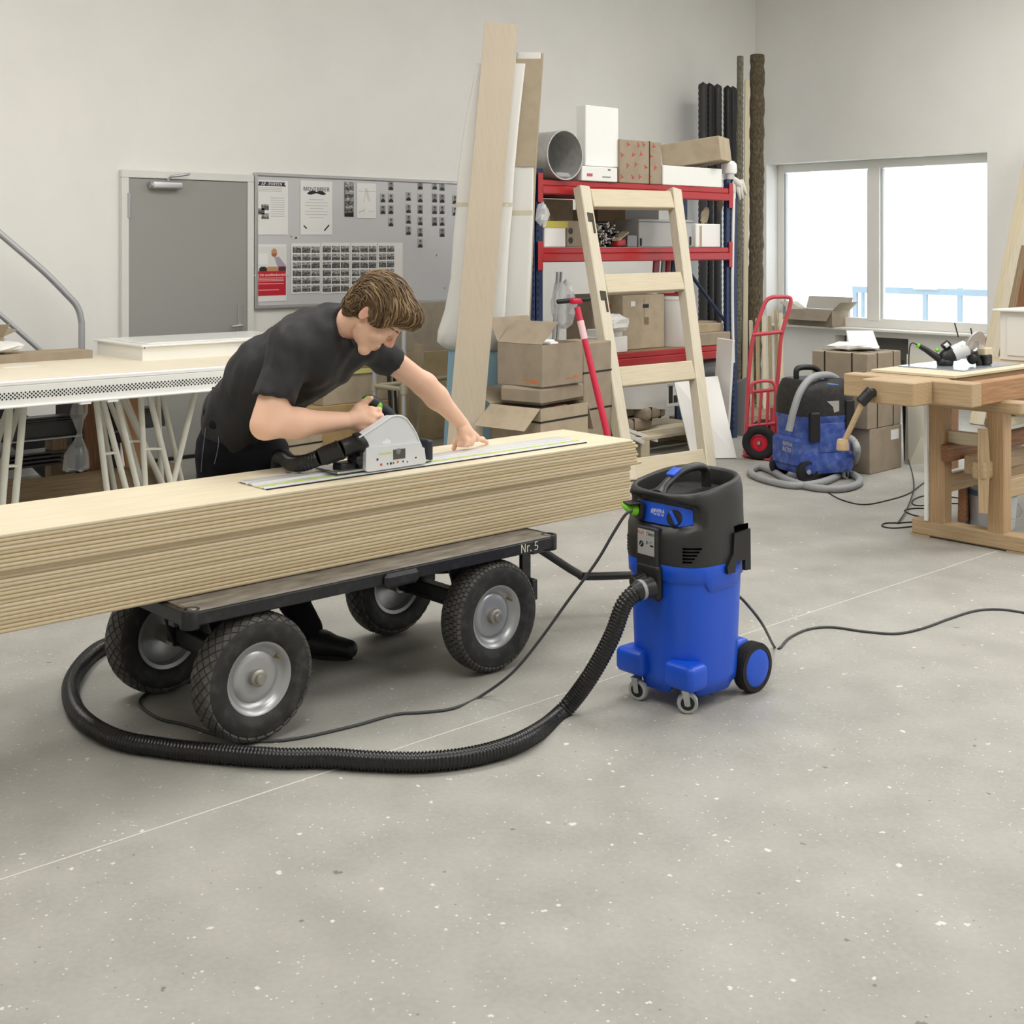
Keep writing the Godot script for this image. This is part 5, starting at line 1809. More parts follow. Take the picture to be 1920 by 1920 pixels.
	for y in 50:
		for x in 60:
			var p := Vector2(x, y)
			if ((p - Vector2(36, 12)) / Vector2(6, 9)).length() < 1.0: ph.set_pixel(x, y, rgb(196, 150, 108) if y < 14 else rgb(170, 96, 70))
			if y > 20 and y < 42 and x > 36 + (y - 20) * 0.3 and x < 44 + (y - 18) * 0.75: ph.set_pixel(x, y, rgb(172, 160, 178))
			if ((p - Vector2(32, 46)) / Vector2(16, 6)).length() < 1.0: ph.set_pixel(x, y, rgb(196, 146, 108))
			if ((p - Vector2(14, 47)) / Vector2(8, 7)).length() < 1.0: ph.set_pixel(x, y, rgb(46, 30, 26))
			if y > 40 and x > 44: ph.set_pixel(x, y, rgb(84, 40, 44))
	var pp := part(t, "printed_photo", sheet(Vector2(s.x * 0.96, s.y * 0.43)), tex_mat("poster_photo", ImageTexture.create_from_image(ph)))
	pp.position = Vector3(s.x * 0.02, s.y * 0.53, 0.001)
	var wi := mat("poster_ink", rgb(242, 214, 210), 0.6)
	letters(t, "heading", "Brug din sundhedsordning", s.y * 0.042, wi, tf(Vector3(s.x * 0.5, s.y * 0.462, 0.0019)), false, true)
	for i in 5: part(t, "text_line", B.new().box(Vector3(s.x * (0.48 if i != 4 else 0.4), s.y * ([0.41, 0.385, 0.36, 0.31, 0.2][i]), 0.0019), Vector3(s.x * (0.86 if i != 4 else 0.7), s.y * 0.009, 0.0006)), wi)
	# 5: sheets of small photos
	var k := 0
	for v in [[546, 456, 601, 551, 3, 6], [602, 455, 656, 551, 3, 6], [657, 455, 707, 551, 3, 6], [708, 455, 755, 548, 2, 4]]:
		t = pinned("contact_sheet", ["photo sheet next to the red poster, three photos wide", "photo sheet between two others above the bent back, three photos wide", "photo sheet half hidden by the hair, three photos wide", "photo sheet with only two columns of small photos"][k], "photo sheet", v[0], v[1], v[2], v[3], M.paper, "sheets of small photos on the notice board")
		s = t.get_meta("size")
		for r in v[5]:
			for c in v[4]:
				var p := part(t, "printed_photo", sheet(Vector2(s.x * 0.285, s.y * 0.125)), tex_mat("scene_%d" % ((r * 3 + c + k) % 9 + 1), photo_tex(120 + (r * 3 + c + k) % 9, 1)))
				p.position = Vector3(s.x * (0.05 + c * 0.315), s.y * (0.965 - 0.155 * (r + 1)), 0.0014)
		k += 1
	# 6: rows of small portraits
	for c in [[733, [348, 371, 393, 416], 0], [718, [371, 393], 0], [766, [368, 391, 411, 432], 0], [788, [347, 371, 392, 414, 435, 456], 0], [815, [347, 371, 393, 415], 0], [829, [349, 372, 393, 415, 436], 0], [853, [374, 396], 0]]:
		for y in c[1]:
			pinned("portrait_photo", "small grey portrait print in the columns on the notice board", "photo", c[0] - 4.5, y - 8, c[0] + 4.5, y + 8, tex_mat("portrait_%d" % ((int(y) + c[0]) % 5), photo_tex((int(y) + c[0]) % 5, 0)), "small portrait prints on the notice board")
	for v in [[555, 446], [546, 443], [819, 478], [834, 540], [479, 567]]:
		var p := on_z(v[0], v[1], z + 0.034)
		single("magnet", "small round magnet stuck on the notice board", "magnet", B.new().at(tf(Vector3.ZERO, rot(90))).lathe([Vector2(0, 0), Vector2(0.008, 0), Vector2(0.007, 0.006), Vector2(0, 0.006)], 12), blk if v[0] == 555 else M.galvanised, p, Basis(), "round magnets on the notice board")


# ---- between the man and the rack
func build_middle() -> void:
	# tube frame with flat cartons
	var zt := -7.35
	var t := thing("tube_rack", "galvanised tube rack with clamp joints standing behind the bent man", "rack", on_z(757, 800, zt) * Vector3(1, 0, 1))
	for v in [[702, 640, -7.35], [757, 600, -7.0]]:
		var p := on_z(v[0], v[1], v[2])
		wpart(t, "post", B.new().cyl(Vector3(p.x, 0, p.z), p, 0.0165, -1, 12), M.galvanised)
	var cm := mat("clamp_cream", rgb(176, 170, 146), 0.5, 0.3)
	var j0 := on_z(702, 724, -7.35)
	var j1 := on_z(757, 730, -7.0)
	wpart(t, "cross_tube", B.new().cyl(j0, j1, 0.0165, -1, 12), cm)
	wpart(t, "clamp", B.new().cyl(j0 - Vector3(0, 0.03, 0), j0 + Vector3(0, 0.03, 0), 0.026, -1, 12), cm)
	wpart(t, "clamp", B.new().cyl(j1 - Vector3(0, 0.03, 0), j1 + Vector3(0, 0.03, 0), 0.026, -1, 12), cm)
	wpart(t, "side_tube", B.new().cyl(j0, j0 + Vector3(1.0, 0.02, 0), 0.0165, -1, 12), cm)
	# wall pipes
	var pt := thing("wall_pipe", "grey steel pipe running along the back wall under the notice board", "pipe", on_z(800, 601, -8.7))
	wpart(pt, "pipe", B.new().cyl(on_z(640, 606, -8.74), on_z(1000, 588, -8.74), 0.021, -1, 12), M.galvanised)
	for x in [700, 812]: wpart(pt, "bracket", B.new().box(on_z(x, 603, -8.8), Vector3(0.03, 0.06, 0.11)), M.galvanised)
	# big flat boards standing against the wall
	var bg := card("board_beige", rgb(186, 168, 132))
	var bg2 := card("board_grey", rgb(176, 166, 148))
	var pan := [[742, 566, 900, 665, -8.62, 0.9, "tall grey-beige sheet standing against the wall beside the wrapped panel"], [750, 658, 880, 800, -8.3, 0.0, "beige flat carton standing below the grey-beige sheet"]]
	for i in 2:
		var v: Array = pan[i]
		var r := rect_z(v[0], v[1], v[2], v[3], v[4])
		single("flat_sheet", v[6], "sheet", B.new().box(Vector3((r[0] + r[1]) / 2, r[3] / 2, v[4]), Vector3(r[1] - r[0], r[3], 0.03), 0.003), bg2 if i == 0 else bg)
	single("slim_board", "slim cardboard edge standing beside the beige flat carton", "board", B.new().box(Vector3(0, 0.42, 0), Vector3(0.02, 0.84, 0.12), 0.002), M.card_pale, Vector3(on_z(772, 780, -7.9).x, 0, -7.9), rot(0, 0, -5))
	# cartons behind the saw
	var c := on_z(640, 800, -7.75)
	carton("large brown carton lowest of the pile behind the saw", Vector3(c.x, 0, -7.9), Vector3(0.75, 0.46, 0.5), 0, card("card_ochre", rgb(180, 152, 108)), {"bands": [0.3]})
	carton("brown carton with a yellow tape edge in the pile behind the saw", Vector3(c.x + 0.12, 0.46, -7.9), Vector3(0.7, 0.24, 0.45), 3, M.card_pale, {"bands": []})
	single("yellow_tape_roll", "strip of pale yellow tape along the carton pile", "tape", B.new().box(Vector3.ZERO, Vector3(0.62, 0.035, 0.004)), mat("yellow_tape", rgb(214, 204, 132), 0.5), Vector3(c.x + 0.12, 0.69, -7.66), rot(0, 3, 0))
	carton("brown carton on top of the pile behind the bent man", Vector3(c.x + 0.1, 0.701, -7.95), Vector3(0.66, 0.3, 0.4), -2, M.card_ochre, {"bands": [0.12]})
	carton("wide brown carton standing on the floor behind the long hose cuff", Vector3(c.x - 0.65, 0, -7.6), Vector3(0.5, 0.42, 0.4), 8, M.card_pale, {"bands": [0.25]})
	for i in 3:
		single("dark_profile", "dark metal profile standing between the tube rack posts", "profile", B.new().box(Vector3(0, 0.37, 0), Vector3(0.012, 0.74, 0.03), 0.002), [M.black_steel, M.aluminium, M.black_steel][i], Vector3(on_z(738 + i * 5, 800, -7.5).x, 0, -7.5), rot(0, 0, 4), "profiles between the tube rack posts")

	# wrapped panel: blue board below, white foam above
	var d := 8.72
	var R := Vector3(SA, 0, CA)
	var K := Vector3(-CA, 0, SA)
	var w := thing("wrapped_panel", "tall light blue panel wrapped in white foam behind the leaning plank", "panel", deep(885, 830, d) * Vector3(1, 0, 1))
	var rs := []
	for v in [[830, 832, 935, 0.02], [1010, 822, 925, 0.02]]:
		var a := deep(v[1], v[0], d)
		var b := deep(v[2], v[0], d)
		rs.append([a + K * v[3], a - K * v[3], b - K * v[3], b + K * v[3]])
	var lo0 := deep(842, 640, d)
	var lo1 := deep(944, 640, d)
	rs.insert(0, [lo0 + K * 0.02, lo0 - K * 0.02, lo1 - K * 0.02, lo1 + K * 0.02])
	rs[2] = rs[1].map(func(p): return p * Vector3(1, 0, 1) + (p - rs[0][rs[1].find(p)]) * Vector3(0.4, 0, 0.4))
	rs.reverse()
	for r in rs: r.reverse()
	wpart(w, "panel", B.new().rings(rs, true, true, -1), mat("panel_blue", rgb(146, 184, 204), 0.6))
	var foam := mat("foam_white", rgb(226, 225, 220), 0.75)
	var fs := []
	for v in [[120, 893, 985, 0.03], [240, 870, 972, 0.03], [285, 864, 968, 0.035], [330, 858, 964, 0.04], [380, 855, 962, 0.03], [388, 855, 962, 0.03], [430, 851, 958, 0.05], [520, 845, 952, 0.055], [580, 834, 948, 0.07], [620, 821, 944, 0.085], [640, 819, 941, 0.08], [652, 832, 938, 0.05], [656, 842, 934, 0.03]]:
		var ring := []
		for k in 20:
			var a := TAU * k / 20
			var cx: float = (v[1] + v[2]) / 2
			var hw: float = (v[2] - v[1]) / 2 / F * d
			var e := Vector2(signf(cos(a)) * pow(absf(cos(a)), 0.35), signf(sin(a)) * pow(absf(sin(a)), 0.5))
			ring.append(deep(cx, v[0], d) + R * e.x * hw + K * e.y * v[3] * (1.0 + 0.15 * sin(k * 3.1 + v[0])))
		fs.append(ring)
	wpart(w, "foam_wrap", B.new().rings(fs), foam)
	var tb := []
	for y in [380, 388]:
		var ring := []
		for p in fs[4 if y == 380 else 5]: ring.append(p + (p - deep(908, y, d)) * 0.02)
		tb.append(ring)
	wpart(w, "tape_band", B.new().rings(tb, false, false), mat("cream_tape", rgb(206, 200, 176), 0.4))
	# second tall pack to its side
	var d2 := 8.95
	var w2 := thing("wrapped_panel", "tall white foam-wrapped pack with cardboard cap beside the rack upright", "panel", deep(970, 830, d2) * Vector3(1, 0, 1))
	fs = []
	for v in [[100, 968, 1014], [316, 957, 1001], [395, 955, 1000], [404, 955, 1000], [500, 948, 996], [600, 938, 992], [650, 932, 988], [930, 916, 972]]:
		var ring := []
		for k in 20:
			var a := TAU * k / 20
			var e := Vector2(signf(cos(a)) * pow(absf(cos(a)), 0.3), signf(sin(a)) * pow(absf(sin(a)), 0.3))
			ring.append(deep((v[1] + v[2]) / 2, v[0], d2) + R * e.x * (v[2] - v[1]) / 2 / F * d2 + K * e.y * 0.05 * (1.0 + 0.06 * sin(k * 2.3 + v[0] * 0.1)))
		if v[0] > 900:
			for i in ring.size(): ring[i].y = 0.0
		fs.append(ring)
	wpart(w2, "foam_wrap", B.new().rings(fs), foam)
	var edge := []
	for v in [[100, 1016], [316, 1002], [650, 989], [930, 975]]: edge.append(deep(v[1], v[0], d2 + 0.03))
	edge[3].y = 0.0
	wpart(w2, "cardboard_edge", B.new().tube(edge, 0.014, 6), M.card_pale)
	tb = []
	for i in [2, 3]:
		var ring := []
		for p in fs[i]: ring.append(p + (p - deep(977, 400, d2)) * 0.03)
		tb.append(ring)
	wpart(w2, "tape_band", B.new().rings(tb, false, false), M.cream_tape)
	wpart(w2, "cardboard_cap", B.new().rings([[deep(955, 312, d2 - 0.06), deep(1003, 312, d2 - 0.06), deep(1003, 312, d2 + 0.06), deep(955, 312, d2 + 0.06)], [deep(968, 110, d2 - 0.06), deep(1016, 110, d2 - 0.06), deep(1016, 110, d2 + 0.06), deep(968, 110, d2 + 0.06)]], true, true, -1), M.card_pale)
	# the long plank leaning in front
	var f0 := deep(871, 830, 8.25)
	var f1 := deep(923, 240, 8.55)
	var dir := (f1 - f0).normalized()
	var foot := f0 - dir * (f0.y / dir.y)
	var pl := bar(foot + dir * 0.01, foot + dir * 3.15, 0.225, 0.024, K)
	single("leaning_plank", "long wide beige plank leaning in front of the wrapped panels", "plank", pl, wood("plank_beige", rgb(188, 175, 155), 1, 0.03, 0.55, 81))

	# cartons in front of the rack
	var p0 := deep(1026, 785, 8.15)
	var low := carton("wide open carton with a black strap, lowest of the pile by the rack", Vector3(p0.x + 0.12, 0, p0.z - 0.2), Vector3(0.5, 0.575, 0.42), 8, M.card_pale, {"open": [-999, 25, -70, -38], "bands": [0.49]})
	part(low, "paper", B.new().box(Vector3(-0.02, 0.55, 0.02), Vector3(0.3, 0.02, 0.2)), M.paper)
	part(low, "printed_paper", B.new().box(Vector3(0.06, 0.562, 0.08), Vector3(0.14, 0.003, 0.1)), mat("pink_print", rgb(214, 160, 148), 0.7))
	single("flat_pack", "flat plastic-wrapped brown pack between the two open cartons", "pack", B.new().box(Vector3(0, 0.058, 0), Vector3(0.5, 0.115, 0.34), 0.02), M.card_grey, Vector3(p0.x + 0.15, 0.588, p0.z - 0.2), rot(0, 12, 0))
	var topc := carton("open brown carton with one raised flap on top of the pile by the rack", Vector3(p0.x + 0.13, 0.705, p0.z - 0.2), Vector3(0.43, 0.27, 0.37), 8, M.card_grey, {"open": [-999, 60, -999, -999]})
	var rf2 := part(topc, "flap", B.new().box(Vector3(0.11, 0, 0), Vector3(0.22, 0.003, 0.365)), M.card_grey)
	rf2.transform = tf(Vector3(-0.214, 0.272, 0), rot(0, 0, 38))
	part(topc, "contents", B.new().box(Vector3(0.05, 0.24, 0.02), Vector3(0.1, 0.06, 0.12), 0.01).box(Vector3(0.12, 0.25, -0.06), Vector3(0.12, 0.05, 0.1), 0.01), M.paper, "white packets inside the carton")
	var om := mat("orange_print", rgb(206, 110, 56), 0.7)
	part(topc, "orange_mark", B.new().box(Vector3(0.14, 0.045, 0.1855), Vector3(0.055, 0.018, 0.001)).box(Vector3(0.07, 0.04, 0.1855), Vector3(0.07, 0.005, 0.001)), om)
	part(topc, "orange_mark", B.new().box(Vector3(-0.2155, 0.035, 0.12), Vector3(0.001, 0.016, 0.06)).box(Vector3(-0.2155, 0.04, 0.05), Vector3(0.001, 0.005, 0.06)), om)
	var colm := deep(1120, 700, 8.7)
	carton("tall strapped carton half hidden between the pile and the pine frame", Vector3(colm.x - 0.02, 0, colm.z - 0.15), Vector3(0.34, 0.95, 0.3), 10, M.card_grey, {"bands": [0.24, 0.5, 0.75]})
	# red pull bar
	var h0 := deep(1080, 568, 8.15)
	var h1 := deep(1138, 812, 7.95)
	var hd := (h1 - h0).normalized()
	var hf := h0 + hd * ((0.08 - h0.y) / hd.y)
	var pb := thing("pull_bar", "red steel pull bar with black T-grips leaning on the carton pile", "pull bar", hf * Vector3(1, 0, 1))
	var pr := mat("crimson", rgb(196, 26, 62), 0.35)
	wpart(pb, "shaft", B.new().cyl(hf, h0 + hd * 0.03, 0.022, 0.02, 14), pr)
	wpart(pb, "head", rounded(h0 + Vector3(0, 0.012, 0), Vector3(0.09, 0.035, 0.05), 0.01), pr)
	wpart(pb, "grip_bar", B.new().cyl(deep(1044, 566, 8.12), deep(1107, 560, 8.18), 0.0155, -1, 14, 0.004), M.black)
	wpart(pb, "sticker", B.new().cyl(h0 + hd * 0.12, h0 + hd * 0.24, 0.0225, 0.0225, 14), mat("sticker_white", rgb(226, 190, 196), 0.5))
	wpart(pb, "foot", B.new().box(Vector3(hf.x, 0.04, hf.z), Vector3(0.05, 0.08, 0.05), 0.01), pr)


# ---- the steel rack and its load
func shelf_box(label: String, x0: float, y0: float, x1: float, z: float, floor_y: float, deepth: float, m: Material, how := {}, called := "cardboard_box") -> Node3D:
	var a := on_z(x0, y0, z)
	var c := on_z(x1, y0, z)
	var h := on_z((x0 + x1) / 2, y0, z).y - floor_y
	return carton(label, Vector3((a.x + c.x) / 2, floor_y + 0.001, z - deepth / 2), Vector3(c.x - a.x, h, deepth), how.get("turn", 0.0), m, how, called)


func build_rack() -> void:
	var zf := -6.67
	var zb := -7.25
	var X0 := 6.338
	var X1 := 8.5
	var t := thing("storage_rack", "pallet rack with blue uprights and red beams loaded with cartons", "rack", Vector3(X0, 0, zf))
	var slots := B.new()
	for x in [X0 - 0.045, X1 + 0.045]:
		for z in [zf - 0.04, zb]:
			var h := 2.16
			var u := B.new()
			u.box(Vector3(x, h / 2, z), Vector3(0.012, h, 0.08)).box(Vector3(x - 0.035, h / 2, z + 0.034), Vector3(0.07, h, 0.012)).box(Vector3(x + 0.035, h / 2, z + 0.034), Vector3(0.07, h, 0.012))
			wpart(t, "upright", u, M.rack_blue)
			wpart(t, "foot_plate", B.new().box(Vector3(x, 0.004, z), Vector3(0.12, 0.008, 0.1)), M.rack_blue)
		for k in 40:
			for s in [-0.022, 0.022]:
				slots.box(Vector3(x + s, 0.08 + k * 0.051, zf + 0.0006), Vector3(0.011, 0.022, 0.002))
		wpart(t, "diagonal", bar(Vector3(x, 0.95, zf - 0.05), Vector3(x, 1.5, zb), 0.03, 0.02), M.rack_blue)
		wpart(t, "diagonal", bar(Vector3(x, 0.2, zb), Vector3(x, 0.9, zf - 0.05), 0.03, 0.02), M.rack_blue)
	var sl := wpart(t, "slots", slots, mat("slot_grey", rgb(12, 16, 26), 0.8))
	sl.set_meta("kind", "stuff")
	for y in [2.083, 1.592, 0.785]:
		for z in [zf, zb]:
			var b := B.new()
			var s := 1.0 if z == zf else -1.0
			b.box(Vector3((X0 + X1) / 2, y - 0.022, z - 0.012 * s), Vector3(X1 - X0, 0.044, 0.045), 0.006)
			b.box(Vector3((X0 + X1) / 2, y - 0.075, z - 0.002 * s), Vector3(X1 - X0, 0.062, 0.05), 0.008)
			wpart(t, "beam", b, M.rack_red)
			for x in [X0 - 0.012, X1 + 0.012]:
				wpart(t, "beam_plate", B.new().box(Vector3(x, y - 0.06, z + 0.014 * s), Vector3(0.05, 0.21, 0.008), 0.002), M.rack_red)
		for k in 3:
			wpart(t, "shelf_board", B.new().box(Vector3((X0 + X1) / 2, y - 0.008, zf - 0.12 - k * 0.185), Vector3(X1 - X0 - 0.01, 0.016, 0.18), 0.002), M.grey_wood_0)
	var A := 2.0845
	var Bm := 1.5935
	var C := 0.7865
	# top shelf
	var dc := thing("metal_duct", "short wide galvanised duct lying open-ended on the top shelf", "duct", Vector3(on_z(1060, 291, -6.62).x, A, -6.62))
	var dl := B.new()
	dl.xf = tf(Vector3(0, 0.18, -0.95), rot(90))
	dl.lathe([Vector2(0.174, 0), Vector2(0.178, 0), Vector2(0.178, 0.93), Vector2(0.183, 0.932), Vector2(0.183, 0.95), Vector2(0.174, 0.95), Vector2(0.174, 0)], 48)
	part(dc, "duct_wall", dl, grain("duct_zinc", [rgb(178, 177, 174), rgb(190, 189, 187), rgb(198, 198, 196)], Vector3(3, 3, 3), 0.4, 0.02, 3, 91))
	M.duct_zinc.metallic = 0.35
	part(dc, "wrap_film", B.new().box(Vector3(0.02, 0.03, -0.1), Vector3(0.16, 0.05, 0.14), 0.02), mat("film_grey", rgb(160, 160, 160), 0.3))
	var fw := shelf_box("flat white box with red print lying on the top shelf", 1091, 313, 1158, -6.64, A, 0.42, M.white, {"plain": 1}, "white_box")
	part(fw, "red_mark", B.new().box(Vector3(-0.11, 0.045, 0.2106), Vector3(0.06, 0.022, 0.001)), mat("print_crimson", rgb(176, 90, 100), 0.7))
	part(fw, "grey_mark", B.new().box(Vector3(0.07, 0.035, 0.2106), Vector3(0.09, 0.009, 0.001)).box(Vector3(0.1, 0.09, 0.2106), Vector3(0.03, 0.014, 0.001)), mat("print_grey", rgb(130, 130, 130), 0.7))
	var wb := shelf_box("tall white panel box standing on the flat white box", 1098, 200, 1160, -6.68, on_z(1125, 311.5, -6.64).y, 0.1, M.white_gloss, {"plain": 1}, "white_box")
	var pc := shelf_box("brown carton printed with red flowers and a dark strap on the top shelf", 1162, 264, 1240, -6.66, A, 0.4, M.card_grey, {"strap": [0.1], "plain": 1})
	var fl := mat("flower_red", rgb(190, 64, 44), 0.7)
	var r2 := RandomNumberGenerator.new()
	r2.seed = 13
	for i in 16:
		var x := -0.2 + 0.1 * (i % 4) + r2.randf_range(-0.02, 0.02) + (0.05 if (i / 4) % 2 else 0.0)
		var y := 0.05 + 0.085 * (i / 4) + r2.randf_range(-0.01, 0.01)
		var b := B.new()
		for k in 3:
			b.at(tf(Vector3(x, y, 0.2006), rot(0, 0, k * 120 + r2.randf_range(0, 60)))).box(Vector3(0, 0.011, 0), Vector3(0.01, 0.02, 0.0006))
		part(pc, "printed_flower", b, fl)
	var lb := shelf_box("long white box carrying the tilted carton on the top shelf", 1243, 313.5, 1354, -6.66, A, 0.35, M.white, {"plain": 1}, "white_box")
	var ly := on_z(1298, 313.5, -6.66).y + 0.002
	var tc := carton("brown carton with cut-off corners lying tilted on the long white box", Vector3(on_z(1310, 290, -6.85).x, ly + 0.035, -6.86), Vector3(0.34, 0.2, 0.5), 24, M.card_pale, {"plain": 1})
	tc.rotation_degrees.x = -7
	# middle shelf
	var yb := shelf_box("white carton with yellow band and raised yellow lid on the middle shelf", 1021, 417, 1061, -6.68, Bm, 0.22, M.paper, {"plain": 1})
	var ym := mat("yellow_card", rgb(192, 180, 84), 0.7)
	part(yb, "yellow_band", B.new().box(Vector3(0, 0.165, 0), Vector3(0.252, 0.05, 0.224)), ym)
	var yf := part(yb, "raised_lid", B.new().box(Vector3(0, 0.045, 0), Vector3(0.25, 0.1, 0.003)), ym)
	yf.transform = tf(Vector3(0.01, 0.198, -0.08), rot(-25))
	var hc := shelf_box("brown carton with round hand holes beside the yellow-lidded carton", 1063, 414, 1098, -6.72, Bm, 0.3, M.card_grey, {"plain": 1})
	for y in [0.05, 0.12]: part(hc, "round_hole", B.new().at(tf(Vector3(-0.06, y, 0.1505), rot(90))).lathe([Vector2(0, 0), Vector2(0.024, 0), Vector2(0.024, 0.001), Vector2(0, 0.001)], 18), M.black)
	shelf_box("pale carton at the back of the middle shelf under the beam", 1022, 374, 1075, -7.1, Bm, 0.35, M.card_pale)
	var bu := thing("profile_bundle", "bundle of small black and white profile ends lying on the middle shelf", "bundle", Vector3(on_z(1132, 466, -6.75).x, Bm, -6.75))
	for cset in 2:
		var b := B.new()
		for i in 130:
			var a := r2.randf() * TAU
			var q := sqrt(r2.randf())
			b.box(Vector3(cos(a) * q * 0.12, 0.1 + sin(a) * q * 0.095, r2.randf_range(-0.03, 0.03) - 0.25), Vector3(0.011, 0.011, 0.55))
		var o := part(bu, "profile_ends", b, [mat("profile_white", rgb(210, 206, 200), 0.5), M.black][cset])
		o.set_meta("kind", "stuff")
	carton("brown open carton wall behind the profile bundle", Vector3(on_z(1140, 466, -7.05).x, Bm + 0.001, -7.15), Vector3(0.32, 0.3, 0.28), 0, mat("card_dark", rgb(140, 120, 98), 0.9), {"open": [-999, -999, -999, -999]})  # a darker brown than the other cartons
	var rt := thing("red_tool", "red and black hand tool lying on the middle shelf", "tool", Vector3(on_z(1160, 466, -6.73).x, Bm, -6.73), 20)
	part(rt, "tool_body", rounded(Vector3(0, 0.035, 0), Vector3(0.16, 0.06, 0.06), 0.015), M.red_paint)
	part(rt, "nose", rounded(Vector3(0.1, 0.06, 0), Vector3(0.06, 0.07, 0.05), 0.015), M.black)
	part(rt, "pale_sheet", B.new().at(tf(Vector3(-0.01, 0.085, 0.02), rot(0, 0, 18))).box(Vector3.ZERO, Vector3(0.2, 0.012, 0.06)), M.card_pale)
	shelf_box("small grey metal case next to the red tool", 1177, 441, 1195, -6.73, Bm, 0.2, mat("case_grey", rgb(150, 151, 152), 0.45, 0.3), {"plain": 1}, "grey_case")
	var gm := mat("grey_box", rgb(176, 177, 176), 0.55)
	var gb := shelf_box("large plain light grey box on the middle shelf behind the pine frame", 1198, 412, 1300, -6.75, Bm, 0.3, gm, {"plain": 1}, "grey_case")
	part(gb, "clasp", B.new().box(Vector3(-0.31, 0.04, 0.153), Vector3(0.02, 0.06, 0.008), 0.002).box(Vector3(0.29, 0.05, 0.153), Vector3(0.02, 0.07, 0.008), 0.002), M.black)
	part(gb, "lid_line", B.new().box(Vector3(0, 0.2, 0), Vector3(0.655, 0.004, 0.304)), M.black)
	shelf_box("wide pale grey crate at the back of the middle shelf", 1128, 384, 1236, -7.15, Bm, 0.3, mat("crate_grey", rgb(186, 187, 190), 0.6), {"plain": 1}, "grey_case")
	var sw := shelf_box("small white carton with brown edges by the rack upright", 1305, 420, 1351, -6.72, Bm, 0.22, M.paper, {"plain": 1})
	part(sw, "brown_edge", B.new().box(Vector3(-0.1, 0.09, 0), Vector3(0.03, 0.17, 0.2215)), M.card_pale)
	single("torn_cardboard", "torn brown cardboard piece on the small white carton", "cardboard", crumple(Vector3.ZERO, Vector3(0.06, 0.09, 0.01), 21), M.card_pale, on_z(1322, 404, -6.8), rot(0, 0, -30))
	single("torn_cardboard", "torn cardboard flap hanging under the top beam by the upright", "cardboard", crumple(Vector3.ZERO, Vector3(0.05, 0.06, 0.01), 23), M.card_grey, on_z(1350, 384, -6.8))
	# lower shelf
	var oc := shelf_box("brown carton with a red oval mark on the lower shelf", 1112, 553, 1172, -6.95, C, 0.3, M.card_grey, {"plain": 1})
	part(oc, "oval_mark", B.new().at(Transform3D(rot(90, 0, 0) * Basis.from_scale(Vector3(0.05, 1, 0.026)), Vector3(0.05, 0.34, 0.1502))).lathe([Vector2(0.72, 0), Vector2(1, 0), Vector2(1, 0.001), Vector2(0.72, 0.001), Vector2(0.72, 0)], 28), fl)
	var big := shelf_box("large pale carton with a dark hand hole on the lower shelf", 1168, 553, 1246, -6.82, C, 0.36, M.card_pale, {"plain": 1})
	part(big, "hand_hole", rounded(Vector3(0.02, 0.34, 0.181), Vector3(0.07, 0.03, 0.003), 0.001), M.black)
	part(big, "paper_label", B.new().box(Vector3(-0.13, 0.36, 0.1806), Vector3(0.05, 0.04, 0.001)), M.paper)
	var mk := mat("stamp", rgb(128, 110, 86), 0.8)
	part(big, "stamp_mark", B.new().box(Vector3(0.03, 0.22, 0.1806), Vector3(0.05, 0.06, 0.001)), mk)
	part(big, "flap_line", B.new().box(Vector3(0, 0.3, 0.1805), Vector3(0.004, 0.2, 0.001)), mk)
	shelf_box("small white box with arrow marks on the lower shelf", 1128, 632, 1177, -6.7, C, 0.2, M.white, {"plain": 1}, "white_box")
	single("paper_bundle", "bundle of white paper sacks resting on the small white box", "paper", crumple(Vector3.ZERO, Vector3(0.15, 0.08, 0.09), 31, 0.25), M.white, on_z(1155, 606, -6.72))
	shelf_box("flat white carton under the paper sacks on the lower shelf", 1128, 618, 1168, -6.76, on_z(1150, 633, -6.7).y + 0.001, 0.16, M.white, {"plain": 1}, "white_box")
	var bin := thing("white_drum", "round white plastic drum with a rim on the lower shelf", "drum", Vector3(on_z(1265, 650, -6.85).x, C, -6.85))
	part(bin, "drum", B.new().lathe([Vector2(0, 0), Vector2(0.13, 0), Vector2(0.138, 0.01), Vector2(0.14, 0.38), Vector2(0.15, 0.385), Vector2(0.15, 0.41), Vector2(0.13, 0.415), Vector2(0, 0.415)], 32), M.white_gloss)
	part(bin, "red_rim", B.new().lathe([Vector2(0.145, 0.416), Vector2(0.145, 0.43), Vector2(0.13, 0.43), Vector2(0.13, 0.416)], 32), M.rack_red)
	for i in 3:
		var s := [["brown carton tray in front of the rack upright", 1303, 624, 1370, -6.66, 0.3], ["flat brown box on the carton tray by the upright", 1306, 607, 1356, -6.72, 0.25], ["grey cardboard sheet lying on the flat brown box", 1305, 603, 1345, -6.8, 0.2]][i] as Array
		var fy: float = [C, on_z(1336, 624.5, -6.66).y, on_z(1331, 607.5, -6.72).y][i]
		shelf_box(s[0], s[1], s[2], s[3], s[4], fy + 0.001, s[5], [M.card_grey, M.card, M.card_grey][i], {"plain": 1})
	var pbg := mat("clear_sheet", Color(0.9, 0.91, 0.92, 0.4), 0.2)
	pbg.transparency = BaseMaterial3D.TRANSPARENCY_ALPHA
	single("plastic_bag", "clear crumpled plastic bag hanging behind the red pull bar", "bag", crumple(Vector3.ZERO, Vector3(0.12, 0.2, 0.1), 41, 0.3), pbg, on_z(1056, 570, -6.75))
	single("plastic_bag", "scrap of clear plastic film tied to the blue upright", "bag", crumple(Vector3.ZERO, Vector3(0.07, 0.1, 0.04), 43, 0.4), pbg, on_z(1017, 402, -6.6))
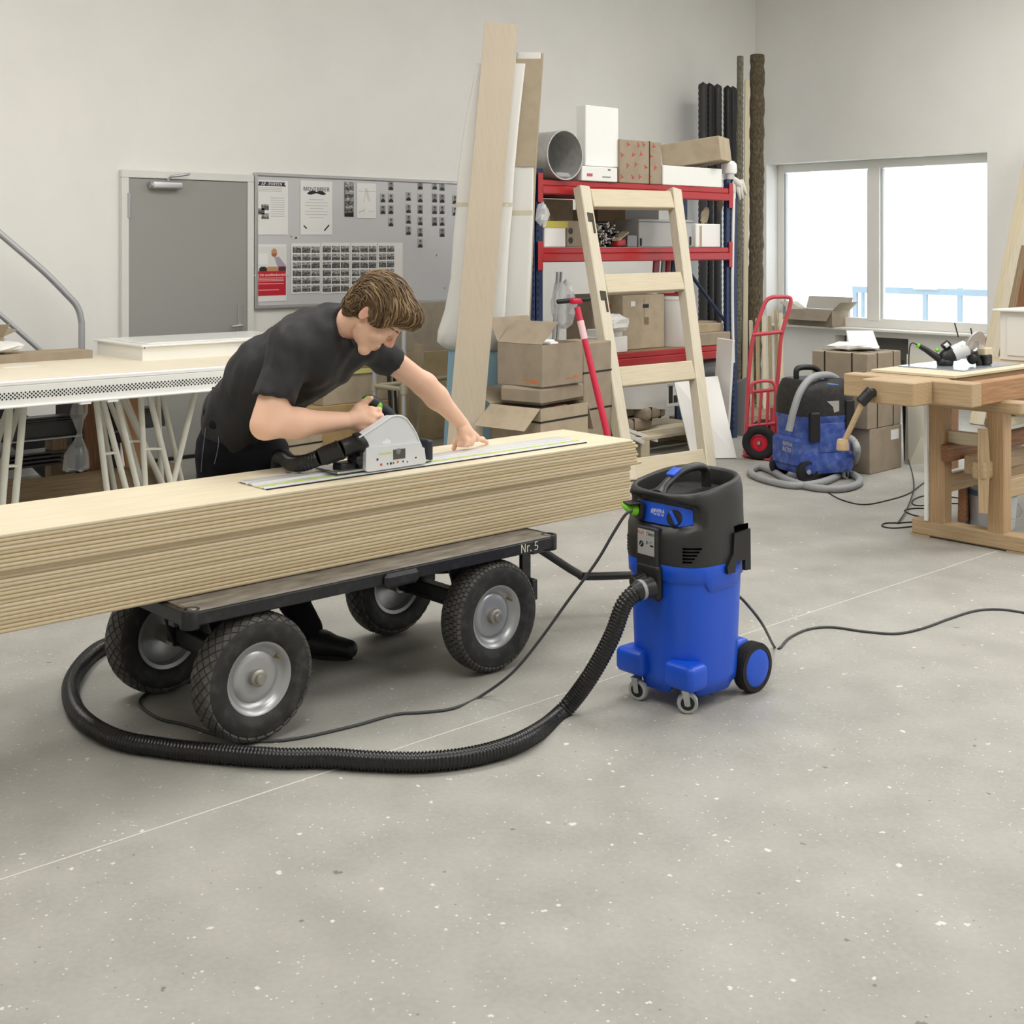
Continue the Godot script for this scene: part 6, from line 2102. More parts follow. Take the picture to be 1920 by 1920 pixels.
	for i in 4:
		single("hanging_strip", ["red strip hanging under the middle shelf", "grey strip hanging between two red ones under the shelf", "dark red strip hanging beside the grey one", "dark blue strip hanging at the end of the row"][i], "strip", B.new().box(Vector3.ZERO, Vector3([0.07, 0.04, 0.05, 0.05][i], 0.2, 0.02), 0.004), [M.rack_red, gm, M.red_paint, M.rack_blue][i], on_z([1230, 1243, 1252, 1262][i], 503, -7.0), rot(0, 0, -6))
	for i in 2:
		single("thin_tube", "thin aluminium tube standing behind the plastic bag", "tube", B.new().cyl(Vector3.ZERO, Vector3(0.02, 0.62, 0), 0.012, -1, 10), M.aluminium, on_z(1036 + i * 7, 600, -6.95) * Vector3(1, 0, 1) + Vector3(0, C + 0.001, 0), rot(0, 0, -3), "tubes behind the plastic bag")
	# under the lower shelf
	var dr := thing("drawer_unit", "white drawer unit with a bar handle lying under the lower shelf", "drawer unit", on_z(1196, 815, -6.75) * Vector3(1, 0, 1) + Vector3(0, 0.33, 0), 0)
	var dt := B.new()
	part(dr, "carcass", B.new().box(Vector3(0.02, 0.14, -0.22), Vector3(0.6, 0.28, 0.42), 0.004), M.white)
	part(dr, "drawer_front", B.new().box(Vector3(0.02, 0.14, 0.0), Vector3(0.62, 0.29, 0.018), 0.003), mat("drawer_white", rgb(206, 206, 202), 0.5))
	part(dr, "handle", B.new().cyl(Vector3(-0.12, 0.24, 0.03), Vector3(0.06, 0.235, 0.03), 0.006, -1, 8).box(Vector3(-0.11, 0.24, 0.018), Vector3(0.01, 0.01, 0.024)).box(Vector3(0.05, 0.237, 0.018), Vector3(0.01, 0.01, 0.024)), M.galvanised)
	dr.rotation_degrees.z = -5
	var pr := shelf_box("white box with dark printing standing beside the drawer unit", 1248, 725, 1276, -6.8, 0.3, 0.25, M.white, {"plain": 1}, "white_box")
	part(pr, "dark_print", B.new().box(Vector3(-0.03, 0.1, 0.1256), Vector3(0.05, 0.14, 0.001)).box(Vector3(0.03, 0.06, 0.1256), Vector3(0.05, 0.06, 0.001)), M.black)
	for i in 4:
		var r := thing("paper_pack", ["long brown paper pack lowest on the wooden base", "long brown paper pack with black twine on the wooden base", "brown paper pack tilted over the others below the drawer unit", "short brown paper roll beside the white leaning panel"][i], "pack", Vector3(6.98 + [0.25, 0.3, 0.22, 0.68][i], [0.152, 0.152, 0.262, 0.23][i], -6.78 - [0.0, 0.16, 0.08, 0.02][i]), [6, 6, 2, 14][i])
		var ln: float = [0.85, 0.85, 0.7, 0.34][i]
		part(r, "pack_body", rounded(Vector3(0, 0.052, 0), Vector3(ln, 0.1, 0.13), 0.03), M.card_grey)
		for x in [-0.25, 0.2]: part(r, "twine", B.new().box(Vector3(x * ln, 0.052, 0), Vector3(0.008, 0.103, 0.133)), M.strap)
	single("white_profile", "white plastic profile lying askew on the paper packs", "profile", bar(on_z(1160, 800, -6.6), on_z(1230, 826, -6.55), 0.05, 0.025), M.white)
	single("white_profile", "short white tube end lying below the askew profile", "profile", bar(on_z(1175, 815, -6.55), on_z(1206, 830, -6.5), 0.04, 0.03), M.white_gloss)
	var wbse := thing("pallet", "low wooden pallet base carrying the packs under the rack", "pallet", Vector3(7.3, 0, -6.9))
	for k in 4: part(wbse, "deck_plank", B.new().box(Vector3(0, 0.135, -0.3 + k * 0.2), Vector3(1.9, 0.03, 0.16), 0.004), M.pine_0)
	for x in [-0.85, 0, 0.85]: part(wbse, "block", B.new().box(Vector3(x, 0.06, 0), Vector3(0.1, 0.12, 0.76), 0.004), M.pine_2)


# ---- pine frame, white panel and the tall things in the corner
func build_corner() -> void:
	var fr := thing("pine_frame", "pale pine ladder-like frame with black hinges leaning against the rack", "wooden frame", Vector3(7.2, 0, -6.2))
	var K := Vector3(-CA, 0, SA)
	var up := Vector3.UP
	# stiles from foot to head
	var lf := on_h(1179, 902, 0.0)
	var rf := on_h(1328, 880, 0.0)
	var lh := on_z(1090, 351, -6.57)
	var rh := on_z(1263, 356, -6.57)
	var nrm := (rh - lh).cross(lf - lh).normalized()
	if nrm.z < 0: nrm = -nrm
	var pm: Material = M.pine_1
	wpart(fr, "stile", bar(lf, lh, 0.1, 0.085, nrm), wood("pine_stile", rgb(216, 207, 186), 1, 0.05, 0.55, 83))
	wpart(fr, "stile", bar(rf, rh, 0.1, 0.085, nrm), M.pine_stile)
	for v in [0.957, 0.652, 0.335, 0.035]:
		var a := lf.lerp(lh, v)
		var b := rf.lerp(rh, v)
		wpart(fr, "rail", bar(a.lerp(b, 0.06), a.lerp(b, 0.94), 0.14, 0.07, nrm), wood("pine_rail", rgb(212, 200, 174), 0, 0.05, 0.55, 85))
	for v in [0.875, 0.6]:
		var a := lf.lerp(lh, v) + nrm * 0.044
		var ax := (lh - lf).normalized()
		var sx := ax.cross(nrm)
		var b := B.new()
		b.xf = Transform3D(Basis(sx, ax, nrm), a)
		b.box(Vector3(0.0, 0.02, 0), Vector3(0.06, 0.07, 0.006), 0.002).box(Vector3(0.018, -0.05, 0), Vector3(0.022, 0.1, 0.006), 0.002)
		wpart(fr, "hinge", b, mat("hinge_dark", rgb(74, 70, 58), 0.4, 0.5))
	# white panel leaning on the frame's far side
	var w0 := on_h(1296, 861, 0.0)
	var w1 := on_h(1380, 860, 0.0)
	var t0 := on_z(1262, 712, -6.5)
	var t1 := on_z(1345, 707, -6.5)
	var wn := (w1 - w0).cross(t0 - w0).normalized()
	var wp := B.new()
	wp.rings([[w0, w1, w1 + wn * 0.02, w0 + wn * 0.02], [t0, t1, t1 + wn * 0.02, t0 + wn * 0.02]], true, true, -1)
	single("white_sheet_board", "plain white panel leaning beside the foot of the pine frame", "panel", wp, M.white)
	single("white_post", "narrow white board standing by the blue upright", "board", B.new().box(Vector3(0, 0.43, 0), Vector3(0.03, 0.86, 0.16), 0.003), M.white, on_z(1350, 800, -6.5) * Vector3(1, 0, 1), rot(4, 0, 0))
	single("grey_fabric", "grey rolled fabric lying under the lower shelf by the upright", "fabric", B.new().tube([on_z(1308, 694, -6.75), on_z(1330, 690, -6.75), on_z(1352, 692, -6.75)], [0.06, 0.075, 0.06], 10), mat("felt", rgb(112, 112, 114), 0.95))
	# corner: dark tubes, pale lath, bark-covered post
	for i in 6:
		var x: float = [1318, 1330, 1345, 1364, 1374, 1386][i]
		var p := on_z(x, 500, -8.45)
		single("dark_tube", "long dark ribbed tube standing in the corner behind the rack", "tube", ribbed_pole(0.05 if i < 3 else 0.045, 3.3, 0.06), M.black if i % 2 else mat("tube_charcoal", rgb(52, 52, 52), 0.5), Vector3(p.x, 0, p.z), Basis(), "dark tubes standing in the corner")
	var bark := grain("bark", [rgb(58, 50, 38), rgb(92, 82, 64), rgb(124, 114, 92)], Vector3(7, 2, 7), 0.9, 0.03, 4, 95)
	single("bark_post", "grey-brown rough post standing in the corner next to the window", "post", rough_pole([on_z(1412, 862, -7.9) * Vector3(1, 0, 1), on_z(1418, 450, -8.0), on_z(1420, 100, -8.1)], 0.075, 5), bark)
	single("bark_post", "thin mottled grey-green post beside the pale lath", "post", rough_pole([on_z(1383, 800, -7.7) * Vector3(1, 0, 1), on_z(1386, 450, -7.8), on_z(1388, 100, -7.8)], 0.032, 9), grain("bark_pale", [rgb(74, 70, 56), rgb(110, 106, 90), rgb(150, 148, 134)], Vector3(7, 3, 7), 0.9, 0.03, 4, 97))
	var l0 := on_z(1396, 800, -7.75)
	var l1 := on_z(1401, 150, -7.9)
	single("pale_lath", "long pale square lath standing between the two rough posts", "lath", bar(Vector3(l0.x, 0, l0.z), l1, 0.045, 0.04, K), M.pine_1)
	# white cap, gloves and strips hung on the upright
	var g := thing("work_gloves", "pair of pale work gloves draped over the rack's corner", "gloves", on_z(1378, 345, -6.72))
	var gm := mat("glove_grey", rgb(206, 203, 194), 0.85)
	for v in [[1372, 338, 1378, 372], [1378, 338, 1388, 374], [1384, 340, 1393, 372], [1388, 340, 1400, 366], [1374, 336, 1386, 346]]:
		wpart(g, "finger" if v[3] > 350 else "palm", B.new().tube([on_z(v[0], v[1], -6.7), on_z((v[0] + v[2]) / 2.0, (v[1] + v[3]) / 2.0, -6.66), on_z(v[2], v[3], -6.66)], [0.03, 0.022, 0.008] if v[3] > 350 else [0.03, 0.035, 0.03], 8), gm)
	var cup := thing("white_jar", "small white jar with rounded lid standing on the rack's corner", "jar", Vector3(8.57, 2.16, -6.72))
	part(cup, "jar_lid", B.new().lathe([Vector2(0, 0.05), Vector2(0.06, 0.05), Vector2(0.066, 0.07), Vector2(0.064, 0.13), Vector2(0.04, 0.155), Vector2(0, 0.16)], 20), M.white_gloss)
	part(cup, "jar_body", B.new().lathe([Vector2(0, 0), Vector2(0.045, 0), Vector2(0.045, 0.05), Vector2(0, 0.05)], 20), M.aluminium)
	single("white_strip", "long white strip of foil hanging beside the blue upright", "strip", B.new().tube(spline([on_z(1376, 360, -6.66), on_z(1374, 450, -6.66), on_z(1373, 560, -6.66), on_z(1375, 680, -6.66)], 4), 0.014, 6), M.white)
	var gs0 := on_z(1376, 742, -6.75)
	var gs1 := on_z(1404, 728, -6.62)
	single("grey_sheet", "grey metal sheet standing on edge behind the red hand truck", "sheet", B.new().rings([[gs0 * Vector3(1, 0, 1), gs1 * Vector3(1, 0, 1), gs1 * Vector3(1, 0, 1) + Vector3(0.01, 0, -0.02), gs0 * Vector3(1, 0, 1) + Vector3(0.01, 0, -0.02)], [gs0 + Vector3(0, 0.1, 0), gs1 + Vector3(0, 0.1, 0), gs1 + Vector3(0.01, 0.1, -0.02), gs0 + Vector3(0.01, 0.1, -0.02)]], true, true, -1), mat("zinc_sheet", rgb(150, 151, 152), 0.5, 0.4))
	single("corner_timber", "low timber base carrying the posts in the corner", "timber", B.new().box(Vector3(0, 0.05, 0), Vector3(1.3, 0.1, 0.5), 0.005), M.grey_wood_0, Vector3(9.3, 0, -7.2))
func ribbed_pole(r: float, h: float, pitch: float) -> B:
	var p := [Vector2(0, 0)]
	var n := int(h / pitch)
	for i in n:
		p.append(Vector2(r, i * pitch))
		p.append(Vector2(r * 0.9, (i + 0.5) * pitch))
	p.append(Vector2(0, n * pitch))
	return B.new().lathe(p, 12, -2.0)
func rough_pole(p: Array, r: float, seed_: int) -> B:
	var r2 := RandomNumberGenerator.new()
	r2.seed = seed_
	var q := resample(p, 0.06)
	var rr := []
	for i in q.size(): rr.append(r * r2.randf_range(0.88, 1.08))
	return B.new().tube(q, rr, 12)


# ---- along the window: hand truck, older vacuum cleaner, cartons, workbench
func build_right() -> void:
	var R := Vector3(SA, 0, CA)
	var K := Vector3(-CA, 0, SA)
	var up := Vector3.UP
	# planks standing by the niche
	for i in 6:
		var x: float = [1408, 1420, 1432, 1443, 1455, 1464][i]
		var tp: float = [602, 598, 592, 594, 583, 588][i]
		var z := -7.35 + (i % 3) * 0.09
		var a := on_z(x + 3, 800, z)
		var b := on_z(x, tp, z - 0.25)
		single("standing_plank", "rough pale plank standing upright behind the red hand truck", "plank", bar(Vector3(a.x, 0, a.z), b, 0.055, 0.03, Vector3(0.5, 0, 1)), [M.pine_1, M.grey_wood_1, wood("plank_dull", rgb(190, 172, 136), 1, 0.08, 0.7, 87)][[0, 2, 0, 2, 2, 0][i]], Vector3.ZERO, Basis(), "planks standing behind the hand truck")
	# red hand truck
	var d := 9.62
	var ht := thing("hand_truck", "red tubular hand truck with black tyres parked by the window", "hand truck", on_h(1428, 862))
	var rp := mat("truck_red", rgb(198, 74, 86), 0.38)
	var fp := []
	for v in [[1397, 852], [1400, 790], [1402, 740], [1405, 690], [1411, 640], [1424, 596], [1435, 567], [1446, 558], [1462, 556.5], [1477, 557], [1483, 563], [1477, 590], [1465, 630], [1460, 690], [1455, 740], [1452, 790], [1449, 836]]:
		fp.append(deep(v[0], v[1], d + 0.02 * (v[0] - 1400) / 80.0))
	wpart(ht, "frame_tube", B.new().tube(spline(fp, 4), 0.0155, 10), rp)
	for v in [[1411, 628, 1466, 622, 0.015], [1401, 736, 1456, 730, 0.014], [1399, 800, 1453, 793, 0.014], [1428, 732, 1422, 810, 0.012], [1440, 731, 1438, 806, 0.012], [1455, 742, 1458, 812, 0.012], [1412, 735, 1410, 800, 0.01]]:
		wpart(ht, "cross_tube", B.new().cyl(deep(v[0], v[1], d), deep(v[2], v[3], d), v[4], -1, 10), rp)
	var lp := []
	for v in [[1408, 738], [1410, 722], [1419, 716], [1437, 714], [1449, 717], [1455, 736], [1458, 780], [1462, 800]]: lp.append(deep(v[0], v[1], d - 0.06))
	wpart(ht, "lower_loop", B.new().tube(spline(lp, 4), 0.0125, 8), rp)
	var tp2 := on_h(1448, 850, 0.02)
	wpart(ht, "toe_plate", B.new().box(Vector3(tp2.x - 0.1, 0.012, tp2.z + 0.05), Vector3(0.24, 0.012, 0.34), 0.003), rp)
	wpart(ht, "back_plate", B.new().box(deep(1458, 790, d + 0.05), Vector3(0.03, 0.2, 0.12), 0.004), rp)
	var wc := on_h(1424, 862)
	for s in 2:
		var w := Node3D.new()
		w.name = "wheel"
		ht.add_child(w, true)
		var ax := (K * 0.95 - R * 0.3).normalized()
		var c := Vector3(wc.x, 0.13, wc.z) - ax * 0.34 * s
		w.transform = ht.transform.affine_inverse() * Transform3D(B.frame_y(ax), c)
		part(w, "tyre", B.new().lathe([Vector2(0.06, -0.03), Vector2(0.1, -0.04), Vector2(0.12, -0.032), Vector2(0.129, -0.012), Vector2(0.126, -0.008), Vector2(0.129, -0.004), Vector2(0.129, 0.012), Vector2(0.12, 0.032), Vector2(0.1, 0.04), Vector2(0.064, 0.03), Vector2(0.06, 0.02)], 36, -2.0), M.rubber)
		part(w, "rim", B.new().lathe([Vector2(0, -0.02), Vector2(0.064, -0.026), Vector2(0.066, 0.026), Vector2(0.058, 0.03), Vector2(0.05, 0.016), Vector2(0, 0.016)], 28), mat("rim_red", rgb(204, 28, 56), 0.35))
		part(w, "hub", B.new().cyl(Vector3(0, 0, 0), Vector3(0, 0.045, 0), 0.018, 0.014, 14, 0.002), M.steel)
	# older vacuum cleaner
	var vo := deep(1526, 900, 8.86) * Vector3(1, 0, 1)
	var v2 := thing("vacuum_cleaner", "worn older blue and black vacuum cleaner with a grey hose by the cartons", "vacuum cleaner", vo, -20)
	var wb := grain("worn_blue", [rgb(40, 62, 134), rgb(52, 78, 158), rgb(74, 98, 168), rgb(104, 120, 170)], Vector3(3, 3, 3), 0.5, 0.015, 5, 101)
	var wk := grain("worn_black", [rgb(24, 24, 25), rgb(30, 30, 31), rgb(52, 52, 52)], Vector3(4, 4, 4), 0.5, 0.02, 3, 103)
	var rr := func(y: float, ax: float, az: float, n := 5.0, ox := 0.0) -> Array:
		var out := []
		for k in 48:
			var t := TAU * k / 48
			out.append(Vector3(ox + ax * signf(cos(t)) * pow(absf(cos(t)), 2.0 / n), y, -az * signf(sin(t)) * pow(absf(sin(t)), 2.0 / n)))
		return out
	part(v2, "tank", B.new().rings([rr.call(0.06, 0.22, 0.18), rr.call(0.09, 0.235, 0.19), rr.call(0.17, 0.235, 0.19), rr.call(0.2, 0.215, 0.178), rr.call(0.42, 0.22, 0.18), rr.call(0.43, 0.228, 0.188), rr.call(0.45, 0.228, 0.188)]), wb)
	part(v2, "tank_panel", B.new().box(Vector3(0.03, 0.3, 0.178), Vector3(0.24, 0.2, 0.012), 0.005), wb)
	part(v2, "rear_block", B.new().box(Vector3(-0.2, 0.2, 0.0), Vector3(0.1, 0.2, 0.3), 0.02), wb)
	part(v2, "motor_head", B.new().rings([rr.call(0.45, 0.23, 0.19), rr.call(0.55, 0.228, 0.188), rr.call(0.62, 0.215, 0.178), rr.call(0.68, 0.19, 0.16), rr.call(0.69, 0.17, 0.145)]), wk)
	var pn := part(v2, "control_panel", rounded(Vector3(0, 0, 0), Vector3(0.2, 0.012, 0.1), 0.005), mat("pale_blue", rgb(94, 128, 190), 0.45))
	pn.transform = tf(Vector3(0.09, 0.672, 0.12), rot(24, 0, -6))
	part(pn, "socket_lid", B.new().box(Vector3(-0.05, 0.01, 0), Vector3(0.06, 0.012, 0.06), 0.004), mat("lid_grey", rgb(120, 124, 128), 0.5))
	part(pn, "knob", B.new().cyl(Vector3(0.045, 0.004, 0), Vector3(0.045, 0.024, 0), 0.02, 0.016, 14, 0.003), M.rack_blue)
	part(v2, "handle", B.new().tube(spline([Vector3(-0.14, 0.67, 0), Vector3(-0.145, 0.74, 0), Vector3(-0.11, 0.765, 0), Vector3(0.0, 0.76, 0), Vector3(0.05, 0.72, 0), Vector3(0.06, 0.68, 0)], 5), 0.02, 10), M.black)
	part(v2, "latch", B.new().box(Vector3(0.16, 0.45, 0.19), Vector3(0.07, 0.2, 0.02), 0.006), M.black)
	part(v2, "hose_holder", B.new().box(Vector3(-0.13, 0.38, 0.19), Vector3(0.08, 0.2, 0.04), 0.01), M.black)
	part(v2, "torn_label", B.new().prism(PackedVector2Array([Vector2(-0.03, 0.55), Vector2(0.07, 0.55), Vector2(0.07, 0.48), Vector2(0.03, 0.47), Vector2(0.02, 0.51)]), 0.188, 0.19), mat("label_worn", rgb(168, 166, 160), 0.6))
	var pm := mat("print_dull", rgb(168, 168, 160), 0.7)
	letters(v2, "brand_print", "Nilfisk", 0.026, pm, tf(Vector3(-0.2505, 0.255, 0.05), rot(0, -90, 0)), false, true)
	letters(v2, "brand_print", "ALTO", 0.03, pm, tf(Vector3(-0.2505, 0.215, 0.04), rot(0, -90, 0)), false, true)
	for v in [[-0.17, 0.16, 0.078], [-0.17, -0.16, 0.078]]:
		var w := B.new()
		w.xf = tf(Vector3(v[0], v[2], v[1]), rot(90))
		w.lathe([Vector2(0, -0.02), Vector2(0.05, -0.02), Vector2(0.075, -0.02), Vector2(0.078, -0.012), Vector2(0.078, 0.02), Vector2(0.07, 0.026), Vector2(0.055, 0.026), Vector2(0.05, 0.012), Vector2(0, 0.012)], 28)
		var o := part(v2, "wheel", w, M.rubber)
		part(o, "hub", B.new().at(tf(Vector3(v[0], v[2], v[1]), rot(90))).lathe([Vector2(0, -0.03), Vector2(0.016, -0.03), Vector2(0.016, 0.024), Vector2(0, 0.026)], 14), M.galvanised)
	for s in [-1, 1]: caster(v2, Vector3(0.16, 0, s * 0.13), 30)
	var gh := thing("grey_hose", "grey corrugated hose coiled on the floor round the older vacuum cleaner", "hose", on_h(1500, 915))
	var hm := mat("hose_grey", rgb(150, 152, 154), 0.5)
	var hp := [deep(1479, 808, 8.5), deep(1482, 795, 8.5), deep(1488, 770, 8.5), deep(1500, 735, 8.52), deep(1518, 711, 8.58), deep(1540, 703, 8.68), deep(1562, 706, 8.82), deep(1577, 722, 8.98), deep(1584, 750, 9.1)]
	wpart(gh, "hose", B.new().tube(spline(hp, 6), 0.0235, 12), hm)
	var q := [deep(1572, 824, 8.75), deep(1590, 820, 8.75), deep(1603, 830, 8.72)]
	q.append(deep(1607, 848, 8.7))
	for v in [[1596, 873], [1565, 893], [1528, 905], [1485, 908], [1440, 899], [1413, 889], [1408, 880], [1425, 874], [1450, 882], [1475, 897], [1520, 911], [1570, 915], [1603, 908], [1612, 898], [1600, 888], [1575, 882], [1550, 878]]:
		q.append(on_h(v[0], v[1] + 2, 0.0245))
	wpart(gh, "hose_coil", ridged(spline(q, 6), 0.0245, 0.0225, 0.016, 12), hm)

	# cartons under the window
	var cb := carton("large brown carton on the floor under the window, lower of two", Vector3(8.1, 0, -5.17), Vector3(0.44, 0.315, 0.43), 2, M.card_grey, {"strap_z": [0.06], "plain": 1})
	part(cb, "paper_label", B.new().box(Vector3(0.12, 0.25, 0.2158), Vector3(0.11, 0.07, 0.001)), M.paper)
	var cu := carton("large brown carton with black straps, upper of two under the window", Vector3(8.08, 0.317, -5.18), Vector3(0.46, 0.53, 0.45), 2, M.card_grey, {"strap": [-0.1, 0.12], "strap_z": [-0.12, 0.1], "plain": 1})
	single("white_paper", "loose white paper sheets spilling over the strapped carton", "paper", crumple(Vector3(0, 0.03, 0), Vector3(0.2, 0.035, 0.2), 51, 0.3), M.paper, Vector3(8.08, 0.849, -5.2))
	single("white_paper", "upturned white sheet corner on the strapped carton", "paper", B.new().rings([[Vector3(-0.1, 0, 0.1), Vector3(0.12, 0, 0.1), Vector3(0.12, 0, -0.1), Vector3(-0.1, 0, -0.1)], [Vector3(0.03, 0.05, 0.09), Vector3(0.15, 0.11, 0.09), Vector3(0.15, 0.11, -0.1), Vector3(0.03, 0.05, -0.1)]], true, true, -1), M.paper, Vector3(8.12, 0.87, -5.15), rot(0, 40, 0))
	var sz := on_x(1535, 616, WALL_X + 0.17)
	var sb := carton("torn open brown carton on the window sill", Vector3(WALL_X + 0.17, 0.737, sz.z), Vector3(0.3, 0.17, 0.62), -6, M.card_grey, {"open": [40, 30, 70, -50]})
	part(sb, "contents", crumple(Vector3(0, 0.09, 0.1), Vector3(0.12, 0.07, 0.18), 57), M.paper)
	# grey panel and bar between cartons and bench
	var g0 := on_h(1704, 872)
	var g1 := on_h(1752, 868)
	var gp := B.new()
	gp.rings([[g0, g1, g1 + Vector3(0.03, 0, -0.05), g0 + Vector3(0.03, 0, -0.05)], [on_z(1700, 664, g0.z - 0.15), on_z(1790, 668, g0.z - 0.15), on_z(1790, 668, g0.z - 0.2), on_z(1700, 664, g0.z - 0.2)]], true, true, -1)
	single("grey_sheet_board", "grey-green sheet with pale edge leaning between cartons and workbench", "sheet", gp, mat("panel_greige", rgb(172, 168, 152), 0.6))
	single("black_bar", "black metal bar standing between the cartons and the grey panel", "bar", bar(on_h(1698, 864), on_h(1698, 864) + Vector3(0.04, 0.75, -0.05), 0.02, 0.02), M.black)
	single("brown_board", "dark brown board leaning under the workbench", "board", bar(on_h(1737, 890) + Vector3(0.25, 0, 0), on_h(1755, 890) + Vector3(0.3, 0.75, -0.1), 0.36, 0.02, Vector3(0, 0, 1)), M.brown_1)
	build_bench()


func build_bench() -> void:
	var h := 0.9
	var X0 := 6.11
	var X1 := 8.3
	var z1 := -3.245
	var z0 := -4.0
	var t := thing("workbench", "wooden joiner's workbench with a side vice near the window", "workbench", Vector3(6.6, 0, -3.6))
	var bx: Material = M.bench_0
	var bz: Material = M.bench_2
	wpart(t, "top", B.new().box(Vector3((X0 + X1) / 2 + 0.06, h - 0.06, -3.7), Vector3(X1 - X0 - 0.12, 0.12, 0.5), 0.006), bx)
	wpart(t, "end_rail", B.new().box(Vector3(X0 + 0.055, h - 0.062, (z0 + z1) / 2), Vector3(0.11, 0.124, z1 - z0), 0.006), bz)
	wpart(t, "apron", B.new().box(Vector3((X0 + X1) / 2 + 0.05, h - 0.06, z1 - 0.035), Vector3(X1 - X0 - 0.11, 0.12, 0.07), 0.006), wood("bench_red", rgb(172, 126, 84), 0, 0.15, 0.5, 23))
	wpart(t, "tray_floor", B.new().box(Vector3((X0 + X1) / 2 + 0.05, h - 0.11, -3.38), Vector3(X1 - X0 - 0.11, 0.015, 0.2)), bx)
	wpart(t, "vice_jaw", B.new().box(Vector3(X0 - 0.1, h - 0.06, -3.61), Vector3(0.195, 0.122, 0.3), 0.006), bz)
	# screw and handle of the vice
	var s0 := on_x(1636, 735, X0 - 0.2)
	wpart(t, "vice_screw", B.new().cyl(s0 + Vector3(0.05, 0, 0), s0 + Vector3(-0.06, -0.01, 0), 0.026, 0.022, 16, 0.004), M.black)
	var k0 := on_x(1623, 742, X0 - 0.25)
	wpart(t, "screw_head", B.new().cyl(k0 + Vector3(0.03, 0.03, 0.02), k0 + Vector3(-0.02, -0.04, -0.02), 0.03, -1, 16, 0.006), M.black)
	var k1 := on_x(1580, 834, X0 - 0.32)
	wpart(t, "vice_handle", B.new().cyl(k0, k1, 0.0155, 0.014, 12), bx)
	wpart(t, "handle_knob", B.new().cyl(k1 - Vector3(0, 0.03, 0), k1 + Vector3(0, 0.03, 0), 0.034, 0.03, 16, 0.006), bz)
	# trestle legs: feet run across
	for x in [6.47, 7.9]:
		wpart(t, "foot_rail", B.new().box(Vector3(x, 0.05, -3.44), Vector3(0.09, 0.085, 0.66), 0.008), bz)
		for z in [-3.62, -3.28]:
			wpart(t, "leg", B.new().box(Vector3(x, 0.43, z), Vector3(0.085, 0.7, 0.095), 0.006), wood("bench_leg", rgb(178, 146, 108), 1, 0.1, 0.5, 25))
		wpart(t, "head_rail", B.new().box(Vector3(x, 0.755, -3.44), Vector3(0.09, 0.07, 0.6), 0.01), bz)
		wpart(t, "cross_rail", B.new().box(Vector3(x + 0.02, 0.56, -3.44), Vector3(0.04, 0.07, 0.34), 0.005), M.pine_2)
		for z in [-3.72, -3.16]: wpart(t, "foot_pad", B.new().box(Vector3(x, 0.005, z), Vector3(0.085, 0.01, 0.12)), bz)
	for z in [-3.6, -3.3]: wpart(t, "stretcher", B.new().box(Vector3(7.2, 0.3, z), Vector3(1.4, 0.1, 0.04), 0.005), bx)
	var lx := on_h(1745, 980, 0.09)
	single("white_lath", "thin white strip standing against the workbench leg", "lath", B.new().box(Vector3(0, 0.34, 0), Vector3(0.012, 0.68, 0.02)), M.white_gloss, Vector3(6.42, 0.093, -3.675))
	# board, glass plate and router on the bench
	var bd := thing("work_board", "thin plywood board with a grey plate lying on the workbench", "board", Vector3(6.75, h + 0.001, -3.68))
	part(bd, "plywood", B.new().box(Vector3(0, 0.0075, 0), Vector3(0.95, 0.015, 0.5), 0.002), M.pine_0)
	part(bd, "plate", B.new().box(Vector3(0.1, 0.0185, -0.03), Vector3(0.66, 0.007, 0.4), 0.001), mat("plate_grey", rgb(150, 156, 166), 0.15))
	build_router(Vector3(6.83, h + 0.024, -3.62))
	# white cabinet at the far end of the bench
	var cp := on_h(1856, 697, h)
	var wc := thing("white_cabinet", "white cabinet with panelled door standing on the workbench", "cabinet", Vector3(7.55, h + 0.001, -3.6))
	part(wc, "carcass", B.new().box(Vector3(0.3, 0.15, 0), Vector3(0.62, 0.3, 0.44), 0.004), M.white)
	part(wc, "worktop", B.new().box(Vector3(0.29, 0.307, 0), Vector3(0.68, 0.014, 0.5), 0.003), M.white_gloss)
	part(wc, "door", B.new().box(Vector3(0.31, 0.15, 0.226), Vector3(0.52, 0.27, 0.016), 0.003), M.white)
	part(wc, "door_panel", B.new().box(Vector3(0.31, 0.14, 0.235), Vector3(0.42, 0.2, 0.006), 0.002), M.white)
	part(wc, "side_panel", B.new().box(Vector3(-0.012, 0.15, 0), Vector3(0.012, 0.24, 0.34), 0.002), M.white)
	single("glue_tube", "small black and orange tube lying beside the white cabinet", "tube", B.new().cyl(Vector3(0, 0.02, 0), Vector3(0.09, 0.02, 0.02), 0.02, 0.018, 12, 0.003), mat("orange", rgb(224, 120, 60), 0.5), Vector3(7.27, h + 0.002, -3.38))
	single("file_tool", "reddish wooden tool lying in the workbench tray", "tool", B.new().cyl(Vector3(0, 0.016, 0), Vector3(0.4, 0.016, 0.02), 0.014, 0.01, 10), M.brown_0, Vector3(6.95, h - 0.1, -3.36))
	# leftovers under the bench
	var bk := thing("bucket", "white plastic bucket with blue rim standing under the workbench", "bucket", on_h(1861, 988))
	part(bk, "bucket_wall", B.new().lathe([Vector2(0, 0.003), Vector2(0.115, 0), Vector2(0.12, 0.008), Vector2(0.135, 0.215), Vector2(0.131, 0.215), Vector2(0.116, 0.012), Vector2(0, 0.012)], 32), mat("bucket_white", rgb(214, 218, 226), 0.4))
	part(bk, "rim", B.new().lathe([Vector2(0.134, 0.19), Vector2(0.142, 0.195), Vector2(0.144, 0.222), Vector2(0.134, 0.226), Vector2(0.129, 0.218)], 32), mat("rim_blue", rgb(92, 124, 158), 0.45))
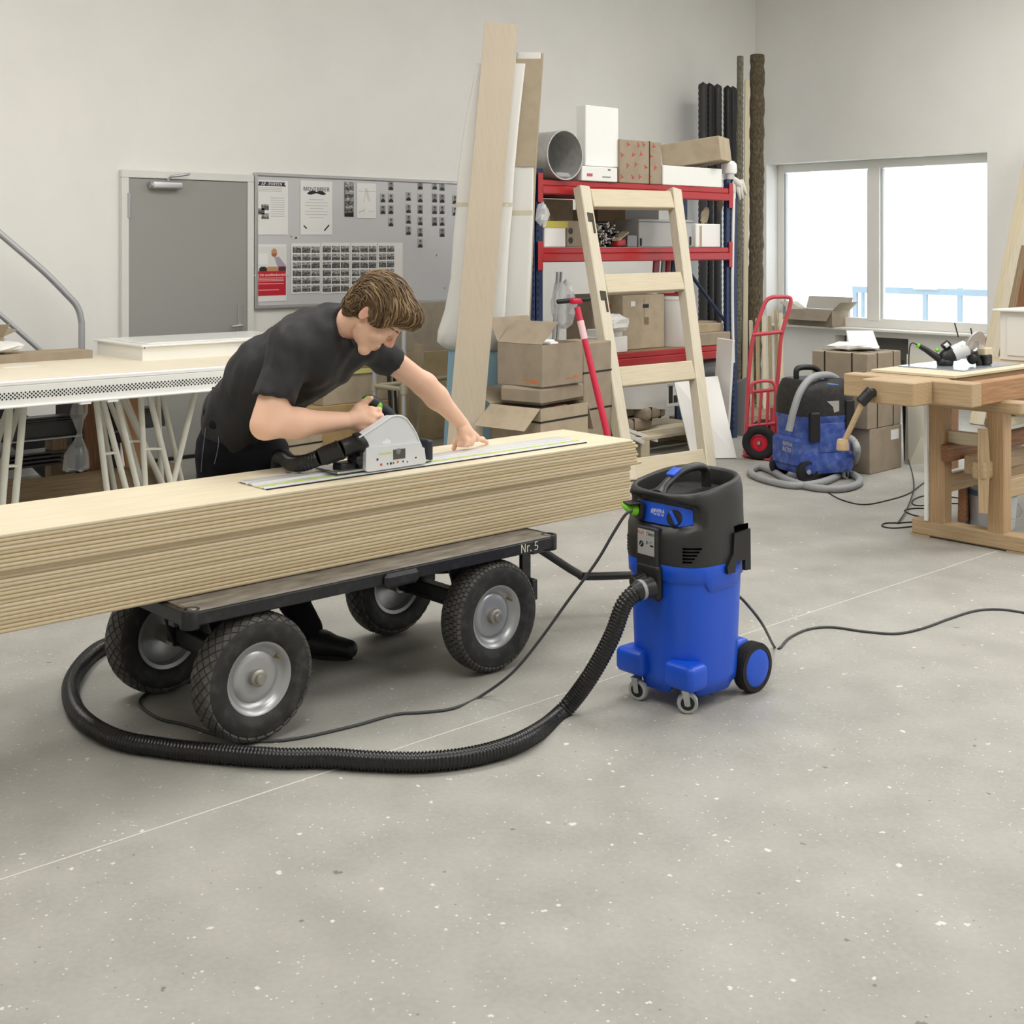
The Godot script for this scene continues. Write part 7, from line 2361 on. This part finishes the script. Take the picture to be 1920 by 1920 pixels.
	part(bk, "contents", B.new().lathe([Vector2(0, 0.15), Vector2(0.128, 0.15)], 24), mat("sawdust", rgb(168, 136, 96), 0.9))
	part(bk, "bail", B.new().tube(spline([Vector3(-0.14, 0.2, 0), Vector3(-0.1, 0.1, 0.12), Vector3(0.02, 0.07, 0.15), Vector3(0.12, 0.11, 0.11), Vector3(0.14, 0.2, 0)], 5), 0.003, 6), M.galvanised)
	var pieces := [[6.95, 0.5, -3.5, 1.1, 0.09, 0.05, -6.0, "brown_0", "dark brown beam end lying under the workbench"], [7.0, 0.38, -3.55, 1.0, 0.1, 0.07, 10.0, "bench_0", "reddish offcut beam lying below the dark beam"], [7.1, 0.62, -3.45, 0.9, 0.05, 0.06, 3.0, "pine_0", "pale batten lying across the stretchers under the bench"], [7.05, 0.12, -3.75, 0.7, 0.24, 0.04, 20.0, "brown_0", "dark wood offcut standing on the floor behind the bench leg"]]
	for p in pieces:
		single("offcut", p[8], "offcut", B.new().box(Vector3.ZERO, Vector3(p[3], p[4], p[5]), 0.004), M[p[7]], Vector3(p[0], p[1], p[2]), rot(0, p[6], -p[6] * 0.4))
	single("offcut", "upright wooden wedge hanging at the bench leg", "offcut", B.new().prism(PackedVector2Array([Vector2(-0.025, 0), Vector2(0.02, 0), Vector2(0.03, 0.28), Vector2(0.02, 0.44), Vector2(-0.03, 0.44), Vector2(-0.03, 0.3)]), -0.015, 0.015), M.bench_1, Vector3(6.36, 0.2, -3.31), rot(0, -60, 0))
	single("wooden_clamp", "carved wooden clamp block fixed round the wedge at the bench leg", "clamp", rounded(Vector3.ZERO, Vector3(0.1, 0.1, 0.08), 0.02), M.bench_0, Vector3(6.385, 0.42, -3.33))
	for i in 3:
		single("offcut", ["pale triangular offcut standing on the floor under the bench", "narrow pale offcut leaning on the triangular one", "flat pale offcut lying on the floor behind the bucket"][i], "offcut", B.new().prism(PackedVector2Array([Vector2(-0.06, 0), Vector2(0.06, 0), Vector2(0.04, [0.16, 0.2, 0.04][i]), Vector2(-0.02, [0.16, 0.2, 0.04][i])]), -0.03, 0.03), M.pine_1, Vector3(7.35 - i * 0.16, 0, -3.75 + i * 0.05), rot(0, 30 + i * 25, 0))
	single("plastic_tub", "stacked translucent plastic tubs under the bench top", "tub", B.new().lathe([Vector2(0, 0), Vector2(0.09, 0), Vector2(0.105, 0.03), Vector2(0.1, 0.032), Vector2(0.107, 0.06), Vector2(0.102, 0.062), Vector2(0.115, 0.11), Vector2(0.12, 0.112), Vector2(0.12, 0.12), Vector2(0, 0.12)], 24), mat("tub_grey", rgb(196, 196, 198), 0.35), Vector3(7.0, 0.648, -3.38))
	# cables on the floor
	var c := thing("floor_cable", "black cable lying in loops on the floor beside the workbench", "cable", on_h(1690, 980))
	var p := []
	for v in [[1553, 924], [1580, 938], [1620, 946], [1665, 938], [1705, 925], [1740, 902], [1790, 895], [1830, 900]]: p.append(on_h(v[0], v[1], 0.004))
	wpart(c, "cable", B.new().tube(spline(p, 6), 0.0042, 6), M.cable_black)
	p = []
	for v in [[1830, 945], [1780, 944], [1720, 948], [1712, 938], [1740, 929], [1800, 934], [1830, 940]]: p.append(on_h(v[0], v[1], 0.004))
	wpart(c, "cable_loop", B.new().tube(spline(p, 6), 0.0042, 6), M.cable_black)
	p = []
	for v in [[1760, 955], [1720, 953], [1696, 957], [1710, 965], [1738, 972], [1730, 977], [1690, 980], [1660, 981], [1655, 987], [1680, 990], [1730, 984], [1760, 975]]: p.append(on_h(v[0], v[1], 0.004))
	wpart(c, "cable_loop", B.new().tube(spline(p, 6), 0.0042, 6), M.cable_black)
	p = [on_h(1683, 981, 0.006), on_h(1700, 955, 0.02), on_h(1713, 918, 0.03), on_h(1711, 890, 0.03), on_h(1703, 862, 0.1)]
	wpart(c, "cable_end", B.new().tube(spline(p, 5), 0.0042, 6), M.cable_black)
	single("cable_plug", "lime green plug lying on the floor beside the bucket", "plug", B.new().cyl(Vector3(-0.03, 0.018, 0), Vector3(0.03, 0.018, 0.01), 0.016, 0.011, 12, 0.003), M.green, on_h(1812, 962))
	# boards leaning on the wall beyond the window
	for i in 4:
		var a := on_x(1862 + i * 14, 640, WALL_X - 0.75)
		var b := on_x(1916 + i * 14, 380, WALL_X - 0.4)
		var dir := (b - a).normalized()
		var foot := a - dir * (a.y / dir.y)
		single("leaning_board", ["pale knotty board leaning on the wall beside the window, first of the row", "second pale board leaning on the wall beside the window", "grey-brown board leaning third from the window", "brown board leaning fourth from the window"][i], "board", bar(foot, foot + dir * 2.7, 0.045, 0.11, Vector3(0, 0, 1)), [M.pine_1, M.pine_stile, M.grey_wood_1, M.brown_1][i], Vector3.ZERO, Basis(), "boards leaning beyond the window")


func build_router(o: Vector3) -> void:
	var t := thing("router", "white and black plunge router with green buttons lying on the workbench", "router", o)
	var R := Vector3(SA, 0, CA)
	var K := Vector3(-CA, 0, SA)
	var d := (o.x * CA - o.z * SA)
	var P := func(x, y, dd := 0.0): return deep(x, y, d + dd)
	var wt := mat("saw_white", Color.WHITE)
	var low: float = o.y
	wpart(t, "motor_cap", B.new().tube(spline([P.call(1762, 674), P.call(1770, 672), P.call(1780, 666), P.call(1788, 660)], 4), [0.012, 0.028, 0.036, 0.04, 0.042, 0.043, 0.044, 0.044, 0.043, 0.042, 0.042, 0.041, 0.04], 20), M.black)
	wpart(t, "motor_end", B.new().ball(P.call(1772, 680), Vector3(0.05, 0.04, 0.045), 18, 10), M.black)
	wpart(t, "motor_sleeve", B.new().tube([P.call(1786, 664), P.call(1812, 652)], 0.045, 24), wt)
	wpart(t, "motor_collar", B.new().tube([P.call(1808, 660), P.call(1820, 640)], 0.03, 18), M.aluminium)
	wpart(t, "side_grip", B.new().tube(spline([P.call(1722, 648), P.call(1735, 655), P.call(1748, 664), P.call(1760, 672)], 4), [0.011, 0.0135, 0.015, 0.0155, 0.016, 0.0165, 0.017, 0.0175, 0.018, 0.019, 0.02, 0.021, 0.022], 14), M.black)
	wpart(t, "grip_ring", B.new().cyl(P.call(1719, 646.5), P.call(1723, 649), 0.0135, -1, 14), M.green)
	wpart(t, "lock_ring", B.new().cyl(P.call(1755, 658), P.call(1760, 655), 0.011, -1, 10), M.green)
	wpart(t, "base_ring", B.new().at(tf(P.call(1826, 648, 0.02), B.frame_y((R * 0.55 - Vector3.UP * 0.25 + K * 0.75).normalized()))).lathe([Vector2(0.03, 0), Vector2(0.085, 0), Vector2(0.088, 0.004), Vector2(0.088, 0.012), Vector2(0.03, 0.012), Vector2(0.03, 0)], 36), M.aluminium)
	wpart(t, "guide_rod", B.new().cyl(P.call(1790, 606), P.call(1797, 632), 0.004, -1, 8), M.black_steel)
	wpart(t, "guide_rod", B.new().cyl(P.call(1820, 615), P.call(1825, 640), 0.004, -1, 8), M.black_steel)
	wpart(t, "depth_turret", B.new().cyl(P.call(1768, 652), P.call(1780, 642), 0.022, 0.02, 14, 0.004), M.black)
	wpart(t, "turret_cap", B.new().cyl(P.call(1772, 650, -0.02), P.call(1778, 645, -0.02), 0.013, -1, 10), wt)
	wpart(t, "green_button", B.new().ball(P.call(1804, 650, -0.03), Vector3.ONE * 0.009, 8, 6), M.green)
	wpart(t, "second_knob", B.new().ball(P.call(1823, 672), Vector3(0.03, 0.034, 0.03), 16, 10), M.black)
	wpart(t, "foot_bracket", B.new().tube([P.call(1826, 660), P.call(1836, 682), P.call(1834, 694)], [0.02, 0.018, 0.012], 10), M.black)
	wpart(t, "wooden_block", B.new().box(P.call(1847, 660, 0.05), Vector3(0.09, 0.05, 0.05), 0.004), M.pine_0)
	wpart(t, "dark_shoe", B.new().box(P.call(1846, 674, 0.04), Vector3(0.08, 0.06, 0.06), 0.008), M.black)
	wpart(t, "supply_cable", B.new().tube(spline([P.call(1720, 647), P.call(1711, 643), P.call(1706, 650), P.call(1704, 675), P.call(1705, 694)], 4), 0.0036, 6), M.cable_black)


func finish() -> void:
	pass
